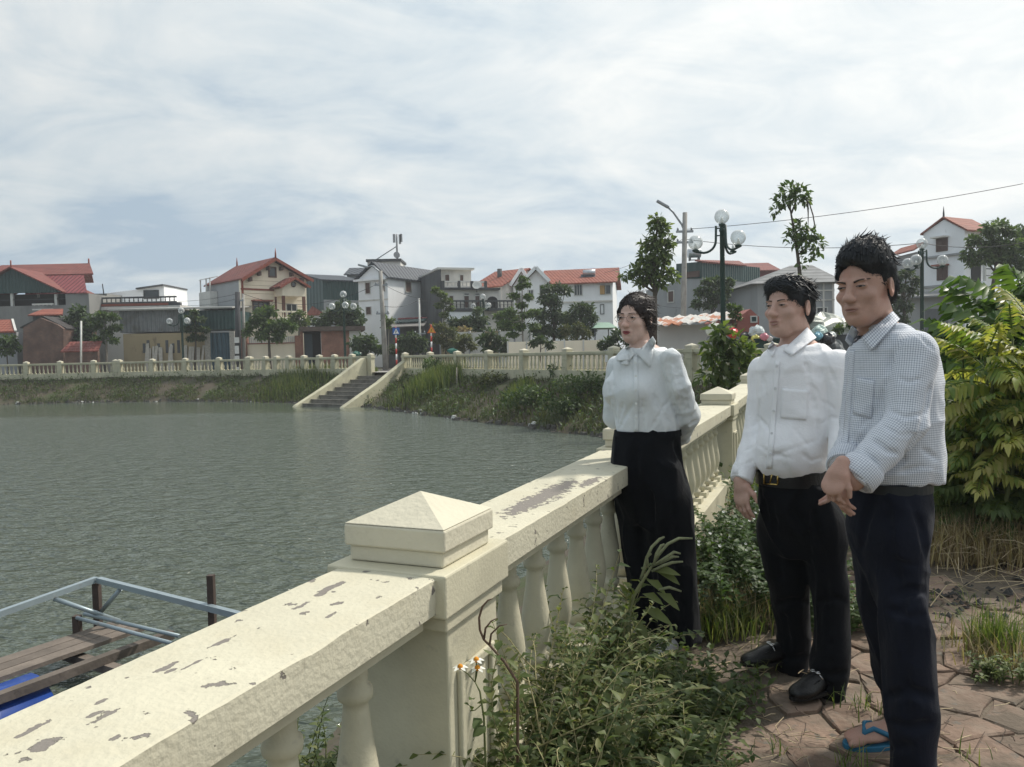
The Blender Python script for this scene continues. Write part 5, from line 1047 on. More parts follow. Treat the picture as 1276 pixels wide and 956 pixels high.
# ============================================================ floating raft beside the bank
def raft():
    z0 = -.74; at0 = PG(100, 800, z0); t = thing('raft', 'floating work raft of old planks on blue drums with a steel pipe frame', 'raft', (at0.x, at0.y, WATER_Z))
    M_pl = mat('weathered_plank', (.15, .125, .105), rough=.9, var=.35, scale=3, bump=.5, bscale=30, stretch=(1, 1, 1), rnd=.25); M_pipe = mat('grey_steel_pipe', (.30, .36, .39), rough=.4, metal=.4, stain=((.20, .13, .09), .6, .75, 6)); M_rust = mat('rusty_steel', (.07, .05, .042), rough=.8, var=.3); M_drum = mat('blue_plastic_drum', (.012, .05, .24), rough=.35, var=.15, stain=((.10, .12, .14), .6, .75, 3))
    A = PG(-40, 838, z0); B = PG(132, 781, z0); d = (B-A).normalized(); n = Vector((d.y, -d.x, 0)); n = n if n.y < 0 else -n
    # planks on the outer side
    for i in range(3):
        a = A+n*(.02+i*.125); mb = MB(); mb.beam(a-d*.5, a+d*((B-A).length+.05+.03*i), .115, .03); mb.build('plank', M_pl, t)
    # inner beams
    for off in (.60, 1.35): mb = MB(); a = A+n*off; mb.beam(a-d*.6-Vector((0, 0, .01)), a+d*((B-A).length+.15)-Vector((0, 0, .01)), .07, .06); mb.build('beam', M_pl, t)
    for s in [x for x in (.6, 1.5, 2.2, 2.9) if x < (B-A).length+.05]:
        mb = MB(); a = A+d*s-Vector((0, 0, .07)); mb.beam(a-n*.05, a+n*1.6, .07, .06); mb.build('crossbeam', M_pl, t)
    for off in (.42, 1.0):
        for s in [x for x in (-.2, .78, 1.72) if x < (B-A).length-.3]:
            c = A+d*s+n*off; zc = WATER_Z-.06; a = Vector((c.x, c.y, zc))-d*.44; b = Vector((c.x, c.y, zc))+d*.44; mb = MB(); q = [0, .03, .25, .27, .30, .55, .58, .61, .97, 1]; rr = [.22, .265, .265, .28, .265, .265, .28, .265, .265, .22]
            mb.tube([a.lerp(b, x) for x in q], rr, 18); mb.build('drum', M_drum, t)
    # pipe frame
    zp = -.40; C1 = PG(120, 722, zp); L1 = PG(-60, 786, zp); R1 = PG(272, 759, zp); R2 = PG(330, 775, zp)
    mb = MB(); mb.beam(L1, C1, .042, .042); mb.build('top_rail', M_pipe, t); mb = MB(); mb.beam(C1+(R2-C1).normalized()*.035, R2, .042, .042); mb.build('top_rail', M_pipe, t)
    mb = MB(); mb.beam(C1-Vector((0, 0, .031)), Vector((C1.x, C1.y, z0-.1)), .05, .05, (1, 0, 0)); mb.build('corner_post', M_rust, t)
    q = PG(264, 755, zp); mb = MB(); mb.beam(q-Vector((0, 0, .45)), q+Vector((0, 0, .22)), .045, .045, (1, 0, 0)); mb.build('post', M_rust, t)
    mb = MB(); mb.tube([L1.lerp(C1, .66)-Vector((0, 0, .03)), Vector((C1.x, C1.y, z0+.05))+(R1-C1)*.2], .018, 8); mb.build('brace', M_pipe, t); mb = MB(); mb.tube([C1.lerp(R1, .22)-Vector((0, 0, .03)), Vector((C1.x, C1.y, z0+.08))+Vector((.03, 0, 0))], .018, 8); mb.build('brace', M_pipe, t)
    for k in range(2):
        a = PG(96+9*k, 770-5*k, z0+.12); b = PG(215+9*k, 802-9*k, z0+.12); mb = MB(); mb.tube([a, b], .015, 8); mb.build('loose_pipe', M_pipe, t)
    mb = MB(); a = PG(96, 772, z0+.10); mb.beam(a-Vector((0, 0, .16)), a+Vector((0, 0, .03)), .05, .05, (1, 0, 0)); mb.build('pipe_rest', M_rust, t)
    # far edge board seen between the balusters
    a = near(.9, -.9, z0+.02); b = near(2.6, -.95, z0+.02); mb = MB(); mb.beam(a, b, .10, .05); mb.build('edge_board', M_pl, t)
    for s in (1.0, 1.9): c = near(s, -1.35, WATER_Z+.05); mb = MB(); mb.tube([c-RD*.42, c+RD*.42], .27, 18); mb.build('drum', M_drum, t)
raft()
# ============================================================ trees, shrubs, weeds
LM_dark = leaf_mat('leaf_dark', [(.03, .052, .028), (.058, .09, .042), (.098, .135, .06)], .3)
LM_mid = leaf_mat('leaf_mid', [(.036, .064, .024), (.07, .115, .038), (.125, .17, .06)], .35)
LM_light = leaf_mat('leaf_light', [(.05, .08, .03), (.10, .145, .05), (.18, .215, .075)], .4)
LM_olive = leaf_mat('leaf_olive', [(.045, .06, .026), (.085, .10, .04), (.16, .155, .075)], .3, .6)
LM_weed = leaf_mat('leaf_weed', [(.036, .060, .020), (.080, .115, .038), (.145, .168, .058), (.29, .28, .14)], .35, .55)
LM_dry = leaf_mat('leaf_dry', [(.16, .115, .07), (.28, .22, .13), (.42, .35, .22)], .25, .8)
LM_grass = leaf_mat('leaf_grass', [(.05, .085, .022), (.11, .15, .045), (.22, .23, .09)], .35, .6)
LM_yel = leaf_mat('leaf_yellow', [(.07, .13, .034), (.16, .22, .055), (.33, .335, .09), (.42, .37, .16)], .4, .45)
LM_gloss = leaf_mat('leaf_gloss', [(.026, .062, .018), (.055, .11, .03), (.12, .19, .05)], .35, .35)
M_bark = mat('bark', (.085, .07, .055), rough=.95, var=.3, scale=9, bump=.6, bscale=30); M_barkpale = mat('pale_bark', (.22, .20, .17), rough=.9, var=.25, scale=9); M_stem = mat('green_stem', (.10, .12, .04), rough=.6, var=.2); M_stempale = mat('pale_stem', (.30, .27, .14), rough=.7, var=.2)

def clump_leaves(Lv, c, rad, n, ls, rs, flat=1.0, up=.35, rlo=0.0, rhi=1.0):
    c = np.array(c); v = rs.normal(size=(n, 3)); v /= np.linalg.norm(v, axis=1)[:, None]; rr = rad*rs.random(n)**.42
    p = c+v*rr[:, None]*np.array([1, 1, flat]); d = v+rs.normal(size=(n, 3))*.7; d[:, 2] -= .25; u = rs.normal(size=(n, 3))*.6+np.array([0, 0, up+.6])
    Lv.many(p, d, u, ls*(.65+.7*rs.random(n)), ls*.5*(.7+.5*rs.random(n)), rlo+(rhi-rlo)*np.clip(.5+.25*rs.normal(size=n), 0, 1), .2)
def tree(name, cat, label, px, d, ybase, clumps, ls, m, per, trunk=.1, lean=0.0, bark=None, group=None, flat=.75, base_z=None, seed=0, sparse=None):
    """clumps: (photo px, py, radius in px, depth offset) of the foliage masses; a trunk and limbs carry them"""
    rs = np.random.RandomState(int(px*3+d*7+seed) % 9999); b = P(px, 440, d); gzv = float(ground_z(b.x, b.y)) if base_z is None else base_z; b = Vector((b.x, b.y, gzv-.05)); t = thing(name, label, cat, tuple(b), group)
    Lv = Leaves(); k = d/FPX; C = []
    for (cx, cy, r, dd) in clumps:
        c = P(cx, cy, d+dd); C.append((c, r*k)); nn = max(1, int(2+r*k*r*k*3/(.3+.5*ls)**2)) if sparse is None else sparse
        nn = min(nn, 7); n_all = int(per*38*(r*k/ls)**2)+24
        for j in range(nn):
            o = rs.normal(size=3); o /= np.linalg.norm(o); o *= r*k*(.62*rs.random()**.5 if nn > 1 else 0); o[2] *= flat
            clump_leaves(Lv, np.array(c)+o, r*k*(.55 if nn > 1 else 1), max(6, n_all//nn), ls, rs, flat)
    top = max(C, key=lambda q: q[0].z)[0]; mid = sum((c for c, _ in C), Vector())/len(C); spine = [b, b.lerp(Vector((mid.x, mid.y, min(c.z for c, _ in C))), .6)+Vector((lean, 0, 0)), Vector((mid.x, mid.y, mid.z)), top]
    mb = MB(); mb.tube(spine, [trunk, trunk*.75, trunk*.5, trunk*.12], 8)
    for c, r in C:
        q = spine[1].lerp(spine[2], .3+.6*rs.random()); mb.tube([q, q.lerp(c, .55)+Vector((0, 0, -.1*r)), c+Vector((0, 0, r*.3))], [trunk*.4, trunk*.25, trunk*.07], 5)
    mb.build('trunk', bark or M_bark, t, fixn=False); Lv.build('crown', m, t); return t
T = tree
T('tree', 'tree', 'dense dark tree behind the low brick wall', 98, 52, 445, [(88, 400, 12, 0), (100, 390, 12, .4), (112, 402, 13, 0), (95, 416, 13, -.3), (110, 420, 12, 0), (124, 396, 9, 0)], .3, LM_dark, 1.5, .14)
T('tree', 'tree', 'layered green tree with pale trunk by the end of the corrugated shed', 131, 50, 445, [(128, 392, 8, 0), (140, 396, 9, 0), (120, 404, 9, -.3), (143, 408, 7, .2), (133, 415, 9, 0), (122, 424, 8, 0), (141, 424, 7, 0)], .24, LM_mid, 1.5, .09, bark=M_barkpale, flat=.4)
T('shrub', 'shrub', 'bright green shrub before the red tiled low shed', 10, 50, 445, [(3, 426, 9, 0), (14, 424, 9, 0), (20, 432, 7, 0), (8, 436, 9, 0), (-8, 430, 10, 0)], .28, LM_mid, 1.2, .05)
T('tree', 'tree', 'layered young tree beside the blue gate', 242, 51, 445, [(242, 390, 6, 0), (236, 397, 7, 0), (249, 398, 7, 0), (233, 410, 7, 0), (246, 409, 8, 0), (255, 411, 6, 0), (240, 421, 8, 0), (250, 421, 7, 0)], .24, LM_dark, 1.3, .08, flat=.35)
T('tree', 'tree', 'round leafy tree in front of the cream house', 336, 48.5, 445, [(324, 393, 11, 0), (336, 388, 10, .4), (317, 404, 11, 0), (336, 404, 14, 0), (352, 404, 11, 0), (363, 408, 8, 0), (325, 416, 11, -.3), (345, 416, 12, 0), (311, 414, 8, 0)], .26, LM_mid, 1.25, .11)
T('tree', 'tree', 'darker tree hiding the base of the porch of the cream house', 372, 54, 445, [(366, 396, 8, 0), (374, 392, 7, 0), (380, 400, 8, 0), (370, 404, 8, 0)], .26, LM_light, 1.0, .08)
T('tree', 'tree', 'large dark tree before the green sheet metal shed', 430, 55, 445, [(424, 383, 13, 0), (412, 395, 13, .5), (436, 388, 13, 0), (447, 398, 12, 0), (425, 402, 14, 0), (442, 408, 11, 0), (404, 405, 10, .3), (392, 400, 9, .3)], .3, LM_dark, 1.3, .16)
T('shrub', 'shrub', 'dark bush between the brick shed and the lamp pole', 452, 47, 445, [(444, 426, 10, 0), (456, 422, 10, .3), (466, 429, 10, 0), (450, 436, 11, 0), (472, 436, 8, 0)], .3, LM_dark, 1.2, .06)
T('sapling', 'sapling', 'thin sapling close behind the concrete lamp pole', 483, 46, 445, [(481, 398, 5, 0), (488, 400, 5, 0), (484, 405, 5, 0)], .22, LM_light, 1.0, .035, bark=M_barkpale)
T('shrub', 'shrub', 'low green hedge behind the blue crossing sign', 500, 50, 445, [(490, 434, 9, 0), (503, 432, 9, 0), (515, 434, 9, 0), (527, 430, 9, .3)], .26, LM_dark, 1.2, .05)
T('tree', 'tree', 'slender light green tree before the blackened concrete wall', 550, 54, 445, [(543, 361, 7, 0), (551, 367, 7, 0), (558, 375, 8, 0), (549, 381, 7, 0), (562, 384, 6, 0), (554, 393, 7, 0)], .22, LM_light, 1.25, .06, bark=M_barkpale, flat=.4)
T('shrub', 'shrub', 'grey green scrubby bush behind the orange warning sign', 553, 50, 445, [(548, 408, 10, 0), (560, 414, 10, 0), (545, 422, 11, .3), (558, 430, 11, 0), (570, 424, 9, 0)], .2, LM_olive, 1.1, .05)
T('shrub', 'shrub', 'brownish dry scrub before the terrace building', 580, 52, 445, [(578, 412, 9, 0), (588, 420, 9, 0), (575, 430, 10, 0)], .2, LM_dry, .6, .05)
T('tree', 'tree', 'narrow dark conical tree close to the lamp post at the terrace building', 595, 53, 445, [(596, 388, 7, 0), (592, 397, 8, 0), (601, 399, 8, 0), (596, 410, 10, 0), (605, 414, 8, 0), (591, 422, 9, 0)], .26, LM_dark, 1.4, .08)
T('shrub', 'shrub', 'dark spiky bush behind the middle of the long balustrade', 612, 45, 445, [(604, 424, 9, 0), (615, 420, 10, 0), (625, 427, 9, 0), (610, 434, 10, 0), (632, 435, 7, 0)], .32, LM_dark, 1.3, .05)
T('tree', 'tree', 'layered light green tree with tiers, before the white gables', 654, 43, 445, [(651, 347, 6, 0), (647, 357, 7, 0), (659, 355, 6, 0), (642, 369, 8, 0), (660, 370, 8, 0), (650, 380, 8, 0), (635, 390, 9, 0), (655, 393, 9, 0), (668, 388, 7, 0), (630, 403, 9, 0), (648, 408, 9, 0), (664, 406, 8, 0), (640, 417, 8, 0)], .2, LM_mid, 1.25, .07, bark=M_barkpale, flat=.35)
T('tree', 'tree', 'tall loose dark tree hiding the front of the long white house', 690, 48, 445, [(683, 360, 8, 0), (696, 357, 8, .4), (705, 362, 8, .5), (680, 375, 12, 0), (695, 374, 11, 0), (676, 392, 13, 0), (694, 392, 14, 0), (682, 410, 14, 0), (700, 412, 13, 0), (668, 412, 11, 0), (710, 398, 10, 0)], .27, LM_dark, 1.3, .14)
T('tree', 'tree', 'rounded dark tree at the right end of the long white house front', 724, 46, 445, [(720, 383, 11, 0), (732, 384, 10, 0), (712, 394, 10, 0), (728, 398, 13, 0), (738, 396, 8, 0), (720, 412, 12, 0), (734, 412, 9, 0)], .25, LM_dark, 1.3, .1)
T('shrub', 'shrub', 'brownish green bush under the rounded dark tree', 718, 42, 445, [(706, 412, 9, 0), (720, 408, 10, 0), (732, 416, 9, 0), (712, 424, 9, 0), (728, 427, 8, 0)], .18, LM_olive, .9, .05)
T('shrub', 'shrub', 'low green bush beside the pale green canopy', 775, 36, 445, [(760, 424, 8, 0), (770, 418, 9, 0), (782, 424, 10, 0), (750, 431, 8, 0), (792, 420, 9, 0), (765, 434, 9, 0)], .22, LM_dark, 1.2, .05)
T('tree', 'tree', 'tall full green tree rising above the woman', 815, 25, 445, [(820, 272, 8, 0), (815, 283, 11, 0), (827, 285, 11, .2), (818, 297, 14, 0), (832, 300, 11, 0), (808, 303, 10, .3), (820, 313, 15, 0), (832, 318, 11, 0), (806, 322, 13, 0), (820, 330, 16, 0), (795, 333, 12, 0), (833, 338, 11, 0), (783, 341, 9, 0), (806, 344, 15, 0), (822, 348, 12, -.2), (795, 351, 10, 0), (838, 346, 7, 0)], .2, LM_light, .75, .11, flat=.85)
T('tree', 'tree', 'dark bushy tree behind the green lamp post', 884, 44, 445, [(880, 354, 9, 0), (892, 352, 9, .3), (902, 358, 9, 0), (872, 364, 9, 0), (886, 366, 12, 0), (900, 370, 11, 0), (868, 376, 9, 0), (882, 378, 10, 0), (908, 350, 7, 0)], .25, LM_dark, 1.3, .1)
T('sapling', 'sapling', 'small light green sapling before the patched tarpaulin roof', 914, 25, 445, [(910, 381, 6, 0), (920, 384, 6, 0), (915, 391, 7, 0), (922, 394, 5, 0)], .13, LM_mid, 1.0, .03, flat=.4)
T('shrub', 'shrub', 'dark leafless looking scrub beneath the tarpaulin roof', 838, 32, 445, [(828, 405, 9, 0), (840, 410, 9, 0), (833, 418, 10, 0), (845, 424, 8, 0)], .12, LM_olive, .6, .05)
T('tree', 'tree', 'dark olive tree behind the head of the checked shirt man', 1128, 40, 445, [(1118, 345, 9, 0), (1130, 340, 9, 0), (1140, 348, 8, 0), (1122, 358, 10, 0), (1136, 362, 10, 0), (1118, 374, 10, 0), (1130, 382, 11, 0), (1112, 390, 9, 0), (1125, 398, 10, 0)], .22, LM_dark, 1.0, .1)
T('shrub', 'shrub', 'green weeds over the yard wall behind the checked shirt man', 1060, 23, 445, [(1045, 408, 8, 0), (1058, 404, 8, 0), (1068, 410, 8, 0), (1078, 405, 8, 0)], .12, LM_mid, .9, .02)
T('tree', 'tree', 'broad green tree in front of the balcony of the white three storey house', 1236, 38, 445, [(1232, 286, 12, 0), (1246, 282, 12, .3), (1258, 290, 12, 0), (1218, 300, 12, 0), (1236, 302, 15, 0), (1254, 306, 14, 0), (1210, 316, 11, 0), (1226, 318, 14, 0), (1246, 322, 14, 0), (1264, 318, 13, 0), (1276, 304, 14, 0), (1212, 326, 8, 0), (1268, 334, 12, 0), (1285, 325, 14, 0)], .24, LM_mid, 1.35, .16, lean=-.3)
T('tree', 'tree', 'very dark tree at the edge, behind the broad green tree', 1280, 46, 445, [(1272, 292, 9, 0), (1284, 286, 12, 0), (1282, 305, 12, 0), (1278, 330, 14, 0)], .28, LM_dark, 1.4, .14)

T('shrub', 'shrub', 'dense dark shrub in front of the low teal roofed shed', 510, 48, 445, [(500, 424, 8, 0), (512, 420, 9, 0), (524, 425, 9, 0), (508, 433, 9, 0), (520, 434, 9, 0)], .24, LM_dark, 1.3, .05)
T('tree', 'tree', 'dark leafy tree before the awning of the terrace building', 574, 54, 445, [(566, 402, 9, 0), (577, 398, 9, 0), (586, 404, 8, 0), (570, 412, 10, 0), (582, 414, 10, 0)], .25, LM_dark, 1.3, .09)
T('tree', 'tree', 'green tree between the terrace building and the white gables', 632, 52, 445, [(624, 394, 9, 0), (636, 390, 9, 0), (643, 400, 9, 0), (626, 406, 10, 0), (638, 412, 10, 0)], .24, LM_mid, 1.3, .09)
T('shrub', 'shrub', 'pale scrubby bush beside the narrow dark conical tree', 578, 47, 445, [(570, 426, 9, 0), (580, 422, 9, 0), (588, 430, 9, 0), (574, 434, 8, 0)], .2, LM_olive, 1.1, .05)
T('shrub', 'shrub', 'dark bush before the low cream wall', 672, 36, 445, [(664, 428, 7, 0), (674, 424, 8, 0), (684, 429, 7, 0)], .2, LM_dark, 1.2, .04)
def pruned_tree():
    d = 21; b = P(1000, 440, d); b.z = float(gz(b.x, b.y)); t = thing('tree', 'slim pruned tree with two leaf tufts, rising above the white shirted man', 'tree', tuple(b)); rs = np.random.RandomState(4); q = lambda x, y, dd=0: P(x, y, d+dd)
    mb = MB(); mb.tube([b, q(998, 380), q(997, 345), q(994, 318), q(989, 285), q(985, 262), q(984, 240)], [.075, .065, .055, .045, .035, .022, .008], 8)
    for pts in ([(986, 266), (992, 250), (1001, 245)], [(985, 262), (978, 250), (970, 258)], [(989, 292), (998, 285), (1008, 292)], [(994, 318), (1003, 310), (1014, 312)], [(989, 300), (983, 292), (982, 285)], [(1001, 247), (1008, 252), (1013, 268), (1015, 280), (1012, 288)], [(1006, 250), (1007, 265), (1007, 283)]): mb.tube([q(*p) for p in pts], [.03]+[.018]*(len(pts)-2)+[.006], 5)
    mb.build('trunk', M_bark, t, fixn=False); Lv = Leaves()
    for (x, y, r, n) in ((985, 236, 10, 70), (998, 240, 9, 60), (975, 250, 9, 50), (966, 262, 6, 24), (1004, 250, 6, 24), (990, 250, 8, 36), (997, 284, 10, 60), (1008, 292, 10, 60), (988, 290, 8, 36), (1016, 303, 8, 44), (1002, 304, 10, 55), (1008, 318, 7, 30), (990, 303, 6, 16), (983, 296, 5, 12), (1000, 330, 5, 10), (1020, 312, 6, 16), (995, 345, 5, 10)): clump_leaves(Lv, q(x, y), r*d/FPX, n, .17, rs, .8)
    Lv.build('crown', LM_mid, t)
pruned_tree()

# --- broad-leaved sapling by the pond edge, behind the third pier
def sapling_pond():
    b = near(11.3, -.75, 0); b.z = float(ground_z(b.x, b.y)); t = thing('sapling', 'leafy sapling with broad leaves, between the woman and the white shirted man', 'sapling', tuple(b)); rs = np.random.RandomState(8); d = b.y; Lv = Leaves(); mb = MB()
    for (x, y, r, n) in ((903, 420, 15, 70), (888, 436, 13, 60), (915, 432, 14, 70), (930, 440, 13, 60), (900, 450, 15, 80), (920, 456, 15, 80), (882, 466, 12, 50), (905, 472, 14, 60), (938, 460, 10, 36), (893, 412, 9, 24)):
        c = P(x, y, d); clump_leaves(Lv, c, r*d/FPX, int(n*.75), .17, rs, .9); mb.tube([b, b.lerp(c, .5)+Vector((0, 0, .1)), c], [.02, .013, .005], 5)
    mb.build('stem', M_stem, t, fixn=False); Lv.build('foliage', LM_light, t)
sapling_pond()

# --- pinnate shrubs on the plaza
def frond_mesh(n, ll, lw, L, droop, m, seed, tip=.5):
    rs = np.random.RandomState(seed); Lv = Leaves(); pts = []
    for i in range(9): s = i/8; pts.append(Vector((L*s*math.cos(droop*s*.7), 0, L*(.25*s-droop*.55*s*s))))
    rr = rs.random()
    for i in range(n):
        s = .12+.86*i/(n-1); j = min(7, int(s*8)); f = s*8-j; p = pts[j].lerp(pts[j+1], f); tg = (pts[j+1]-pts[j]).normalized(); l = ll*(math.sin(math.pi*(.15+.8*s))**.6)
        for sg in (-1, 1): dv = Vector((tg.x*.55, sg*.9, tg.z*.5-.22+rs.normal()*.08)); Lv.add(tuple(p), tuple(dv), (rs.normal()*.15, 0, 1), l*(.85+.3*rs.random()), lw, float(np.clip(rr*.5+.35+.22*rs.normal(), 0, 1)), .5)
    Lv.add(tuple(pts[-1]), tuple(pts[-1]-pts[-2]), (0, 0, 1), ll*.8, lw, rr, .4)
    V, F, r = Lv.arrays(); mb = MB(); mb.tube(pts, [.005]*8+[.002], 4, cap=False); o = len(V); V = np.vstack([V, np.array(mb.v)]); q = np.array(mb.f); tri = np.vstack([q[:, [0, 1, 2]], q[:, [0, 2, 3]]])+o; F = np.vstack([F, tri]); r = np.concatenate([r, np.full(len(mb.v), .3)])
    ob = raw('tmp', V, F, m, rnd=r); me = ob.data; bpy.data.objects.remove(ob); return me
def pinnate_shrub(name, label, base, stems, meshes, nper, spread, hz, seed, m_stem=None, scale=(.8, 1.15)):
    rs = random.Random(seed); t = thing(name, label, 'shrub', tuple(base)); mb = MB(); O = Vector(base); n = 0
    for (tipx, tipy, td) in stems:
        tip = P(tipx, tipy, td); rt = O+Vector((rs.uniform(-.15, .15), rs.uniform(-.15, .15), 0)); mid = rt.lerp(tip, .5)+Vector((rs.uniform(-.05, .05), 0, .08)); mb.tube([rt, mid, tip], [.022, .014, .007], 6)
        a0 = rs.uniform(0, 6.28)
        for k in range(nper):
            f = .42+.58*(k+1)/nper; p = mid.lerp(tip, (f-.5)*2) if f > .5 else rt.lerp(mid, f*2); a = a0+k*2.4+rs.uniform(-.3, .3); el = (-.15 if f > .9 else .05)+rs.uniform(-.25, .2)-(.5*(f > .93)); s = rs.uniform(*scale)
            o = link('frond', rs.choice(meshes), t, tuple(p-O), (rs.uniform(-.35, .35), el, a)); o.scale = (s, s, s); n += 1
    mb.build('stem', m_stem or M_stem, t, fixn=False); return n
FY = [frond_mesh(13, .125, .036, .46, .55, LM_yel, 10+i) for i in range(5)]; FG = [frond_mesh(11, .12, .038, .44, .5, LM_light, 30+i) for i in range(4)]; FD = [frond_mesh(7, .26, .10, .62, .7, LM_gloss, 50+i) for i in range(4)]
bY = PG(1236, 665, 0); bY.y = 5.0; bY.x = P(1236, 600, 5.0).x; bY.z = 0
pinnate_shrub('yellow_shrub', 'yellow green shrub with drooping pinnate leaves beside the checked shirt man', bY, [(1244, 428, 4.75), (1262, 422, 4.8), (1284, 410, 5.0), (1307, 420, 4.9), (1227, 450, 4.9), (1290, 450, 4.7), (1312, 465, 4.6)], FY, 12, .3, 1, 3)
pinnate_shrub('green_shrub', 'mid green pinnate shrub beneath the yellow shrub', bY+Vector((.25, .25, 0)), [(1200, 470, 5.2), (1230, 480, 5.2), (1262, 490, 5.1), (1215, 520, 5.0), (1250, 530, 4.9), (1282, 520, 5.0), (1198, 540, 5.1), (1290, 560, 4.9), (1225, 560, 4.9), (1190, 575, 5.2), (1205, 600, 5.0), (1232, 605, 4.9), (1262, 600, 4.9), (1288, 610, 4.9), (1190, 615, 5.1), (1218, 625, 4.9), (1250, 628, 4.8), (1280, 632, 4.8)], FG, 8, .3, 1, 5)
pinnate_shrub('yellow_shrub', 'low yellowing shrub at the foot of the tall yellow green one', bY+Vector((-.1, -.15, 0)), [(1200, 520, 4.85), (1225, 540, 4.8), (1255, 530, 4.8), (1270, 545, 4.75)], FY, 6, .3, 1, 9, scale=(.6, .85))
bD = P(1235, 500, 8.0); bD.z = 0
pinnate_shrub('large_shrub', 'large glossy dark green shrub behind the yellow one', bD, [(1213, 409, 8.0), (1233, 394, 8.0), (1253, 376, 8.2), (1278, 366, 8.2), (1300, 359, 8.4), (1323, 359, 8.4), (1203, 434, 7.9), (1223, 444, 7.8), (1248, 414, 7.8), (1273, 399, 7.8), (1298, 389, 7.8), (1198, 464, 8.0), (1218, 479, 7.9), (1243, 454, 7.7), (1318, 399, 7.7), (1338, 374, 8.2)], FD, 9, .3, 1, 7, scale=(.85, 1.25))

# --- ground cover on the banks and about the path
def scatter(n, cond, x0, x1, y0, y1, seed):
    rs = np.random.RandomState(seed); X = rs.uniform(x0, x1, n); Y = rs.uniform(y0, y1, n); k = cond(X, Y, rs); return X[k], Y[k]
def far_bank(X, Y, rs, th=.42):
    s = pond_sd(X, Y); d = vnoise(X*.8, Y*.8, 21)*.6+vnoise(X*2.3, Y*2.3, 22)*.4; return (s < -.1) & (s > -2.9) & (d > th+.2*rs.random(len(X))-.1)
X, Y = scatter(260000, lambda X, Y, r: far_bank(X, Y, r, .34), -42, 9, 14, 48, 1); Z = ground_z(X, Y); k = Z > WATER_Z+.03; X, Y, Z = X[k], Y[k], Z[k]; X, Y, Z = X[:75000], Y[:75000], Z[:75000]
o = blades('bank_grass', np.stack([X, Y, Z-.02], 1), .10+.20*np.random.rand(len(X))**2, .9, .035, LM_olive, rnd=np.clip(.45*np.random.rand(len(X))+.5*vnoise(X*.5, Y*.5, 31)-.1, 0, 1)); tag(o, 'tangled low grass on the far banks of the pond', 'grass', kind='stuff')
X, Y = scatter(120000, lambda X, Y, r: far_bank(X, Y, r, .42), -42, 9, 14, 48, 2); Z = ground_z(X, Y); k = Z > WATER_Z+.05; X, Y, Z = X[k][:24000], Y[k][:24000], Z[k][:24000]
Lv = Leaves(); n = len(X); hgt = np.random.rand(n)**2*.35; Lv.many(np.stack([X, Y, Z+hgt], 1), rdir(n)*np.array([1, 1, .5])+np.array([0, 0, .2]), rdir(n)*.4+np.array([0, 0, 1]), .10+.10*np.random.rand(n), .07, np.clip(.6*np.random.rand(n)+.4*vnoise(X*.3, Y*.3, 5), 0, 1)); o = Lv.build('bank_weeds', LM_mid, None, loc=(0, 0, 0)); tag(o, 'leafy creeping weeds on the far banks of the pond', 'weeds', kind='stuff')
def bank_clump(px, py, w, h, n, m, ls, label, blade=False, name='weed_clump'):
    """a bushy clump on the far bank, placed where the photograph shows it"""
    d = 26.0
    for _ in range(40):
        q = P(px, py, d); g_ = float(ground_z(q.x, q.y)); d += .4*(1 if q.z > g_ else -.35)
        if abs(q.z-g_) < .05: break
    k = d/FPX; base = Vector((q.x, q.y, g_)); rs = np.random.RandomState(int(px)); W, H = w*k, h*k
    if blade: bs = np.stack([base.x+rs.normal(size=n)*W*.4, base.y+rs.normal(size=n)*W*.4, np.zeros(n)], 1); bs[:, 2] = ground_z(bs[:, 0], bs[:, 1]); o = blades(name, bs, H*(.5+.6*rs.random(n)), .5, .03, m, loc=tuple(base))
    else:
        L_ = Leaves()
        for _ in range(7): clump_leaves(L_, (base.x+rs.normal()*W*.35, base.y+rs.normal()*W*.3, base.z+H*(.25+.5*rs.random())), W*.35, n//7, ls, rs, .8)
        o = L_.build(name, m, None, loc=tuple(base))
    tag(o, label, 'weeds', 'weed clumps on the far bank', 'stuff')
bank_clump(540, 480, 42, 24, 2600, LM_grass, .1, 'tall bright grass growing beside the water stairs', True, 'grass_clump'); bank_clump(548, 466, 22, 20, 700, LM_mid, .12, 'small leafy clump above the tall grass by the stairs', False); bank_clump(374, 470, 60, 14, 1800, LM_grass, .1, 'grass covering the bank on the other side of the stairs', True, 'grass_clump')
bank_clump(667, 505, 40, 20, 900, LM_mid, .13, 'leafy weed clump low on the long bank'); bank_clump(705, 520, 34, 26, 900, LM_mid, .12, 'green weed clump near the corner of the pond'); bank_clump(735, 490, 40, 26, 900, LM_mid, .13, 'green weed clump close beside the woman'); bank_clump(572, 452, 12, 10, 300, LM_dark, .12, 'small dark plant before the long balustrade'); bank_clump(690, 470, 14, 14, 300, LM_dark, .12, 'dark sprig before the long balustrade'); bank_clump(612, 480, 26, 12, 600, LM_olive, .12, 'olive creeping weeds in the middle of the long bank'); bank_clump(645, 490, 22, 16, 500, LM_grass, .1, 'pale grass tuft in the middle of the long bank', True, 'grass_clump'); bank_clump(460, 447, 12, 8, 300, LM_grass, .1, 'grass tuft at the head of the stairs', True, 'grass_clump')
mb = MB(); a = P(570, 498, 31); b = P(569, 458, 31.4); mb.tube([b, a], .02, 6); o = mb.build('stick', M_barkpale, None, loc=tuple(a)); tag(o, 'thin pale stick standing on the long bank', 'stick')
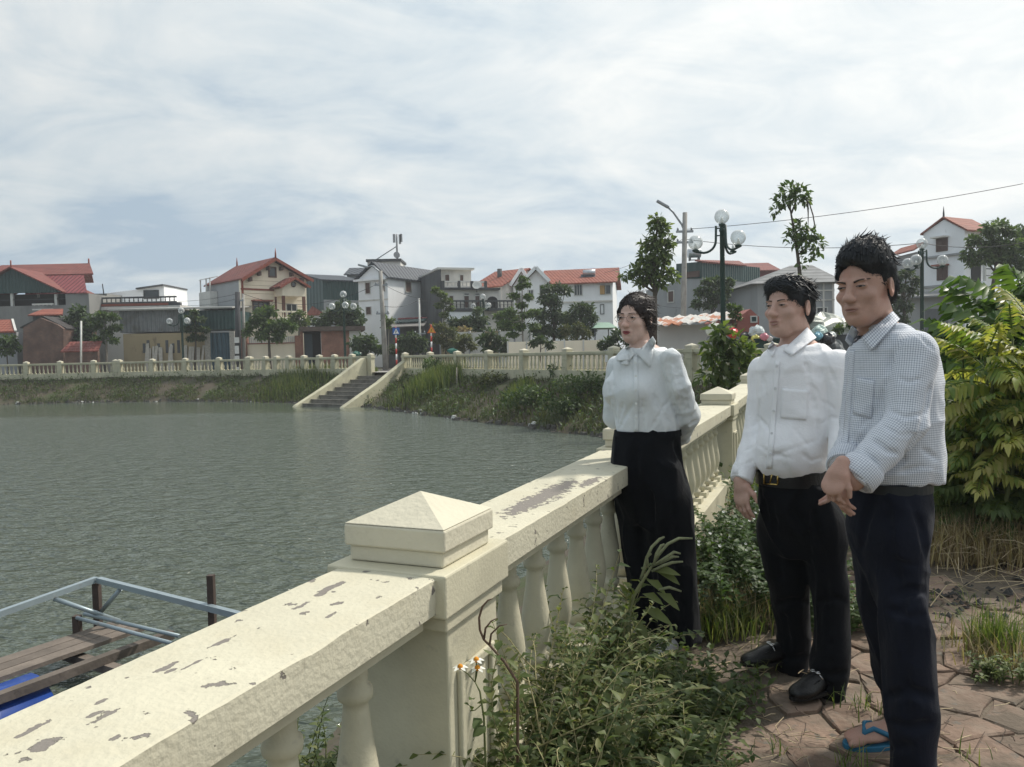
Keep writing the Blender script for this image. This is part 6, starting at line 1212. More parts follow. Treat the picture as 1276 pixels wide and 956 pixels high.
# stones along the water's edge
def shore():
    mb = MB(); rs = random.Random(2)
    X, Y = scatter(90000, lambda X, Y, r: (np.abs(ground_z(X, Y)-WATER_Z-.02) < .07) & (Y > 14), -42, 9, 14, 48, 5)
    for x, y in list(zip(X, Y))[:650]:
        r = rs.uniform(.04, .13); n = 6; z = float(ground_z(x, y)); mb.cur = 1 if rs.random() < .05 else 0
        V = [(x+r*rs.uniform(.7, 1.2)*math.cos(k*1.047), y+r*rs.uniform(.7, 1.2)*math.sin(k*1.047), z-.05) for k in range(n)]+[(x+r*.6*math.cos(k*1.047+.3), y+r*.6*math.sin(k*1.047), z+r*rs.uniform(.4, .8)) for k in range(n)]
        mb.add(V, [(k, (k+1) % n, n+(k+1) % n, n+k) for k in range(n)]+[tuple(n+k for k in range(n))])
    o = mb.build('shore_rubble', [mat('wet_stone', (.075, .07, .06), rough=.7, var=.4, scale=4), mat('pale_litter', (.5, .5, .47))], None); tag(o, 'dark rubble stones along the waterline', 'rubble', kind='stuff')
shore()

# --- weeds along the foot of the near balustrade
def sprig(Lv, mb, base, d0, L, n, ll, lw, rs, rlo=0., rhi=1., droop=.25, spike=False):
    p = Vector(base); d = Vector(d0).normalized(); pts = [p.copy()]; seg = 7
    for i in range(seg): d = (d+Vector((rs.uniform(-.16, .16), rs.uniform(-.16, .16), rs.uniform(-.05, .12)-droop*i/seg))).normalized(); p = p+d*L/seg; pts.append(p.copy())
    mb.tube(pts, [.0030*(1-.7*i/seg) for i in range(seg+1)], 4, cap=False)
    for i in range(n):
        s = .12+.88*(i+rs.random())/n; j = min(seg-1, int(s*seg)); q = pts[j].lerp(pts[j+1], s*seg-j); a = i*2.4+rs.uniform(-.5, .5); tg = (pts[j+1]-pts[j]).normalized(); sd_ = Vector((math.cos(a), math.sin(a), .15)); dv = sd_*.85+tg*.5; l = ll*rs.uniform(.6, 1.25)*(1-.35*s)
        Lv.add(tuple(q), tuple(dv), (rs.uniform(-.3, .3), rs.uniform(-.3, .3), 1), l, lw*rs.uniform(.7, 1.2), rlo+(rhi-rlo)*min(1, max(0, rs.gauss(.45, .22))), rs.uniform(.1, .5))
    if spike:
        for i in range(26): s = .5+.5*i/26; j = min(seg-1, int(s*seg)); q = pts[j].lerp(pts[j+1], s*seg-j); a = rs.uniform(0, 6.28); Lv.add(tuple(q), (math.cos(a)*.6, math.sin(a)*.6, .7), (0, 0, 1), .014, .006, 1.0, 0)
    return pts
def near_weeds():
    Lv = Leaves(); mb = MB(); rs = random.Random(21); spots = []
    for _ in range(230):
        t = rs.uniform(1.45, 3.1); n = .15+.52*rs.random()**1.45; edge = (n-.15)/.52
        q = near(t, n, 0); px, py = proj((q.x, q.y, 0)); spots.append((t, n, edge))
        h = rs.uniform(.42, .92)*(1-.66*edge)*(1.0 if t < 2.9 else .8)
        if t < 1.95 and n < .34: h *= .5
        if t > 2.45: h *= .72-.35*min(1, (t-2.45)/.5)*(n > .3)
        d0 = Vector((rs.uniform(-.5, .5), rs.uniform(-.5, .5), 1))
        sprig(Lv, mb, q, d0, h, rs.randint(28, 46), rs.uniform(.036, .068), rs.uniform(.014, .027), rs, 0, .85, .35, rs.random() < .22)
        for k in range(rs.randint(1, 3)): a = rs.uniform(0, 6.28); sprig(Lv, mb, q+Vector((0, 0, h*rs.uniform(.05, .5))), (math.cos(a), math.sin(a), .7), h*.55, 16, .035, .014, rs, .1, .9, .3, rs.random() < .15)
    Lv.build('weeds', LM_weed, None, loc=(0, 0, 0)); o = bpy.data.objects['weeds']; tag(o, 'tangled leafy weeds crowding the foot of the near balustrade', 'weeds', kind='stuff'); o2 = mb.build('weed_stems', M_stempale, o, fixn=False)
    # low ground cover under them
    n = 5200; ts_ = np.random.uniform(1.3, 3.3, n); ns = .15+np.abs(np.random.normal(size=n))*.28; k = ns < .72; ts_, ns = ts_[k], ns[k]; pts = np.array([tuple(near(a, b)) for a, b in zip(ts_, ns)]); pts[:, 2] = .02+.22*np.random.rand(len(pts))**1.5*(1-ns)
    L2 = Leaves(); m_ = len(pts); L2.many(pts, rdir(m_)*np.array([1, 1, .5])+np.array([0, 0, .25]), rdir(m_)*.4+np.array([0, 0, 1]), .022+.03*np.random.rand(m_), .018+.008*np.random.rand(m_), np.random.rand(m_)*.55); o = L2.build('ground_weeds', LM_weed, None, loc=(0, 0, 0)); tag(o, 'low broad leaved weeds under the tall ones at the near balustrade', 'weeds', kind='stuff')
near_weeds()
def white_flower_bush():
    Lv = Leaves(); mb = MB(); fl = MB(); rs = random.Random(5); c = near(4.55, .62, 0)
    for _ in range(230):
        t = rs.uniform(3.75, 5.6); n = rs.uniform(.2, .95); q = near(t, n); sprig(Lv, mb, q, (rs.uniform(-.5, .5), rs.uniform(-.5, .5), 1), rs.uniform(.26, .50)*(1-.35*(n-.2)), rs.randint(30, 44), .058, .030, rs, .15, .8, .3)
    o = Lv.build('low_bush', leaf_mat('leaf_bush', [(.022, .045, .014), (.055, .10, .026), (.10, .15, .04)], .35, .5), None, loc=tuple(c)); tag(o, 'bushy green weed with tiny white flowers between the woman and the white shirted man', 'bush'); mb.build('stem', M_stem, o, fixn=False)
    for _ in range(40):
        q = near(rs.uniform(3.8, 5.4), rs.uniform(.3, .9), rs.uniform(.25, .42)); r = .008
        fl.add([q]+[q+Vector((r*math.cos(k*1.257), r*math.sin(k*1.257)*.7-.003, r*math.sin(k*1.257)*.7+.004)) for k in range(5)], [(0, 1+k, 1+(k+1) % 5) for k in range(5)])
    f = fl.build('blossom', mat('white_petal', (.75, .75, .72), rough=.6), o, fixn=False); f['kind'] = 'stuff'
white_flower_bush()
def grass_patch(name, label, spots, n, h, m, w=.006, lean=.9, kind='stuff', seed=0, spread=.12):
    rs = np.random.RandomState(seed); B = []
    for (px, py) in spots: q = PG(px, py, 0); v = rs.normal(size=(n, 2))*spread; B += [(q.x+a, q.y+b, .015) for a, b in v]
    o = blades(name, np.array(B), h*(.35+.75*rs.random(len(B))), lean, w, m, loc=tuple(PG(*spots[0], 0))); tag(o, label, 'grass', kind=kind); return o
grass_patch('dry_grass', 'dry brown grass below the white flowered bush', [(900, 735), (915, 750), (895, 760), (925, 728), (910, 770), (888, 780), (935, 715)], 260, .20, LM_dry, seed=1, spread=.11)
grass_patch('grass_tuft', 'pale green grass blades between the woman and the white shirted man', [(905, 790), (890, 792), (918, 782)], 200, .18, LM_grass, seed=2, spread=.07, kind='thing')
grass_patch('grass_tuft', 'upright green grass tuft on the stones beside the checked shirt man', [(1238, 815), (1250, 818), (1230, 812)], 90, .22, LM_grass, seed=3, spread=.05, kind='thing')
grass_patch('dry_grass', 'dry grass around the upright green tuft', [(1245, 825), (1262, 832), (1232, 822)], 90, .13, LM_dry, seed=4, spread=.09)
def leafy_patch(name, label, spots, n, h, m, ls, seed, spread):
    rs = random.Random(seed); Lv = Leaves(); mb = MB()
    for (px, py) in spots:
        q = PG(px, py, 0)
        for _ in range(n): sprig(Lv, mb, q+Vector((rs.gauss(0, spread), rs.gauss(0, spread), 0)), (rs.uniform(-.6, .6), rs.uniform(-.6, .6), 1), h*rs.uniform(.5, 1.1), 14, ls, ls*.45, rs, .1, .8)
    o = Lv.build(name, m, None, loc=tuple(PG(*spots[0], 0))); tag(o, label, 'weed', kind='stuff'); mb.build('stem', M_stem, o, fixn=False)
leafy_patch('weed', 'small leafy weed on the stones at the edge beside the grass tuft', [(1232, 848), (1250, 850), (1262, 846)], 9, .10, LM_weed, .035, 4, .05)
leafy_patch('weed', 'green weed seen between the legs of the two men', [(1068, 788), (1060, 782), (1074, 780)], 12, .20, LM_mid, .05, 5, .06)
leafy_patch('weed', 'weed growing under the balustrade rail at the raft', [(402, 985), (395, 970)], 10, .30, LM_weed, .04, 6, .05)
# rough verge on the right
def verge():
    rs = np.random.RandomState(12); n = 42000; X = rs.uniform(1.5, 7.5, n); Y = rs.uniform(4.1, 11, n); k = (X > 2.2+.0*Y) & (Y > 4.35+.35*np.sin(X*3)) | ((Y > 6.5) & (X > 1.7+.5*np.sin(Y))) ; X, Y = X[k], Y[k]; kk = vnoise(X*1.3, Y*1.3, 4) > .25; X, Y = X[kk], Y[kk]; near_ = (Y < 5.2+.3*np.sin(X*4))
    for nm, sel, m, h, lab in (('verge_grass', ~near_, LM_grass, .36, 'rough green grass on the verge behind the men'), ('dry_verge_grass', near_, LM_dry, .24, 'dry straw coloured grass along the edge of the stone path')):
        b = np.stack([X[sel], Y[sel], gz(X[sel], Y[sel])], 1); o = blades(nm, b, h*(.3+.8*rs.random(len(b))), 1.1, .008, m, loc=(3, 6, 0)); tag(o, lab, 'grass', kind='stuff')
    n = 9000; X = rs.uniform(1.7, 9, n); Y = rs.uniform(4.5, 11, n); k = vnoise(X*1.1, Y*1.1, 14) > .45; X, Y = X[k], Y[k]; m_ = len(X); L2 = Leaves(); L2.many(np.stack([X, Y, gz(X, Y)+.05+.3*rs.random(m_)**1.5], 1), rdir(m_), rdir(m_)*.4+np.array([0, 0, 1]), .05+.06*rs.random(m_), .04, rs.random(m_)*.8); o = L2.build('verge_weeds', LM_mid, None, loc=(3, 6, 0)); tag(o, 'leafy weeds among the rough grass of the verge', 'weeds', kind='stuff')
    mb = MB(); r2 = random.Random(3)
    for _ in range(200):
        x, y = r2.uniform(1.9, 4.6), r2.uniform(4.0, 5.3); a = r2.uniform(0, 6.28); l = r2.uniform(.15, .5); z = r2.uniform(.03, .22)*(1 if y > 4.4 else .3); mb.tube([(x, y, z), (x+l*.5*math.cos(a), y+l*.3*math.sin(a), z+r2.uniform(0, .08)), (x+l*math.cos(a), y+l*.6*math.sin(a), z-r2.uniform(0, .05))], r2.uniform(.001, .003), 3, cap=False)
    o = mb.build('dry_stalks', MATS['straw'], None, fixn=False); tag(o, 'tangle of dry bent stalks at the edge of the path', 'litter', kind='stuff')
    mb = MB()
    for _ in range(170):
        x, y = r2.gauss(2.35, .40), r2.gauss(4.0, .14); s = r2.uniform(.008, .03); V = [(x+s*r2.uniform(.5, 1.2)*math.cos(k*1.57), y+s*r2.uniform(.5, 1.2)*math.sin(k*1.57), .022) for k in range(4)]+[(x, y, .025+s*r2.uniform(.3, .8))]; mb.add(V, [(0, 1, 4), (1, 2, 4), (2, 3, 4), (3, 0, 4)])
    for _ in range(12): x, y = r2.gauss(2.2, .35), r2.gauss(4.02, .12); a = r2.uniform(-.9, .9); l = r2.uniform(.06, .2); mb.tube([(x, y, .032), (x+l*.5*math.cos(a), y+l*.5*math.sin(a), .04), (x+l*math.cos(a+.3), y+l*math.sin(a+.3), .034)], [r2.uniform(.004, .007), .004, .002], 5)
    o = mb.build('burnt_debris', mat('charcoal', (.05, .048, .046), rough=.95, var=.5, scale=20), None, fixn=False); o.location.z = -.022; tag(o, 'blackened remains of a small fire on the path', 'debris', kind='stuff')
verge()
grass_patch('dry_grass', 'bleached dry grass at the foot of the yellow shrub', [(1170, 690), (1185, 672), (1200, 685), (1215, 668), (1230, 680), (1248, 666), (1262, 682), (1280, 668), (1192, 700), (1240, 697), (1270, 700), (1175, 660)], 420, .30, LM_dry, w=.007, seed=31, spread=.14)
grass_patch('grass', 'green grass under the yellow shrub', [(1168, 640), (1185, 632), (1205, 640), (1225, 630), (1245, 640), (1262, 628), (1280, 638), (1175, 655), (1210, 655), (1250, 654)], 460, .34, LM_grass, w=.009, seed=32, spread=.17)
leafy_patch('weed', 'leafy green weeds under the yellow shrub', [(1172, 652), (1190, 645), (1212, 650), (1235, 644), (1258, 650), (1276, 644)], 16, .34, LM_mid, .06, 33, .14)
def joint_tufts():
    rs = np.random.RandomState(77); B = []
    for _ in range(150):
        t = rs.uniform(1.7, 4.6); n = rs.uniform(.55, 2.6); c = near(t, n); m_ = rs.randint(5, 14)
        if vnoise(c.x*1.5, c.y*1.5, 41) < .45: continue
        B += [(c.x+a, c.y+b, .012) for a, b in rs.normal(size=(m_, 2))*.03]
    o = blades('joint_grass', np.array(B), .03+.07*rs.random(len(B)), 1.2, .005, LM_grass, loc=(1, 3, 0)); tag(o, 'small grass tufts between the path stones', 'grass', kind='stuff')
joint_tufts()
# --- tall drooping weed before the woman, leaf by leaf
def tall_weed():
    D = 2.72; q = lambda x, y, dd=0: P(x, y, D+dd); b = PG(786, 830, 0); b = Vector((q(784, 800).x, D, .0)); t = thing('tall_weed', 'tall pale weed with drooping leaves and flower spikes in front of the woman', 'weed', tuple(b)); mb = MB()
    mb.tube([b, q(783, 765), q(790, 742), (q(802, 722)), q(812, 706)], [.009, .008, .007, .006, .004], 6); mb.build('stem', mat('pale_green_stem', (.20, .21, .10), rough=.6, var=.15), t, fixn=False)
    spikes = [[(812, 706), (822, 690), (832, 678), (846, 671), (863, 671)], [(808, 708), (806, 695), (812, 682), (822, 672), (828, 669)], [(815, 702), (818, 690), (824, 680), (828, 678)], [(812, 706), (826, 700), (838, 694), (846, 694)], [(815, 704), (828, 696), (840, 688), (848, 690)], [(820, 735), (834, 732), (849, 737)], [(798, 722), (803, 708), (806, 694), (812, 690)], [(812, 712), (826, 705), (838, 701), (851, 700)]]
    m = mat('pale_flower_spike', (.30, .32, .18), rough=.8, var=.25, scale=60, bump=1.0, bscale=300)
    for i, s in enumerate(spikes): mb = MB(); pts = [q(x, y, -.02*(i % 3)) for x, y in s]; mb.tube(pts, [.004]+[.0055]*(len(pts)-2)+[.003], 6); mb.build('flower_spike', m, t, fixn=False)
    leaves = [((784, 760), (782, 728), .10, .05), ((789, 742), (783, 722), .09, .05), ((812, 712), (845, 710), .11, .05), ((812, 708), (848, 722), .12, .04), ((805, 722), (830, 735), .10, .05), ((818, 738), (848, 755), .13, .06), ((800, 740), (826, 748), .09, .045), ((786, 770), (806, 790), .11, .05), ((788, 772), (812, 806), .13, .055), ((804, 756), (820, 770), .08, .04), ((783, 765), (765, 758), .07, .04), ((800, 760), (838, 772), .10, .045)]
    for (a, bb, l, w_) in leaves:
        A = q(*a); Bp = q(*bb, -.06); Lv = Leaves(); L_ = (Bp-A).length; Lv.add(tuple(A), tuple(Bp-A), (.1, -.55, .9), L_, L_*.42, .62, .25); Lv.build('leaf', LM_weed, t)
    for s, e in (((784, 750), (776, 724)), ((782, 748), (770, 735))): mb = MB(); mb.tube([q(*s), q(*e)], .003, 4); mb.build('twig', M_stempale, t, fixn=False)
tall_weed()
def daisy():
    D = 1.66; q = lambda x, y, dd=0: P(x, y, D+dd); b = Vector((q(606, 900).x, D, 0)); t = thing('daisy_weed', 'small white petalled daisy weed with orange centres against the near pier', 'flower', tuple(b)); mb = MB(); mb.tube([b, q(603, 895), q(598, 862), q(592, 850)], [.003, .0025, .002, .0015], 5)
    for s in ([(592, 850), (583, 840), (574, 833)], [(592, 850), (593, 838), (594, 823)], [(592, 850), (594, 842), (595, 834)], [(600, 878), (592, 885), (586, 886)]): mb.tube([q(*p) for p in s], .0013, 4)
    mb.build('stem', M_stem, t, fixn=False)
    for (x, y) in ((573.5, 831), (593.5, 822), (595, 832.5)):
        c = q(x, y); mb = MB(); mb.ball(c, .0065, 8, 6); f = mb.build('flower_head', mat('orange_disc', (.62, .24, .01), rough=.7), t); Lv = Leaves()
        for k in range(5): a = k*1.257+.3; Lv.add(tuple(c), (math.cos(a), math.sin(a)*.8, -.12), (0, -.3, 1), .019, .009, .5, .1)
        Lv.build('petals', leaf_mat('petal', [(.75, .75, .70), (.8, .8, .76)], .2), f)
    for (x, y, ex, ey, w_) in ((588, 886, 582, 872, .02), (600, 895, 590, 905, .025), (606, 905, 590, 915, .03), (604, 890, 612, 880, .025), (590, 872, 586, 868, .015)): Lv = Leaves(); A = q(x, y); Bv = q(ex, ey, -.03); Lv.add(tuple(A), tuple(Bv-A), (0, -.5, 1), (Bv-A).length, w_, .3, .2); Lv.build('leaf', LM_weed, t)
daisy()
def bent_stem():
    D = 1.80; q = lambda x, y: P(x, y, D); b = Vector((q(640, 880).x, D+.05, 0)); t = thing('dry_stem', 'bent dry brown stem curling in front of the near pier', 'stem', tuple(b)); mb = MB(); mb.tube([b, q(645, 850), q(628, 824), q(612, 806), q(603, 797), q(598, 785), q(597, 770), q(601, 756), q(608, 748), q(614, 746)], [.004, .004, .0035, .003, .003, .003, .0028, .0026, .002, .001], 5); mb.build('stem', mat('brown_stem', (.13, .085, .06), rough=.8, var=.3, scale=40), t, fixn=False); mb = MB(); mb.tube([q(603, 797), q(605, 783), q(612, 774), q(620, 770)], [.003, .0026, .002, .001], 5); mb.tube([q(610, 804), q(612, 790), q(622, 780), q(632, 778)], [.003, .0024, .002, .001], 5); mb.build('twig', MATS['brown_stem'], t, fixn=False)
bent_stem()
# ============================================================ people
def noise3(p, s=0):
    i = np.floor(p); f = p-i; f = f*f*(3-2*f)
    def h(a, b, c): v = np.sin((i[:, 0]+a)*127.1+(i[:, 1]+b)*311.7+(i[:, 2]+c)*74.7+s*19.19)*43758.5453; return v-np.floor(v)
    x, y, z = f[:, 0], f[:, 1], f[:, 2]
    a = h(0, 0, 0)*(1-x)+h(1, 0, 0)*x; b = h(0, 1, 0)*(1-x)+h(1, 1, 0)*x; c = h(0, 0, 1)*(1-x)+h(1, 0, 1)*x; d = h(0, 1, 1)*(1-x)+h(1, 1, 1)*x
    return (a*(1-y)+b*y)*(1-z)+(c*(1-y)+d*y)*z
class Sdf:
    """a smooth union of tapered limbs, ellipsoids and lofts, meshed as one continuous surface"""
    def __init__(s): s.ops = []; s.disp = None; s.clip = None
    def _add(s, fn, lo, hi, k, mode): s.ops.append((fn, np.array(lo, float)-.06, np.array(hi, float)+.06, k, mode)); return s
    def cap(s, a, b, ra, rb, k=.02, mode='add'):
        a = np.array(a, float); b = np.array(b, float); ab = b-a; L2 = ab@ab+1e-12; r = max(ra, rb)
        def fn(p): t = np.clip((p-a)@ab/L2, 0, 1); return np.linalg.norm(p-a-t[:, None]*ab, axis=1)-(ra+(rb-ra)*t)
        return s._add(fn, np.minimum(a, b)-r, np.maximum(a, b)+r, k, mode)
    def limb(s, pts, rs, k=.02):
        for i in range(len(pts)-1): s.cap(pts[i], pts[i+1], rs[i], rs[i+1], k)
        return s
    def ell(s, c, r, rot=None, k=.02, mode='add'):
        c = np.array(c, float); r = np.array(r, float); M_ = np.eye(3) if rot is None else np.array(rot)
        def fn(p): q = (p-c)@M_; k0 = np.linalg.norm(q/r, axis=1); k1 = np.linalg.norm(q/(r*r), axis=1); return k0*(k0-1)/(k1+1e-9)
        return s._add(fn, c-r.max(), c+r.max(), k, mode)
    def loft(s, rows, k=.02, grow=0.0, zcut=None):
        """rows: (z, cx, cy, half width, half depth), any order"""
        A = np.array(sorted(rows)); z = A[:, 0]; zz = np.linspace(z[0], z[-1], 60); B = [zz]
        for j in range(1, 5):
            y = A[:, j]; m = np.gradient(y, z) if len(z) > 2 else np.full(len(z), (y[-1]-y[0])/(z[-1]-z[0]))
            i = np.clip(np.searchsorted(z, zz)-1, 0, len(z)-2); h = z[i+1]-z[i]; t = (zz-z[i])/h
            B.append((2*t**3-3*t**2+1)*y[i]+(t**3-2*t**2+t)*h*m[i]+(-2*t**3+3*t**2)*y[i+1]+(t**3-t**2)*h*m[i+1])
        zz, X, Y, W, D = B; W = W+grow; D = D+grow
        def fn(p):
            x = np.interp(p[:, 2], zz, X); y = np.interp(p[:, 2], zz, Y); a = np.interp(p[:, 2], zz, W); b = np.interp(p[:, 2], zz, D); u = (p[:, 0]-x)/a; v = (p[:, 1]-y)/b; k0 = np.sqrt(u*u+v*v)+1e-6; k1 = np.sqrt((u/a)**2+(v/b)**2)+1e-6
            d = k0*(k0-1)/k1; e = np.maximum(zz[0]-p[:, 2], p[:, 2]-zz[-1]); q = .012; h = np.clip(.5-.5*(e-d)/q, 0, 1); return e*(1-h)+d*h+q*h*(1-h)
        return s._add(fn, (np.min(X-W), np.min(Y-D), zz[0]), (np.max(X+W), np.max(Y+D), zz[-1]), k, 'add')
    def plane(s, pt, n, k=.004):
        """cut away what lies beyond pt along n"""
        pt = np.array(pt, float); n = np.array(n, float)/np.linalg.norm(n); s.ops.append((lambda p: -((p-pt)@n), None, None, k, 'sub')); return s
    def eval(s, p):
        d = np.full(len(p), 1.0)
        for fn, lo, hi, k, mode in s.ops:
            m = np.ones(len(p), bool) if lo is None else np.all((p >= lo) & (p <= hi), axis=1)
            if not m.any(): continue
            x = fn(p[m]); c = d[m]
            if mode == 'add': h = np.clip(.5+.5*(c-x)/k, 0, 1); d[m] = c*(1-h)+x*h-k*h*(1-h)
            else: x = -x; h = np.clip(.5-.5*(c-x)/k, 0, 1); d[m] = c*(1-h)+x*h+k*h*(1-h)
        if s.disp is not None:
            m = np.abs(d) < .05
            if m.any(): d[m] += s.disp(p[m])
        if s.clip is not None:            # the body stays a little inside its clothes
            cl, zone = s.clip; m = zone(p) & (d < .05)
            if m.any(): q = p[m]; cd = np.min([c.eval(q) for c in cl], axis=0); d[m] = np.maximum(d[m], cd+.007)
        return d
    def mesh(s, h):
        lo = np.min([o[1] for o in s.ops if o[4] == 'add' and o[1] is not None], axis=0)+.045; hi = np.max([o[2] for o in s.ops if o[4] == 'add' and o[1] is not None], axis=0)-.045; C = 4
        n = (np.ceil((hi-lo)/h/C).astype(int)+1)*C; nc = n//C
        g = np.stack(np.meshgrid(*[np.arange(k) for k in nc], indexing='ij'), -1).reshape(-1, 3); v = s.eval(lo+(g*C+(C-1)/2)*h); sel = np.abs(v) < C*h*1.25
        F = np.repeat(np.repeat(np.repeat(v.reshape(nc).astype(np.float32), C, 0), C, 1), C, 2)
        o = np.stack(np.meshgrid(*[np.arange(C)]*3, indexing='ij'), -1).reshape(-1, 3); idx = (g[sel][:, None]*C+o[None]).reshape(-1, 3)
        for i in range(0, len(idx), 400000): q = idx[i:i+400000]; F[q[:, 0], q[:, 1], q[:, 2]] = s.eval(lo+q*h)
        S = F < 0; cnt = np.zeros(tuple(n-1), np.int8); cs = [(a, b, c) for a in (0, 1) for b in (0, 1) for c in (0, 1)]; nx, ny, nz = n
        for a, b, c in cs: cnt += S[a:nx-1+a, b:ny-1+b, c:nz-1+c]
        cell = np.argwhere((cnt > 0) & (cnt < 8)); val = np.stack([F[cell[:, 0]+a, cell[:, 1]+b, cell[:, 2]+c] for a, b, c in cs], 1); acc = np.zeros((len(cell), 3)); num = np.zeros(len(cell)); P8 = np.array(cs, float)
        for i in range(8):
            for j in range(i+1, 8):
                if np.abs(P8[i]-P8[j]).sum() != 1: continue
                m = (val[:, i] < 0) != (val[:, j] < 0); t = val[m, i]/(val[m, i]-val[m, j]); acc[m] += P8[i]+t[:, None]*(P8[j]-P8[i]); num[m] += 1
        V = lo+(cell+acc/num[:, None])*h; ID = np.full(tuple(n-1), -1, np.int32); ID[cell[:, 0], cell[:, 1], cell[:, 2]] = np.arange(len(cell)); Q = []
        for ax in range(3):
            sl0 = [slice(None)]*3; sl1 = [slice(None)]*3; sl0[ax] = slice(0, -1); sl1[ax] = slice(1, None); ch = S[tuple(sl0)] != S[tuple(sl1)]; e = np.argwhere(ch); b1, b2 = (ax+1) % 3, (ax+2) % 3
            ok = (e[:, b1] > 0) & (e[:, b2] > 0) & (e[:, b1] < n[b1]-1) & (e[:, b2] < n[b2]-1); e = e[ok]; q = []
            for d1, d2 in ((0, 0), (-1, 0), (-1, -1), (0, -1)): c = e.copy(); c[:, b1] += d1; c[:, b2] += d2; q.append(ID[c[:, 0], c[:, 1], c[:, 2]])
            q = np.stack(q, 1); fl = S[e[:, 0], e[:, 1], e[:, 2]]; q[~fl] = q[~fl][:, ::-1]; Q.append(q)
        Q = np.vstack(Q); Q = Q[(Q >= 0).all(1)]; return V, Q[:, ::-1]*1

def lofted(d, rows, dd=0.0):
    out = []
    for r in rows:
        py, l, rr, b = r[:4]; dep = d+(r[4] if len(r) > 4 else 0); a, c = P(l, py, dep), P(rr, py, dep); hw = (c.x-a.x)/2; tt = (a.x+c.x)/2/dep; hw = math.sqrt(max((.6*hw)**2, hw*hw-(b*tt)**2))-.003; out.append(((a.z+c.z)/2, (a.x+c.x)/2, dep, hw, b))
    return out
def grooves(S, lines, r=.006, k=.016, h=.012):
    """creases and seams pressed into the cloth along the photo polylines"""
    V, Q = S.mesh(h); bv = bvh_of((V, Q)); add = []
    for ln in lines:
        pts = []
        for i in range(len(ln)-1):
            for j in range(4): f = j/4; pts.append((ln[i][0]*(1-f)+ln[i+1][0]*f, ln[i][1]*(1-f)+ln[i+1][1]*f))
        pts.append(ln[-1]); P3 = []
        for x, y in pts:
            q = hit(bv, x, y)
            if q: P3.append(q[0]-ray(x, y).normalized()*r*.25)
        for i in range(len(P3)-1):
            if (P3[i]-P3[i+1]).length < .09:
                e0 = .35 if i == 0 else 1.0; e1 = .35 if i == len(P3)-2 else 1.0; add.append((P3[i], P3[i+1], r*e0, r*e1))
    for a, b, ra, rb in add: S.cap(a, b, ra, rb, k, 'sub')
def bvh_of(*VF):
    V = []; F = []
    for v, f in VF: o = len(V); V += [tuple(x) for x in v]; F += [tuple(int(i)+o for i in q) for q in f]
    return BVHTree.FromPolygons(V, F)
def hit(bv, px, py):
    r = ray(px, py).normalized(); h = bv.ray_cast(CP, r); return h if h[0] is not None else None
def patch(parent, name, quad, bv, off, m, nu=8, nv=8, th=.003, lift=None):
    """a piece of cloth lying on the surface: the four photo points are its corners"""
    V = []; last = None
    for j in range(nv+1):
        for i in range(nu+1):
            u, v = i/nu, j/nv; x = (quad[0][0]*(1-u)+quad[1][0]*u)*(1-v)+(quad[3][0]*(1-u)+quad[2][0]*u)*v; y = (quad[0][1]*(1-u)+quad[1][1]*u)*(1-v)+(quad[3][1]*(1-u)+quad[2][1]*u)*v
            h = hit(bv, x, y); p = h[0] if h else (P(x, y, last) if last else None)
            if p is None: p = P(x, y, 3.0)
            last = p.y; o = off if not lift else off+lift(u, v); V.append(p-ray(x, y).normalized()*o)
    n = nu+1; F = [(j*n+i, j*n+i+1, (j+1)*n+i+1, (j+1)*n+i) for j in range(nv) for i in range(nu)]
    o = raw(name, V, F, m, parent, smooth=True); md = o.modifiers.new('s', 'SOLIDIFY'); md.thickness = th; md.offset = 0; return o

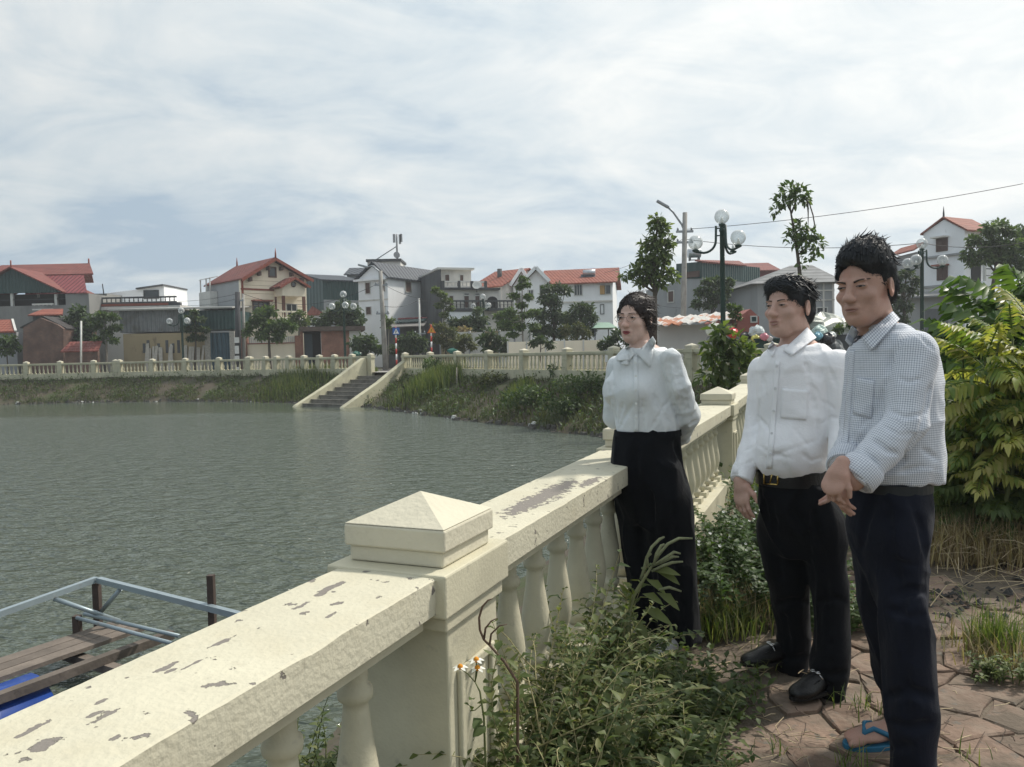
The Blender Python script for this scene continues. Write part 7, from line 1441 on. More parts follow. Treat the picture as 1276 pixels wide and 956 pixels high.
class Head:
    def __init__(s, px, py, d, yaw, pitch=0.0, roll=0.0, k=1.0):
        s.c = P(px, py, d); s.k = k; f = Vector((-math.sin(R(yaw)), -math.cos(R(yaw)), 0)); x = Vector((0, 0, 1)).cross(f)   # x: the person's left
        M_ = Matrix((x, f, Vector((0, 0, 1)))).transposed() @ Matrix.Rotation(R(pitch), 3, 'X') @ Matrix.Rotation(R(roll), 3, 'Y'); s.M = M_; s.R = np.array(M_)
    def w(s, x, y, z): return s.c+s.M @ Vector((x*s.k, y*s.k, z*s.k))
    def ell(s, S, c, r, k=.02, mode='add', tilt=None):
        rot = s.R if tilt is None else s.R @ np.array(Euler(tilt).to_matrix()); S.ell(s.w(*c), np.array(r)*s.k, rot, k*s.k, mode)
    def cap(s, S, a, b, ra, rb, k=.015, mode='add'): S.cap(s.w(*a), s.w(*b), ra*s.k, rb*s.k, k*s.k, mode)
    def shape(s, S, nose=1.0, jaw=1.0, brow=1.0, wide=1.0, mouth_open=0.0, cheek=1.0):
        e, c = s.ell, s.cap
        e(S, (0, -.012, .032), (.0755*wide, .094, .081), .03); e(S, (0, .024, -.042), (.0575*wide, .066, .074), .028); e(S, (0, .050, -.096), (.036*jaw, .032, .024), .03)
        for q in (-1, 1):
            e(S, (.044*q*jaw, .006, -.072), (.013, .038, .024), .025); e(S, (.042*wide*q, .060, -.026), (.018*cheek, .020, .016), .02); e(S, (.026*q, .079, .021), (.024, .010, .0065*brow), .010)
            e(S, (.031*q, .094, .003), (.0165, .012, .0085), .009, 'sub'); e(S, (.031*q, .0735, .0045), (.0165, .0125, .0105), .004)
            e(S, (.0125*q, .099, -.036), (.0095*nose, .0105, .0085), .006); e(S, (.0135*q, .106, -.0445), (.0045, .006, .0035), .003, 'sub')
            e(S, (.0775*wide*q, -.012, -.008), (.0075, .020, .031), .006, tilt=(.18, 0, -.35*q)); e(S, (.0845*wide*q, -.008, -.004), (.0045, .011, .019), .004, 'sub', tilt=(.18, 0, -.35*q))
            c(S, (.020*q, .094, -.040), (.030*q, .082, -.070), .0025, .0025, .008, 'sub')
        c(S, (0, .085, .012), (0, .103, -.026), .0075*nose, .0105*nose, .014); e(S, (0, .109, -.033), (.0105*nose, .0115, .0095), .009)
        e(S, (0, .0845, -.060), (.023, .0095, .0075), .012); e(S, (0, .0815, -.0735), (.019, .0095, .0075), .010)
        e(S, (0, .096, -.0665), (.024, .0085, .0016+mouth_open), .002, 'sub'); e(S, (0, .091, -.0845), (.016, .006, .004), .008, 'sub')
    def local_hit(s, bv, x, z):
        d = -(s.M @ Vector((0, 1, 0))); h = bv.ray_cast(s.w(x, .25, z), d); return h[0]
    def fpatch(s, parent, name, curve, bv, m, off=.0012, th=.0015):
        """strip on the face; curve: (x, z_low, z_high) in head units"""
        V = []; f = s.M @ Vector((0, 1, 0)); fallback = .08
        for x, a, b in curve:
            for t in (0, .5, 1): z = a+(b-a)*t; p = s.local_hit(bv, x, z) or s.w(x, fallback, z); V.append(p+f*off)
        F = []
        for i in range(len(curve)-1):
            for j in range(2): q = i*3+j; F.append((q, q+3, q+4, q+1))
        o = raw(name, V, F, m, parent, smooth=True); md = o.modifiers.new('s', 'SOLIDIFY'); md.thickness = th; md.offset = 0; return o
    def features(s, parent, bv, mh, mlip, iris, squint=1.0, brow_in=0.0, brow_th=1.0, open_=0.0, lip_t=1.0):
        white = mat('eye_white', (.36, .33, .31), rough=.25); dark = mat('dark_iris', (.018, .012, .010), rough=.12)
        for q in (-1, 1):
            mb = MB(); n, m_ = 12, 8; V = []
            for i in range(m_+1):
                for k in range(n): th = math.pi*i/m_; ph = 2*math.pi*k/n; V.append(s.w(.031*q+.0138*math.cos(th), .0803+.0062*math.sin(th)*math.sin(ph), .0022+.0048*squint*math.sin(th)**1.3*math.cos(ph)))
            mb.add(V, [(i*n+k, i*n+(k+1) % n, (i+1)*n+(k+1) % n, (i+1)*n+k) for i in range(m_) for k in range(n)], True); eye = mb.build('eye', white, parent)
            mb = MB(); V = []; 
            for k in range(10): ph = 2*math.pi*k/10; V.append(s.w((.031+.0005)*q+.0064*math.cos(ph), .0869-.0004*abs(math.cos(ph)), .0022+min(.0056, .0047*squint)*math.sin(ph)))
            V.append(s.w(.031*q, .0876, .0022)); mb.add(V, [(k, (k+1) % 10, 10) for k in range(10)]); mb.build('iris', dark, eye)
            mb = MB(); mb.tube([s.w(.031*q+x*q, .0868-abs(x)*.24, .0022+.0046*squint*(1-(x/.0150)**2)+.0008) for x in np.linspace(-.0145, .0150, 7)], .0011*s.k, 5); mb.build('lash_line', mh, eye)
            xs = np.linspace(.013, .050, 8); s.fpatch(parent, 'eyebrow', [(x*q, .0205+.0035*math.sin((x-.013)/.037*2.4)-brow_in*(1-(x-.013)/.037)*.006-.0028*brow_th*(1-.5*(x-.013)/.037), .0205+.0035*math.sin((x-.013)/.037*2.4)-brow_in*(1-(x-.013)/.037)*.006+.0028*brow_th*(1-.75*(x-.013)/.037)) for x in xs], bv, M_brow, .0006, .001)
        xs = np.linspace(-.0225, .0225, 11); up = lambda x: (1-(x/.0235)**2)
        s.fpatch(parent, 'upper_lip', [(x, -.0660+open_, -.0660+open_+lip_t*.0068*up(x)*(1-.25*math.exp(-(x/.004)**2))) for x in xs], bv, mlip, .0008); s.fpatch(parent, 'lower_lip', [(x*.9, -.0672-open_, -.0672-open_-lip_t*.0082*up(x)) for x in xs], bv, mlip, .0008)
        if open_: s.fpatch(parent, 'teeth', [(x*.7, -.0664-open_*.4, -.0664+open_*.8) for x in xs], bv, mat('teeth', (.45, .43, .40), rough=.3), -.002)

def hand(S, W, D, N, scale=1.0, curl=.5, spread=1.0, thumb=1.0, mirror=1):
    """palm, four separate bent fingers of unequal length and a thumb from the side of the palm; N is the palm's facing"""
    W = Vector(W); D = Vector(D).normalized(); N = Vector(N); N = (N-D*N.dot(D)).normalized(); T_ = D.cross(N)*mirror; k = scale
    rot = np.array(Matrix((T_, D, N)).transposed()); S.ell(W+D*.050*k, (.040*k, .052*k, .0155*k), rot, .012); S.ell(W+D*.070*k+T_*.002, (.039*k, .026*k, .0135*k), rot, .01); S.cap(W-D*.02*k, W+D*.02*k, .024*k, .027*k, .02)
    for i, (off, L, r) in enumerate(((.0285, .073, .0088), (.0095, .081, .0090), (-.0095, .075, .0086), (-.0275, .058, .0076))):
        p = W+D*(.083-.006*(i in (0, 3)))*k+T_*off*k; d = (D+T_*off*2.2*spread).normalized(); c = curl*(1+.12*i); q = d
        for seg, (f, a) in enumerate(((.46, .55), (.30, .95), (.24, .6))):
            q = (q*math.cos(a*c)+N*math.sin(a*c)).normalized(); e = p+q*L*f*k; S.cap(p, e, r*(1-.07*seg)*k, r*(1-.07*(seg+1))*k, .004); p = e
    p = W+D*.022*k+T_*.028*k; d = (D*.72+T_*.62*thumb+N*.28).normalized(); e = p+d*.042*k; S.cap(W+D*.015*k+T_*.012*k, p, .016*k, .0135*k, .012); S.cap(p, e, .0125*k, .0105*k, .008); d2 = (d+D*.35+N*.35*curl-T_*.3).normalized(); S.cap(e, e+d2*.030*k, .0102*k, .0082*k, .004)

def hair_strands(parent, V, Q, n, length, dirfn, m, seed, width=.0014, lift=.35, zmin=None, sel=None):
    rs = np.random.RandomState(seed); V = np.array(V); A, B_2, C, D = (V[Q[:, i]] for i in range(4)); cen = (A+B_2+C+D)/4; nr = np.cross(C-A, D-B_2); nr /= np.linalg.norm(nr, axis=1)[:, None]+1e-12
    k = np.ones(len(cen), bool) if sel is None else sel(cen); ids = np.flatnonzero(k); ids = rs.choice(ids, min(n, len(ids)*3)); p = cen[ids]; N_ = nr[ids]; d = dirfn(p)+rs.normal(size=p.shape)*.22; d = d-N_*np.sum(d*N_, 1)[:, None]*.85; d /= np.linalg.norm(d, axis=1)[:, None]+1e-9
    L = (length*(.5+.9*rs.random(len(p))))[:, None]; s = np.cross(d, N_); s /= np.linalg.norm(s, axis=1)[:, None]+1e-9; w = width*(.6+.8*rs.random(len(p)))[:, None]; lf = lift*(.3+rs.random(len(p)))[:, None]
    p0 = p-N_*.004; p1 = p+d*L*.5+N_*L*lf*.35; p2 = p+d*L+N_*L*lf*.25-np.array([0, 0, 1])*L*.12
    VV = np.stack([p0-s*w, p0+s*w, p1-s*w*.8, p1+s*w*.8, p2], 1).reshape(-1, 3); b = (np.arange(len(p))*5)[:, None]; F = (b[:, :, None]+np.array([[0, 1, 3], [0, 3, 2], [2, 3, 4]])[None]).reshape(-1, 3)
    o = raw('hair_strands', VV, F, m, parent); o['kind'] = 'stuff'; return o

def locks(parent, H, V, Q, n, L, dirfn, m, seed, r=.0035, lift=.012, sel=None, jit=.25):
    """separate tapering tufts lying on and rising from the mass of hair"""
    rs = np.random.RandomState(seed); V = np.array(V); A, B_2, C, D = (V[Q[:, i]] for i in range(4)); cen = (A+B_2+C+D)/4; nr = np.cross(C-A, D-B_2); nr /= np.linalg.norm(nr, axis=1)[:, None]+1e-12
    lc = (cen-np.array(H.c))@H.R/H.k; ids = np.flatnonzero(sel(lc)); ids = rs.choice(ids, min(n, len(ids)), replace=False); mb = MB()
    for i in ids:
        p = cen[i]; N_ = nr[i]; d = H.R@(np.array(dirfn(lc[i]), float)+rs.normal(size=3)*jit); d = d-N_*(d@N_)*.8; d /= np.linalg.norm(d)+1e-9; l = L*(.6+.7*rs.random()); f = lift*(.3+rs.random()); rr = r*(.6+.7*rs.random()); s_ = np.cross(d, N_)*l*.12*rs.normal()
        mb.tube([p-N_*.004, p+d*l*.35+N_*f*.5, p+d*l*.7+N_*f+s_, p+d*l+N_*f*.9+s_*2], [rr, rr*.95, rr*.6, rr*.08], 5, cap=False)
    o = mb.build('hair_locks', m, parent, fixn=False); o['kind'] = 'stuff'; return o
M_hair = mat('black_hair', (.020, .023, .028), rough=.48, var=.4, scale=40, spec=.5); M_hairb = mat('brown_black_hair', (.030, .021, .020), rough=.48, var=.4, scale=40, spec=.5); M_brow = mat('eyebrow_hair', (.055, .04, .034), rough=.8, var=.2, scale=200)
def skin(name, c): return mat(name, c, rough=.58, var=.10, scale=22, bump=.2, bscale=260, sss=.07, spec=.35, stain=((c[0]*.98, c[1]*.80, c[2]*.76), .5, .78, 9))
SK1 = skin('skin_fair', (.62, .435, .365)); SK2 = skin('skin_medium', (.53, .345, .280)); SK3 = skin('skin_tan', (.46, .285, .225))
LIP1 = mat('rose_lip', (.33, .095, .10), rough=.4); LIP2 = mat('dull_lip', (.38, .20, .175), rough=.5); LIP3 = mat('brown_lip', (.34, .185, .155), rough=.5)
def cloth(name, c, rough=.85, sheen=.25, var=.04, bump=.25, bscale=350, spec=.25):
    m = mat(name, c, rough=rough, var=var, scale=5, bump=bump, bscale=bscale, spec=spec); m.node_tree.nodes['Principled BSDF'].inputs['Sheen Weight'].default_value = sheen
    nt = m.node_tree; N = nt.nodes; L = nt.links; b = N['Principled BSDF']; tc = N.new('ShaderNodeTexCoord'); prev = b.inputs['Normal'].links[0].from_socket     # small creases in the cloth
    for sc_, st, off, dist in ((9, (1, 1, .45), 0, .018), (17, (1, 1, 1.5), 5, .008)):
        mp = N.new('ShaderNodeMapping'); mp.inputs['Scale'].default_value = st; mp.inputs['Location'].default_value = (off, off, off); mp.inputs['Rotation'].default_value = (.3, .2, .4); L.new(tc.outputs['Object'], mp.inputs[0]); n = N.new('ShaderNodeTexNoise'); n.inputs['Scale'].default_value = sc_; n.inputs['Detail'].default_value = 3; n.inputs['Roughness'].default_value = .5; n.inputs['Distortion'].default_value = 1.2; L.new(mp.outputs[0], n.inputs['Vector'])
        a = N.new('ShaderNodeMath'); a.operation = 'SUBTRACT'; L.new(n.outputs['Fac'], a.inputs[0]); a.inputs[1].default_value = .5; c_ = N.new('ShaderNodeMath'); c_.operation = 'ABSOLUTE'; L.new(a.outputs[0], c_.inputs[0]); d_ = N.new('ShaderNodeMath'); d_.operation = 'POWER'; L.new(c_.outputs[0], d_.inputs[0]); d_.inputs[1].default_value = .7
        bp = N.new('ShaderNodeBump'); bp.invert = True; bp.inputs['Strength'].default_value = .22; bp.inputs['Distance'].default_value = dist; L.new(d_.outputs[0], bp.inputs['Height']); L.new(prev, bp.inputs['Normal']); prev = bp.outputs[0]
    L.new(prev, b.inputs['Normal']); return m
M_blouse = cloth('pale_satin', (.69, .725, .74), .42, .15, .04, .08, 300, .45); M_shirt = cloth('white_cotton', (.87, .875, .90)); M_navy = cloth('navy_trouser_cloth', (.0085, .0105, .019), .85, .04, .15, .15, 500, .15); M_blackt = cloth('black_trouser_cloth', (.0055, .0065, .009), .85, .04, .15, .15, 500, .15)
M_leather = mat('black_leather', (.007, .007, .008), rough=.32, var=.2, scale=20, bump=.3, bscale=160); M_gold = mat('gold_metal', (.55, .40, .14), rough=.25, metal=1.0); M_silver = mat('silver_metal', (.6, .6, .6), rough=.25, metal=1.0)
def check_cloth():
    m = cloth('checked_cotton', (.74, .77, .82)); nt = m.node_tree; N = nt.nodes; L = nt.links; b = N['Principled BSDF']; uv = N.new('ShaderNodeUVMap'); uv.uv_map = 'weave'; sp = N.new('ShaderNodeSeparateXYZ'); L.new(uv.outputs[0], sp.inputs[0]); src = b.inputs['Base Color'].links[0].from_socket
    def line(o, per, wd):
        a = N.new('ShaderNodeMath'); a.operation = 'DIVIDE'; L.new(o, a.inputs[0]); a.inputs[1].default_value = per; f = N.new('ShaderNodeMath'); f.operation = 'FRACT'; L.new(a.outputs[0], f.inputs[0]); g_ = N.new('ShaderNodeMath'); g_.operation = 'LESS_THAN'; L.new(f.outputs[0], g_.inputs[0]); g_.inputs[1].default_value = wd; return g_.outputs[0]
    x, y = line(sp.outputs[0], .0070, .34), line(sp.outputs[1], .0070, .34); ad = N.new('ShaderNodeMath'); ad.operation = 'ADD'; L.new(x, ad.inputs[0]); L.new(y, ad.inputs[1]); ml = N.new('ShaderNodeMath'); ml.operation = 'MULTIPLY'; L.new(ad.outputs[0], ml.inputs[0]); ml.inputs[1].default_value = .5
    mx = N.new('ShaderNodeMix'); mx.data_type = 'RGBA'; L.new(ml.outputs[0], mx.inputs[0]); L.new(src, mx.inputs[6]); mx.inputs[7].default_value = (.24, .27, .35, 1); L.new(mx.outputs[2], b.inputs['Base Color']); return m
M_check = check_cloth()
def weave_uv(o, V, Q, axes):
    """thread coordinates along and round the torso and sleeves; axes: list of (a, b, radius)"""
    V = np.array(V); fc = V[Q].mean(1); best = None; cls = None
    for i, (a, b, r) in enumerate(axes):
        a = np.array(a, float); b = np.array(b, float); ab = b-a; t = np.clip((fc-a)@ab/(ab@ab), 0, 1); d = np.linalg.norm(fc-a-t[:, None]*ab, axis=1)-r
        if best is None: best, cls = d, np.zeros(len(fc), int)
        else: m = d < best; best[m] = d[m]; cls[m] = i
    UV = np.zeros((len(Q), 4, 2))
    for i, (a, b, r) in enumerate(axes):
        m = cls == i
        if not m.any(): continue
        a = np.array(a, float); b = np.array(b, float); z = (b-a)/np.linalg.norm(b-a); x = np.array([0, -1.0, 0]); x -= z*(x@z); x /= np.linalg.norm(x); y = np.cross(z, x); p = V[Q[m]]-a; UV[m, :, 0] = np.arctan2(p@y, p@x)*r; UV[m, :, 1] = p@z
        w = UV[m, :, 0]; bad = (w.max(1)-w.min(1)) > math.pi*r; ww = w[bad]; ww[ww < 0] += 2*math.pi*r; w[bad] = ww; UV[m, :, 0] = w
    l = o.data.uv_layers.new(name='weave'); l.data.foreach_set('uv', UV.astype(np.float32).ravel())
def folds(amp, fx, fz, seed, extra=None):
    def f(p):
        q = p+.02*np.sin(p[:, [1, 2, 0]]*17+seed); n = noise3(q*np.array([fx, fx, fz]), seed); r = (1-np.abs(2*n-1))**2.2; n2 = noise3(q*np.array([fx*.5, fx*.5, fz*2.6])+7.7, seed+3); r2 = (1-np.abs(2*n2-1))**2.5
        v = -(r-.3)*amp-(r2-.3)*amp*.6
        return v if extra is None else v+extra(p)
    return f
def belt_band(parent, name, rows, grow, m, th=.004, z_pad=0.0):
    A = sorted(rows); n = 40; mb = MB(); V = []
    for gr in (grow, grow+th):
        for (z, cx, cy, a, b) in A: V += [(cx+(a+gr)*math.cos(2*math.pi*k/n), cy+(b+gr)*math.sin(2*math.pi*k/n), z) for k in range(n)]
    m_ = len(A); F = []
    for i in range(m_-1):
        for k in range(n): F += [(i*n+k, i*n+(k+1) % n, (i+1)*n+(k+1) % n, (i+1)*n+k), ((m_+i)*n+k, (m_+i)*n+(k+1) % n, (m_+i+1)*n+(k+1) % n, (m_+i+1)*n+k)]
    for k in range(n): F += [(k, (k+1) % n, m_*n+(k+1) % n, m_*n+k), ((m_-1)*n+k, (m_-1)*n+(k+1) % n, (2*m_-1)*n+(k+1) % n, (2*m_-1)*n+k)]
    mb.add(V, F, False); return mb.build(name, m, parent)
def smesh(S, h, name, m, parent):
    V, Q = S.mesh(h); o = raw(name, V, Q, m, parent, smooth=True); return o, V, Q
def shoe(parent, heel, toe, w=.047, ht=.062, m=None, name='shoe', sole=True):
    heel = Vector(heel); toe = Vector(toe); heel.z = toe.z = 0.022; d = (toe-heel).normalized(); L = (toe-heel).length; s_ = Vector((d.y, -d.x, 0)); S = Sdf(); rot = np.array(Matrix((s_, d, Vector((0, 0, 1)))).transposed())
    S.ell(heel+d*L*.20+Vector((0, 0, .042)), (w*.74, L*.22, .042), rot, .03); S.ell(heel+d*L*.48+Vector((0, 0, .036)), (w*.86, L*.30, .040), rot, .03); S.ell(heel+d*L*.76+Vector((0, 0, .020)), (w*1.0, L*.245, .030), rot, .03); S.plane(heel+Vector((0, 0, .004)), (0, 0, -1))
    o, V, Q = smesh(S, .004, name, m or M_leather, parent)
    mb = MB(); n = 22; pts = []
    for k in range(n): a = 2*math.pi*k/n; c, s2 = math.cos(a), math.sin(a); pts.append(heel+d*(L*.5+L*.515*c)+s_*(w*(1.0+.10*c)*s2*1.03))
    mb.poly([Vector((p.x, p.y, .022)) for p in pts], .012, (0, 0, 1)); mb.poly([Vector((p.x, p.y, .0225)) for p in pts if (p-heel).dot(d) < L*.36], -.002, (0, 0, 1)) if False else None; mb.build('sole', mat('shoe_sole', (.012, .011, .011), rough=.7), o); return o, d, s_, L, heel

def collar_band(H, parent, m, a=.062, b=.060, yc=-.040, z0=-.150, h=.036, tilt=.030, gap=.10, name='collar_stand'):
    mb = MB(); n = 36; V = []; t0 = math.pi/2+gap
    for i in range(n+1):
        t = t0+(2*math.pi-2*gap)*i/n; c, s = math.cos(t), math.sin(t)
        for k in range(4): f = k/3; V.append(H.w((a-.004*f)*c, yc+(b-.004*f)*s, z0+h*f-tilt*s))
    F = [(i*4+k, i*4+k+1, i*4+k+5, i*4+k+4) for i in range(n) for k in range(3)]; mb.add(V, F, True); o = mb.build(name, m, parent); md = o.modifiers.new('s', 'SOLIDIFY'); md.thickness = .003; return o
# ------------------------------------------------------------ woman
def woman():
    d = 3.42; f0 = PG(832, 806, 0); t = thing('person', 'woman with glasses in pale satin blouse and wide black trousers, leaning at the balustrade', 'person', (f0.x, 3.40, 0)); H = Head(792, 396, d, 39, -3, 2, .92)
    S = Sdf(); H.shape(S, nose=.92, jaw=.86, brow=.75, wide=.97, cheek=1.05); H.cap(S, (0, -.030, -.05), (0, -.044, -.19), .046, .054, .02)
    tor = lofted(d, [(424, 787, 812, .045), (434, 776, 829, .068), (446, 766, 842, .085), (462, 763, 845, .095), (490, 762, 842, .105), (515, 765, 845, .105), (530, 767, 847, .100), (545, 767, 847, .098)])
    S.loft(tor, .02, -.016); hip = lofted(d, [(530, 768, 846, .095), (560, 763, 850, .11), (600, 763, 857, .115), (630, 770, 858, .11)]); S.loft(hip, .02, -.03)
    armL = [P(836, 447, d-.10), P(847, 482, d-.10), P(856, 518, d-.02), P(848, 545, d+.11), P(825, 548, d+.15)]; armR = [P(768, 455, d+.09), P(764, 486, d+.13), P(766, 520, d+.16), P(790, 545, d+.18)]
    S.limb(armL, [.042, .040, .036, .028, .024]); S.limb(armR, [.042, .038, .033, .026]); hand(S, armL[-1], (-1, .1, .1), (0, -1, 0), .88, .4); hand(S, armR[-1], (1, .1, -.1), (0, 1, 0), .88, .4)
    fl, fr = Vector((P(846, 800, d-.10).x, d-.10, 0)), Vector((P(803, 800, d+.12).x, d+.10, 0)); toe = Vector((-.78, -.62, 0))
    S.limb([P(832, 600, d-.02), P(838, 700, d-.05), fl+Vector((0, 0, .07))], [.055, .042, .034]); S.limb([P(795, 600, d+.06), P(800, 700, d+.1), fr+Vector((0, 0, .07))], [.055, .042, .034])
    for q in (fl, fr): S.cap(q+Vector((0, 0, .035)), q+toe*.15+Vector((0, 0, .026)), .033, .026, .03); S.cap(q+toe*.15+Vector((0, 0, .026)), q+toe*.19+Vector((0, 0, .022)), .028, .018, .02)
    # blouse
    C = Sdf(); C.loft(tor[1:6]+lofted(d, [(529, 766, 848, .104), (537, 768, 846, .100), (548, 775, 839, .085)]), .02, .003); bu = Vector((-.80, -.60, 0))
    for q in (-1, 1): c = P(793, 487, d)+bu*.062+Vector((.60, -.80, 0))*.058*q; C.ell(c, (.058, .055, .060), None, .05)
    C.limb(armL[:4], [.043, .046, .054, .034], .016); C.cap(armL[3], armL[4], .034, .032, .012); C.limb(armR, [.042, .043, .046, .034], .016)
    C.ell(H.w(0, -.03, -.155), (.061, .058, .05), None, .006, 'sub'); C.cap(H.w(0, .01, -.16), H.w(0, .050, -.235), .036, .008, .006, 'sub'); C.plane(P(800, 543, d), (0.02, 0, -1)) if False else None
    C.disp = folds(.0065, 16, 6, 2, lambda p: -.0035*np.clip((tor[0][0]-.33-p[:, 2])/.10, 0, 1)*np.sin(p[:, 0]*95+p[:, 1]*80)); 
    # trousers: two wide legs
    Tz = Sdf(); Tz.loft(lofted(d, [(536, 766, 848, .102), (552, 763, 849, .110), (580, 760.5, 853, .118), (615, 765, 858, .112), (650, 785, 845, .085)]), .02)
    Tz.loft(lofted(d-.05, [(578, 808, 846, .07), (612, 801, 859, .094), (660, 806, 864, .095), (710, 812, 866.5, .10), (750, 816, 870, .105), (797, 820, 873, .11)]), .035); Tz.loft(lofted(d+.08, [(578, 774, 816, .08), (612, 765, 822, .10), (650, 771, 826, .10), (700, 777, 829, .10), (745, 784, 832, .105), (802, 789, 836, .11)]), .035)
    Tz.disp = folds(.011, 15, 2.6, 9); 
    grooves(C, [[(832, 434), (833, 470), (838, 500), (847, 527)], [(762, 452), (764, 490), (768, 532)]], .008, .014)
    grooves(C, [[(843, 450), (853, 490), (861, 530)], [(838, 446), (846, 480), (852, 515)], [(850, 446), (863, 485)], [(788, 505), (778, 520), (772, 533)], [(801, 500), (802, 533)], [(815, 492), (826, 512), (836, 530)], [(776, 503), (770, 528)], [(842, 490), (829, 505), (812, 533)], [(757, 470), (760, 505)], [(850, 535), (868, 525)]], .0036, .014)
    grooves(Tz, [[(812, 615), (815, 660), (818, 720), (824, 790)], [(842, 553), (851, 575), (856, 600)], [(790, 552), (792, 600), (797, 660), (803, 740)], [(835, 600), (842, 680), (850, 780)], [(826, 650), (832, 720)]], .008, .022)
    zn, zw = P(800, 437, d).z, .12; S.clip = ([C, Tz], lambda p: (p[:, 2] < zn) & (p[:, 2] > zw) & (np.linalg.norm(p-np.array(armL[-1]), axis=1) > .13) & (np.linalg.norm(p-np.array(armR[-1]), axis=1) > .13)); body, BV, BQ = smesh(S, .0036, 'body', SK1, t)
    blouse, CV, CQ = smesh(C, .0055, 'blouse', M_blouse, t); bv = bvh_of((CV, CQ), (BV, BQ))
    collar_band(H, t, M_blouse, .058, .056, -.040, -.168, .032, .030, .75)
    L = lambda u, v: .008*(1-abs(2*u-1))
    patch(t, 'collar', [(813.5, 419), (817, 425), (810, 458.5), (793, 440.5)], bv, .010, M_blouse, 8, 8); patch(t, 'collar', [(783, 431), (791.5, 441), (782, 452), (772, 441)], bv, .010, M_blouse, 8, 8)
    B2 = patch(t, 'bow', [(770, 443), (783, 441), (784, 449), (769, 450)], bv, .016, M_blouse, 8, 5, .006, L); patch(t, 'bow_tail', [(776, 448), (783, 448), (783, 455), (774, 454)], bv, .014, M_blouse, 5, 5, .004, L)
    patch(t, 'placket', [(788.5, 444), (794.5, 444), (796, 538), (790, 538)], bv, .003, M_blouse, 4, 30, .003)
    for y in (452, 469, 486, 503, 520):
        h = hit(bv, 791.8+(y-444)*.015, y); mb = MB(); c = h[0]; r = ray(792, y).normalized(); mb.tube([c-r*.004, c-r*.008], .0052, 10); mb.build('button', mat('pearl_button', (.72, .74, .72), rough=.2), blouse)
    tr, TV, TQ = smesh(Tz, .006, 'trousers', M_blackt, t); belt_band(t, 'waistband', lofted(d, [(535.5, 766, 848, .103), (543, 765, 848.5, .105)]), .003, M_blackt, .003)
    for q in (fl, fr): o, dd, ss, LL_, hh = shoe(t, q-toe*.06, q+toe*.175, .040, m=mat('silver_shoe', (.42, .42, .41), rough=.35, metal=.3)); 
    # hair, face
    Hs = Sdf(); e = lambda *a, **k: H.ell(Hs, *a, **k)
    e((0, -.014, .036), (.0795, .0985, .0845), .02); e((0, -.05, -.035), (.066, .055, .06), .03); e((0, .105, -.018), (.075, .066, .083), .012, 'sub')
    for q in (-1, 1): e((.083*q, .075, -.05), (.05, .052, .075), .01, 'sub'); e((.088*q, -.010, -.018), (.022, .020, .036), .006, 'sub'); H.cap(Hs, (.074*q, .026, .03), (.0755*q, .013, -.055), .010, .005, .01)
    H.cap(Hs, (0, -.088, -.02), (.01, -.085, -.125), .036, .024, .02); H.cap(Hs, (.01, -.085, -.125), (.014, -.075, -.17), .024, .010, .02)
    Hs.disp = lambda p: (noise3((p-np.array(H.c))@H.R*np.array([60, 14, 60]), 4)-.5)*.006; hair, HV, HQ = smesh(Hs, .0038, 'hair', M_hairb, t); bk = np.array(H.M @ Vector((0, -1, -.35)))
    hair_strands(hair, HV, HQ, 4500, .045, lambda p: np.tile(bk, (len(p), 1)), M_hairb, 1, .0011, .12); up = np.array(H.M @ Vector((.1, .25, .9))); hair_strands(hair, HV, HQ, 26, .055, lambda p: np.tile(up, (len(p), 1)), M_hairb, 2, .0008, 1.6, sel=lambda c: ((c-np.array(H.c))@H.R)[:, 2] > .095)
    locks(hair, H, HV, HQ, 260, .075, lambda q: (0, -1, -.35 if q[2] < .07 else -.05), M_hairb, 11, .0022, .003, lambda q: (q[:, 2] > -.02), .08)
    fb = bvh_of((BV, BQ)); H.features(t, fb, M_hairb, LIP1, None, .8, -.1, .75, lip_t=1.15)
    g = MB(); w = H.w
    for q in (-1, 1):
        g.tube([w(.032*q+.021*math.cos(a), .104-.10*abs(.021*math.cos(a)+.011*q*q)*.3, -.001+.0165*math.sin(a)) for a in np.linspace(0, 2*math.pi, 21)], .0008, 5, cap=False); g.tube([w(.053*q, .100, .003), w(.074*q, .05, .004), w(.080*q, -.005, .010)], .0006, 5)
    g.tube([w(-.011, .103, .002), w(0, .106, .005), w(.011, .103, .002)], .0010, 5); g.build('glasses', mat('fine_metal_frame', (.42, .35, .32), rough=.25, metal=.8), t)
woman()

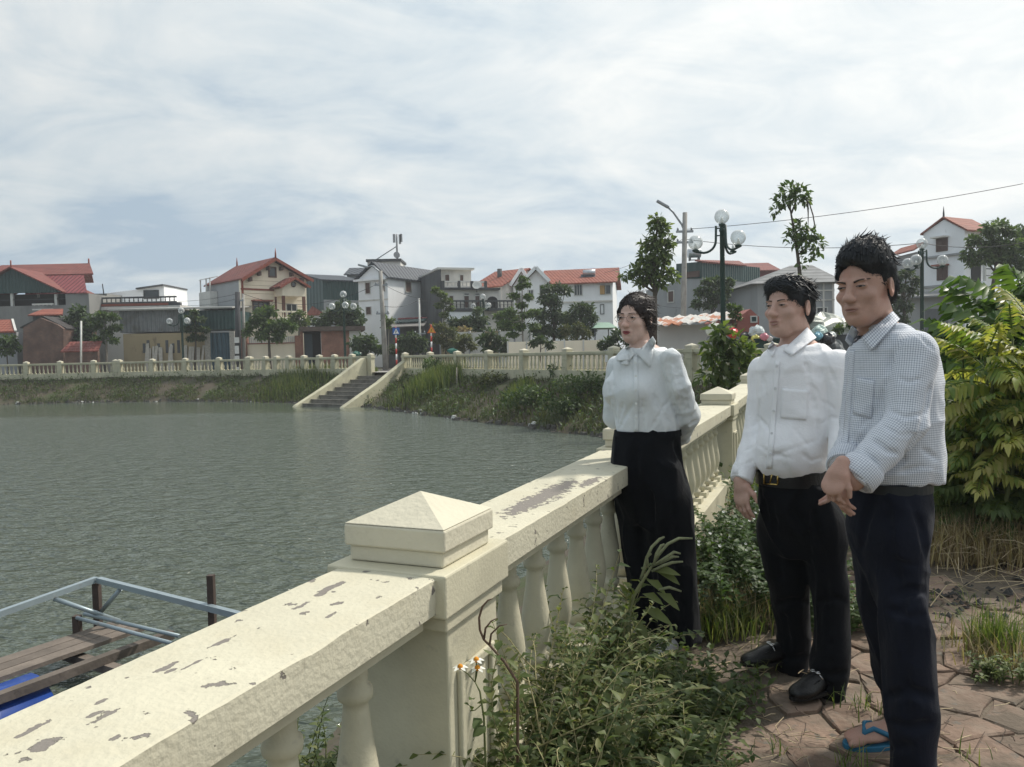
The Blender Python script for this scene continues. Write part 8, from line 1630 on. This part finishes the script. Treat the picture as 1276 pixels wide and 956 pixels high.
# ------------------------------------------------------------ man in white shirt
def man_white():
    d = 3.08; fa = PG(975, 838, 0); t = thing('person', 'man in white long sleeved shirt, black trousers and loafers with a gold belt buckle', 'person', (fa.x+.1, 3.05, 0)); H = Head(983, 383, d, 57, 2, 0, .99)
    S = Sdf(); H.shape(S, nose=1.12, jaw=1.12, wide=1.04, mouth_open=.0028, cheek=1.15); H.cap(S, (0, -.032, -.05), (0, -.058, -.20), .055, .064, .02)
    tor = lofted(d, [(418, 975, 1012, .062), (430, 962, 1028, .085), (442, 950, 1042, .102), (458, 945, 1048, .112), (490, 943, 1048, .122), (525, 943, 1043, .128), (560, 941, 1036, .132), (582, 942, 1031, .126), (602, 944, 1029, .122)])
    S.loft(tor, .02, -.016); S.loft(lofted(d, [(590, 944, 1029, .115), (630, 943, 1046, .12), (660, 943, 1052, .11)]), .02, -.015)
    aR = [P(951, 462, d+.10), P(944, 530, d+.08), P(924, 598, d-.02)]; aL = [P(1042, 455, d-.10), P(1054, 525, d-.13), P(1046, 585, d-.24)]
    S.limb(aR, [.045, .038, .027]); S.limb(aL, [.045, .038, .027]); hand(S, P(924, 600, d-.02), (-.06, -.18, -1), (.75, .45, .1), .98, .42, 1.2, 1.0, 1); hand(S, aL[-1], (-.25, -.1, -1), (-1, 0, 0), .95, .5)
    A, B = Vector((P(985, 838, d+.12).x, d+.12, 0)), Vector((P(1036, 868, d-.14).x, d-.14, 0)); dA, dB = Vector((-.97, -.22, 0)), Vector((-.86, -.51, 0))
    S.limb([P(975, 660, d+.05), P(985, 750, d+.1), A+Vector((0, 0, .09))], [.08, .055, .04]); S.limb([P(1025, 660, d-.05), P(1034, 750, d-.1), B+Vector((0, 0, .09))], [.08, .055, .04])
    for q, dr in ((A, dA), (B, dB)): S.cap(q+Vector((0, 0, .05)), q+dr*.13+Vector((0, 0, .04)), .034, .026, .03)
    shr = tor[2:7]+lofted(d, [(584, 943, 1030, .124), (592, 950, 1024, .110), (604, 954, 1020, .10)]); C = Sdf(); C.loft(shr, .02, .004); C.loft(tor[1:4], .02, .002); C.limb(aR, [.056, .047, .040], .018); C.limb(aL, [.060, .052, .043], .018); C.ell(P(1000, 560, d)+Vector((-.10, -.06, 0)), (.09, .09, .10), None, .06)
    fw = H.M @ Vector((0, 1, 0)); C.ell(H.w(.0, -.035, -.155), (.068, .066, .055), None, .006, 'sub'); C.cap(H.w(0, .02, -.165), H.w(0, .080, -.262), .040, .010, .006, 'sub')
    C.plane(P(924, 599, d-.02), (aR[2]-aR[1])); ex = aR[2]
    # the cut at the cuff must not reach the rest of the shirt
    cutop = C.ops.pop(); pt = np.array(ex); nn = np.array((aR[2]-aR[1]).normalized()); C.ops.append((lambda p: np.where(np.linalg.norm(p-pt, axis=1) < .09, -((p-pt)@nn), 1.0), pt-.05, pt+.05, .004, 'sub'))
    C.disp = folds(.007, 13, 6, 5, lambda p: -.003*np.clip((P(960, 540, d).z-p[:, 2])/.12, 0, 1)*np.sin(p[:, 0]*70-p[:, 1]*60+p[:, 2]*30)); 
    # trousers, belt, shoes
    Tz = Sdf(); Tz.loft(lofted(d, [(582, 942, 1030, .126), (600, 943, 1032, .128), (630, 943, 1044, .128), (650, 948, 1048, .118), (690, 965, 1035, .085)]), .02)
    Tz.loft(lofted(d+.06, [(610, 955, 998, .075), (648, 942, 1008, .10), (700, 949, 1009, .095), (747, 960, 1010, .088, .03), (797, 967, 1010, .085, .05), (824, 962, 1010, .09, .06), (838, 966, 1008, .088, .06)]), .03); Tz.loft(lofted(d-.06, [(610, 995, 1032, .075), (648, 985, 1053, .10), (700, 1001, 1056, .095), (747, 1012, 1056, .088, -.03), (794, 1014, 1057.5, .085, -.06), (838, 1006, 1058, .092, -.08), (865, 1011, 1054, .09, -.08)]), .03)
    Tz.disp = folds(.010, 13, 3.2, 12); 
    grooves(C, [[(1003, 448), (1010, 480), (1018, 520), (1022, 550)], [(946, 500), (943, 530), (940, 562)]], .007, .014)
    grooves(C, [[(946, 556), (965, 566), (990, 572)], [(955, 572), (985, 560), (1020, 548)], [(944, 520), (962, 538)], [(1012, 480), (1025, 500), (1040, 510)], [(1022, 530), (1035, 520), (1046, 522)], [(937, 532), (946, 524)], [(929, 562), (943, 554)], [(921, 582), (938, 574)], [(1000, 566), (1012, 574), (1026, 570)], [(950, 470), (956, 500)], [(990, 535), (1008, 556)], [(1030, 452), (1042, 480)]], .0036, .014)
    grooves(Tz, [[(1008, 625), (1026, 690), (1032, 760), (1036, 845)], [(962, 625), (972, 720), (984, 820)], [(985, 635), (1003, 655), (1010, 700)], [(968, 755), (990, 748), (1006, 752)], [(1018, 752), (1040, 745), (1054, 750)], [(1012, 835), (1035, 842), (1054, 838)], [(1010, 850), (1036, 856)], [(962, 815), (985, 822), (1006, 818)], [(948, 612), (956, 650)], [(1000, 612), (985, 640)]], .0075, .02)
    zn = P(990, 440, d).z; wr = np.array(aR[2]); wn = np.array((aR[2]-aR[1]).normalized()); S.clip = ([C, Tz], lambda p: (p[:, 2] < zn) & (p[:, 2] > .085) & ~((np.linalg.norm(p-wr-np.outer(np.clip((p-wr)@wn, 0, .2), wn), axis=1) < .11) & ((p-wr)@wn > -.015) & (p[:, 0] < wr[0]+.05)) & (np.linalg.norm(p-np.array(aL[2]), axis=1) > .22)); body, BV, BQ = smesh(S, .0036, 'body', SK2, t)
    shirt, CV, CQ = smesh(C, .0055, 'shirt', M_shirt, t); bv = bvh_of((CV, CQ), (BV, BQ))
    collar_band(H, t, M_shirt, .068, .066, -.048, -.165, .036, .032, .75)
    patch(t, 'collar', [(1006, 408), (1017, 421), (987, 443), (975.5, 437)], bv, .011, M_shirt, 10, 8, .004, lambda u, v: .004*u); patch(t, 'collar', [(962, 425), (968, 433), (962, 445), (955.5, 437)], bv, .010, M_shirt, 6, 6, .004)
    patch(t, 'placket', [(966, 450), (972, 450), (962, 584), (955, 584)], bv, .003, M_shirt, 4, 30, .003); patch(t, 'pocket', [(975, 484), (1008, 487), (1005, 524), (972, 521)], bv, .003, M_shirt, 10, 10, .003)
    for i, y in enumerate((456, 484, 512, 540, 566)):
        x = 968.5-(y-450)*.075; h = hit(bv, x, y); r = ray(x, y).normalized(); mb = MB(); mb.tube([h[0]-r*.004, h[0]-r*.008], .0052, 10); mb.build('button', mat('shirt_button', (.66, .67, .69), rough=.3), shirt)
    rr = aR[2]-aR[1]; rr.normalize(); mb = MB(); c = aR[2]; mb.tube([c-rr*.055, c-rr*.004], [.0455, .0445], 20, cap=False); o = mb.build('cuff', M_shirt, shirt); o.modifiers.new('s', 'SOLIDIFY').thickness = .004
    smesh(Tz, .006, 'trousers', M_blackt, t); br = lofted(d, [(585, 942, 1030, .127), (602, 943, 1031, .128)]); bt = belt_band(t, 'belt', br, .006, M_leather, .004)
    h0 = bvh_of((np.array([(cx+(a+.010)*math.cos(2*math.pi*k/40), cy+(b+.010)*math.sin(2*math.pi*k/40), z+e) for (z, cx, cy, a, b), e in ((sorted(br)[0], -.01), (sorted(br)[1], .01)) for k in range(40)]), [(k, (k+1) % 40, 40+(k+1) % 40, 40+k) for k in range(40)])); q = [(952, 589), (969, 590), (969, 604), (952, 603)]; P4 = []
    for x, y in q: hh = hit(h0, x, y); P4.append((hh[0] if hh else P(x, y, d-.12))-ray(x, y).normalized()*.004)
    mb = MB()
    for i in range(4): mb.tube([P4[i], P4[(i+1) % 4]], .0033, 8)
    mb.tube([P4[0].lerp(P4[1], .62), P4[3].lerp(P4[2], .42)], .003, 8); mb.build('buckle', M_gold, bt)
    for q, dr in ((A, dA), (B, dB)):
        o, dd, ss, LL_, hl = shoe(t, q-dr*.06, q+dr*.228, .045); c = hl+dd*LL_*.53; mb = MB(); mb.tube([c+ss*.034+Vector((0, 0, .058)), c+ss*.012+Vector((0, 0, .076)), c-ss*.012+Vector((0, 0, .076)), c-ss*.034+Vector((0, 0, .058))], .0028, 6)
        for k in (-1, 1): cc = c+ss*.012*k+Vector((0, 0, .077)); mb.tube([cc+ss*.009*math.cos(a)+dd*.009*math.sin(a) for a in np.linspace(0, 2*math.pi, 13)], .0024, 6, cap=False)
        mb.build('bit', M_silver, o); mb = MB(); seam = [c+dd*LL_*(.02+.30*math.sin(a))+ss*.034*math.cos(a)+Vector((0, 0, .062-.024*math.sin(a))) for a in np.linspace(.15, math.pi-.15, 12)]; mb.tube(seam, .0028, 5); mb.build('seam', M_leather, o)
    Hs = Sdf(); e = lambda *a, **k: H.ell(Hs, *a, **k)
    e((0, -.012, .044), (.0835, .1015, .0845), .02); e((0, -.055, -.020), (.070, .055, .066), .03); e((0, .050, .090), (.064, .036, .027), .03); e((0, .114, -.004), (.096, .068, .084), .010, 'sub')
    for q in (-1, 1): e((.086*q, .072, -.038), (.05, .056, .078), .010, 'sub'); e((.090*q, -.010, -.014), (.022, .024, .042), .006, 'sub')
    H.cap(Hs, (.05, .060, .080), (-.050, .060, .076), .016, .012, .02); Hs.disp = lambda p: (noise3((p-np.array(H.c))@H.R*np.array([70, 24, 50]), 6)-.5)*.005; hair, HV, HQ = smesh(Hs, .0038, 'hair', M_hair, t)
    lc = lambda p: (p-np.array(H.c))@H.R
    def comb(p): q = lc(p); v = np.stack([-.5+0*q[:, 0], np.where(q[:, 1] > .02, .35, -.8), np.where(q[:, 2] > .08, .25, -.7)], 1); return v@H.R.T
    hair_strands(hair, HV, HQ, 6000, .024, comb, M_hair, 3, .0008, .06)
    locks(hair, H, HV, HQ, 300, .052, lambda q: (.9, -.25 if q[1] > 0 else -.7, -.2 if q[2] < .07 else .15), M_hair, 12, .0030, .007, lambda q: (q[:, 2] > .045), .22)
    fb = bvh_of((BV, BQ)); H.features(t, fb, M_hair, LIP2, None, .62, .15, 1.0, open_=.0022)
man_white()

# ------------------------------------------------------------ man in checked shirt
def man_check():
    d = 2.47; t = thing('person', 'man in blue checked shirt and navy trousers with blue flip flops, hands clasped before him', 'person', (1.10, 2.45, 0)); H = Head(1078, 358, d, 53, -4, -2, 1.02)
    S = Sdf(); H.shape(S, nose=1.12, jaw=.98, brow=1.1, wide=.99, cheek=1.1); H.cap(S, (0, -.030, -.05), (0, -.068, -.19), .052, .062, .02)
    tor = lofted(d, [(392, 1083, 1117, .060), (405, 1077, 1132, .078), (418, 1069, 1148, .098), (434, 1060, 1163, .115), (462, 1056, 1172, .132), (500, 1054, 1174, .142), (540, 1050, 1177, .144), (575, 1050, 1178, .140), (598, 1060, 1174, .128)])
    S.loft(tor, .02, -.02); S.loft(lofted(d, [(590, 1062, 1158, .11), (640, 1058, 1158, .12), (680, 1060, 1154, .11)]), .02, -.015)
    aL = [P(1139, 440, d-.12), P(1130, 527, d-.17), P(1064, 597, d-.20)]; aR = [P(1080, 445, d+.14), P(1071, 525, d+.12), P(1053, 583, d-.05)]
    S.limb(aL, [.048, .040, .030]); S.limb(aR, [.048, .040, .030])
    S.limb([aL[2], P(1050, 590, d-.21)], [.030, .027]); hand(S, P(1047, 583, d-.215), (-.50, -.10, -1), (.75, .6, -.25), .86, 1.45, .5, .8, 1); S.limb([aR[2], P(1052, 600, d-.13)], [.030, .027]); hand(S, P(1051, 590, d-.135), (-.12, -.05, -1), (1, .1, 0), .86, .55, .6, .5, -1)
    fF = Vector((P(1120, 905, d+.08).x, d+.08, 0)); fN = Vector((P(1144, 990, d-.15).x, d-.155, 0)); dr = Vector((-.97, -.22, 0))
    S.limb([P(1100, 670, d+.05), P(1110, 770, d+.1), fF+Vector((0, 0, .09))], [.085, .056, .038]); S.limb([P(1115, 670, d-.06), P(1125, 770, d-.12), fN+Vector((0, 0, .09))], [.085, .056, .038])
    for q, dr in ((fF, dr), (fN, Vector((-.15, -.985, 0)))):
        s_ = Vector((dr.y, -dr.x, 0)); S.cap(q-dr*.03+Vector((0, 0, .045)), q+dr*.11+Vector((0, 0, .046)), .034, .030, .03); S.ell(q+dr*.12+Vector((0, 0, .040)), (.085, .046, .018), np.array(Matrix((dr, s_, Vector((0, 0, 1)))).transposed()), .02)
        for i, (o, L, r) in enumerate(((-.030, .050, .0125), (-.011, .047, .0092), (.006, .042, .0085), (.021, .036, .008), (.034, .028, .0075))): a = q+dr*(.165-.010*i*i*.35)+s_*o*(1 if q is fF else -1)+Vector((0, 0, .036)); S.cap(a, a+dr*L*.75-Vector((0, 0, .004)), r, r*.9, .004)
    C = Sdf(); C.loft(tor[2:], .02, .002); C.loft(tor[1:4], .02, .0); C.limb(aL, [.063, .057, .050], .018); C.limb(aR, [.060, .054, .046], .018); C.ell(H.w(0, -.038, -.165), (.066, .066, .055), None, .006, 'sub'); None
    for arm in (aL, aR): pt = np.array(arm[2]); nn = np.array((arm[2]-arm[1]).normalized()); C.ops.append((lambda p, pt=pt, nn=nn: np.where(np.linalg.norm(p-pt, axis=1) < .10, -((p-pt)@nn), 1.0), pt-.06, pt+.06, .004, 'sub'))
    C.disp = folds(.007, 12, 6, 8, lambda p: -.003*np.clip((P(1100, 560, d).z-p[:, 2])/.08, 0, 1)*np.sin(p[:, 0]*75+p[:, 1]*60)); 
    Tz = Sdf(); Tz.loft(lofted(d, [(597, 1062, 1158, .120), (620, 1056, 1160, .128), (650, 1056, 1159, .125), (690, 1066, 1150, .105), (730, 1085, 1135, .075)]), .02)
    Tz.loft(lofted(d+.06, [(620, 1072, 1128, .075), (662, 1056, 1142, .105), (700, 1060, 1142, .10), (758, 1070, 1142, .095, .03), (808, 1082, 1146, .092, .05), (850, 1091, 1150, .09, .06), (893, 1098, 1152, .09, .06)]), .03); Tz.loft(lofted(d-.06, [(620, 1092, 1146, .075), (662, 1076, 1160, .105), (700, 1081, 1156, .10), (758, 1091, 1158, .095, -.04), (808, 1097, 1164, .092, -.06), (887, 1101, 1167, .09, -.08), (932, 1106, 1166, .09, -.08), (1000, 1104, 1163, .09, -.08)]), .03)
    Tz.disp = folds(.012, 12, 4.0, 17); 
    grooves(C, [[(1110, 440), (1106, 470), (1094, 510), (1078, 540), (1062, 564)], [(1160, 480), (1156, 505), (1146, 538), (1124, 572), (1100, 594)]], .0055, .014)
    grooves(C, [[(1118, 470), (1132, 476), (1148, 472)], [(1110, 512), (1128, 520), (1148, 516)], [(1100, 530), (1122, 542), (1144, 540)], [(1088, 548), (1106, 562), (1120, 566)], [(1075, 560), (1092, 578)], [(1118, 396), (1140, 412), (1164, 436)], [(1072, 532), (1086, 512)], [(1150, 560), (1168, 572)], [(1120, 590), (1150, 582), (1172, 586)], [(1060, 520), (1056, 555)]], .0036, .014)
    grooves(Tz, [[(1104, 625), (1116, 700), (1126, 780), (1132, 930)], [(1088, 622), (1078, 650), (1072, 690)], [(1116, 742), (1138, 735), (1154, 738)], [(1108, 760), (1132, 770), (1154, 766)], [(1104, 870), (1130, 862), (1160, 868)], [(1108, 900), (1135, 908), (1162, 902)], [(1135, 625), (1150, 660), (1154, 690)], [(1104, 935), (1134, 928)], [(1120, 700), (1146, 706)]], .008, .022)
    zn = P(1100, 418, d).z; ws = [(np.array(q[2]), np.array((q[2]-q[1]).normalized())) for q in (aL, aR)]
    def zone(p):
        m = (p[:, 2] < zn) & (p[:, 2] > .13)
        for w_, n_ in ws: m &= ~((np.linalg.norm(p-w_, axis=1) < .27) & ((p-w_)@n_ > -.015) & (p[:, 1] < w_[1]+.07) & (p[:, 0] < w_[0]+.055))
        return m
    S.clip = ([C, Tz], zone); body, BV, BQ = smesh(S, .0034, 'body', SK3, t)
    shirt, CV, CQ = smesh(C, .005, 'shirt', M_check, t)
    top = P(1112, 400, d); bot = P(1114, 640, d); ax = [(np.array(bot), np.array(top), .155), (aL[0], aL[1], .066), (aL[1], aL[2], .058), (aR[0], aR[1], .062), (aR[1], aR[2], .055)]; weave_uv(shirt, CV, CQ, ax); bv = bvh_of((CV, CQ), (BV, BQ))
    def cpatch(*a, **k):
        o = patch(t, *a, **k); me = o.data; l = me.uv_layers.new(name='weave'); nu_, nv_ = a[5], a[6]; n_ = nu_+1; vs = [v.co for v in me.vertices]; W_ = (vs[nu_]-vs[0]).length; H_ = (vs[n_*nv_]-vs[0]).length; uv = []
        for lp in me.loops: i = lp.vertex_index; uv.append(((i % n_)/nu_*W_, (i//n_)/nv_*H_))
        l.data.foreach_set('uv', np.array(uv, np.float32).ravel()); return o
    cpatch('collar', [(1112, 388), (1121, 398), (1086, 437), (1073, 422)], bv, .012, M_check, 10, 10, .004, lambda u, v: .005*u); cpatch('collar', [(1061, 406), (1070, 414), (1060, 432), (1053, 424)], bv, .010, M_check, 6, 6, .004); cpatch('pocket', [(1067, 470), (1090, 474), (1086, 522), (1063, 516)], bv, .003, M_check, 8, 8, .003); cpatch('placket', [(1059, 436), (1065, 437), (1056, 560), (1050, 558)], bv, .003, M_check, 4, 24, .003)
    for arm, nm in ((aL, 0), (aR, 1)):
        rr = (arm[2]-arm[1]).normalized(); c = arm[2]; mb = MB(); r0 = .0575 if nm == 0 else .0545; mb.tube([c-rr*.058, c-rr*.05, c-rr*.004, c+rr*.004], [r0, r0+.004, r0+.005, r0-.003], 24, cap=False); o = mb.build('rolled_cuff', M_check, shirt); o.modifiers.new('s', 'SOLIDIFY').thickness = .005; l = o.data.uv_layers.new(name='weave'); uv = []
        x = Vector((0, -1, 0)); x = (x-rr*x.dot(rr)).normalized(); y = rr.cross(x); O = worldloc(shirt)
        for lp in o.data.loops: p = o.data.vertices[lp.vertex_index].co+O-c; uv.append((math.atan2(p.dot(y), p.dot(x))*.058, p.dot(rr)))
        l.data.foreach_set('uv', np.array(uv, np.float32).ravel())
    smesh(Tz, .006, 'trousers', M_navy, t); belt_band(t, 'belt', lofted(d, [(598, 1061, 1159, .121), (609, 1060, 1159.5, .123)]), .006, mat('dark_belt', (.010, .012, .013), rough=.45), .004)
    blue = mat('blue_rubber', (.03, .165, .29), rough=.55, var=.1)
    for q, dr in ((fF, Vector((-.97, -.22, 0))), (fN, Vector((-.15, -.985, 0)))):
        s_ = Vector((dr.y, -dr.x, 0)); fl = thing('flip_flop', '', '', (0, 0, 0)) if False else None; mb = MB(); pts = []; n = 24
        for k in range(n): a = 2*math.pi*k/n; c, s2 = math.cos(a), math.sin(a); pts.append(q+dr*(.075+.137*c)+s_*(.051+.006*c)*s2)
        mb.poly([Vector((p.x, p.y, .004)) for p in pts], .018, (0, 0, 1)); o = mb.build('flip_flop', blue, t); bevel(o, .003)
        mb = MB(); k0 = q+dr*.148+s_*-.018*(1 if q is fF else -1)
        for sg in (-1, 1): mb.tube([Vector((k0.x, k0.y, .022)), Vector((k0.x, k0.y, .058)), q+dr*.115+s_*.022*sg+Vector((0, 0, .069)), q+dr*.075+s_*.044*sg+Vector((0, 0, .053)), q+dr*.045+s_*.052*sg+Vector((0, 0, .018))], [.005, .007, .009, .009, .007], 8)
        mb.build('strap', blue, o)
    Hs = Sdf(); e = lambda *a, **k: H.ell(Hs, *a, **k)
    e((0, -.012, .046), (.0800, .1005, .0835), .02); e((0, -.058, -.012), (.068, .052, .062), .03); e((.012, .020, .100), (.062, .070, .044), .04); e((.02, .052, .098), (.046, .028, .028), .03); e((0, .116, .002), (.098, .070, .084), .010, 'sub')
    for q in (-1, 1): e((.087*q, .070, -.034), (.05, .056, .080), .010, 'sub'); e((.090*q, -.010, -.014), (.022, .025, .044), .006, 'sub')
    Hs.disp = lambda p: (noise3((p-np.array(H.c))@H.R*np.array([60, 60, 24]), 9)-.5)*.010; hair, HV, HQ = smesh(Hs, .0038, 'hair', M_hair, t); lc = lambda p: (p-np.array(H.c))@H.R
    def comb(p): q = lc(p); v = np.stack([q[:, 0]*4+.15, np.where(q[:, 2] > .07, -.25+q[:, 1]*5, -.6), np.where(q[:, 2] > .07, 1.0, -.75)], 1); return v@H.R.T
    hair_strands(hair, HV, HQ, 5000, .024, comb, M_hair, 5, .0008, .26, sel=lambda c: lc(c)[:, 2] > .04); hair_strands(hair, HV, HQ, 2600, .018, comb, M_hair, 6, .0009, .08, sel=lambda c: lc(c)[:, 2] <= .05)
    locks(hair, H, HV, HQ, 300, .050, lambda q: (.35, -.55, 1.0 if q[1] > -.02 else .1), M_hair, 13, .0030, .014, lambda q: (q[:, 2] > .065), .30)
    fb = bvh_of((BV, BQ)); H.features(t, fb, M_hair, LIP3, None, .52, .75, 1.15, lip_t=.85)
man_check()

# ============================================================ humid air
def haze():
    m = bpy.data.materials.new('haze'); m.use_nodes = True; nt = m.node_tree; N = nt.nodes
    for n in list(N): N.remove(n)
    out = N.new('ShaderNodeOutputMaterial'); v = N.new('ShaderNodeVolumePrincipled'); v.inputs['Color'].default_value = (.90, .93, .96, 1); v.inputs['Density'].default_value = .0011; v.inputs['Anisotropy'].default_value = .25; nt.links.new(v.outputs[0], out.inputs['Volume'])
    mb = MB(); s = 3600; mb.box((0, 0, (15.0-3.2)/2), (2*s, 2*s, 15.0+3.2)); o = mb.build('haze', m, None); tag(o, 'faint humid haze', kind='stuff')
haze()
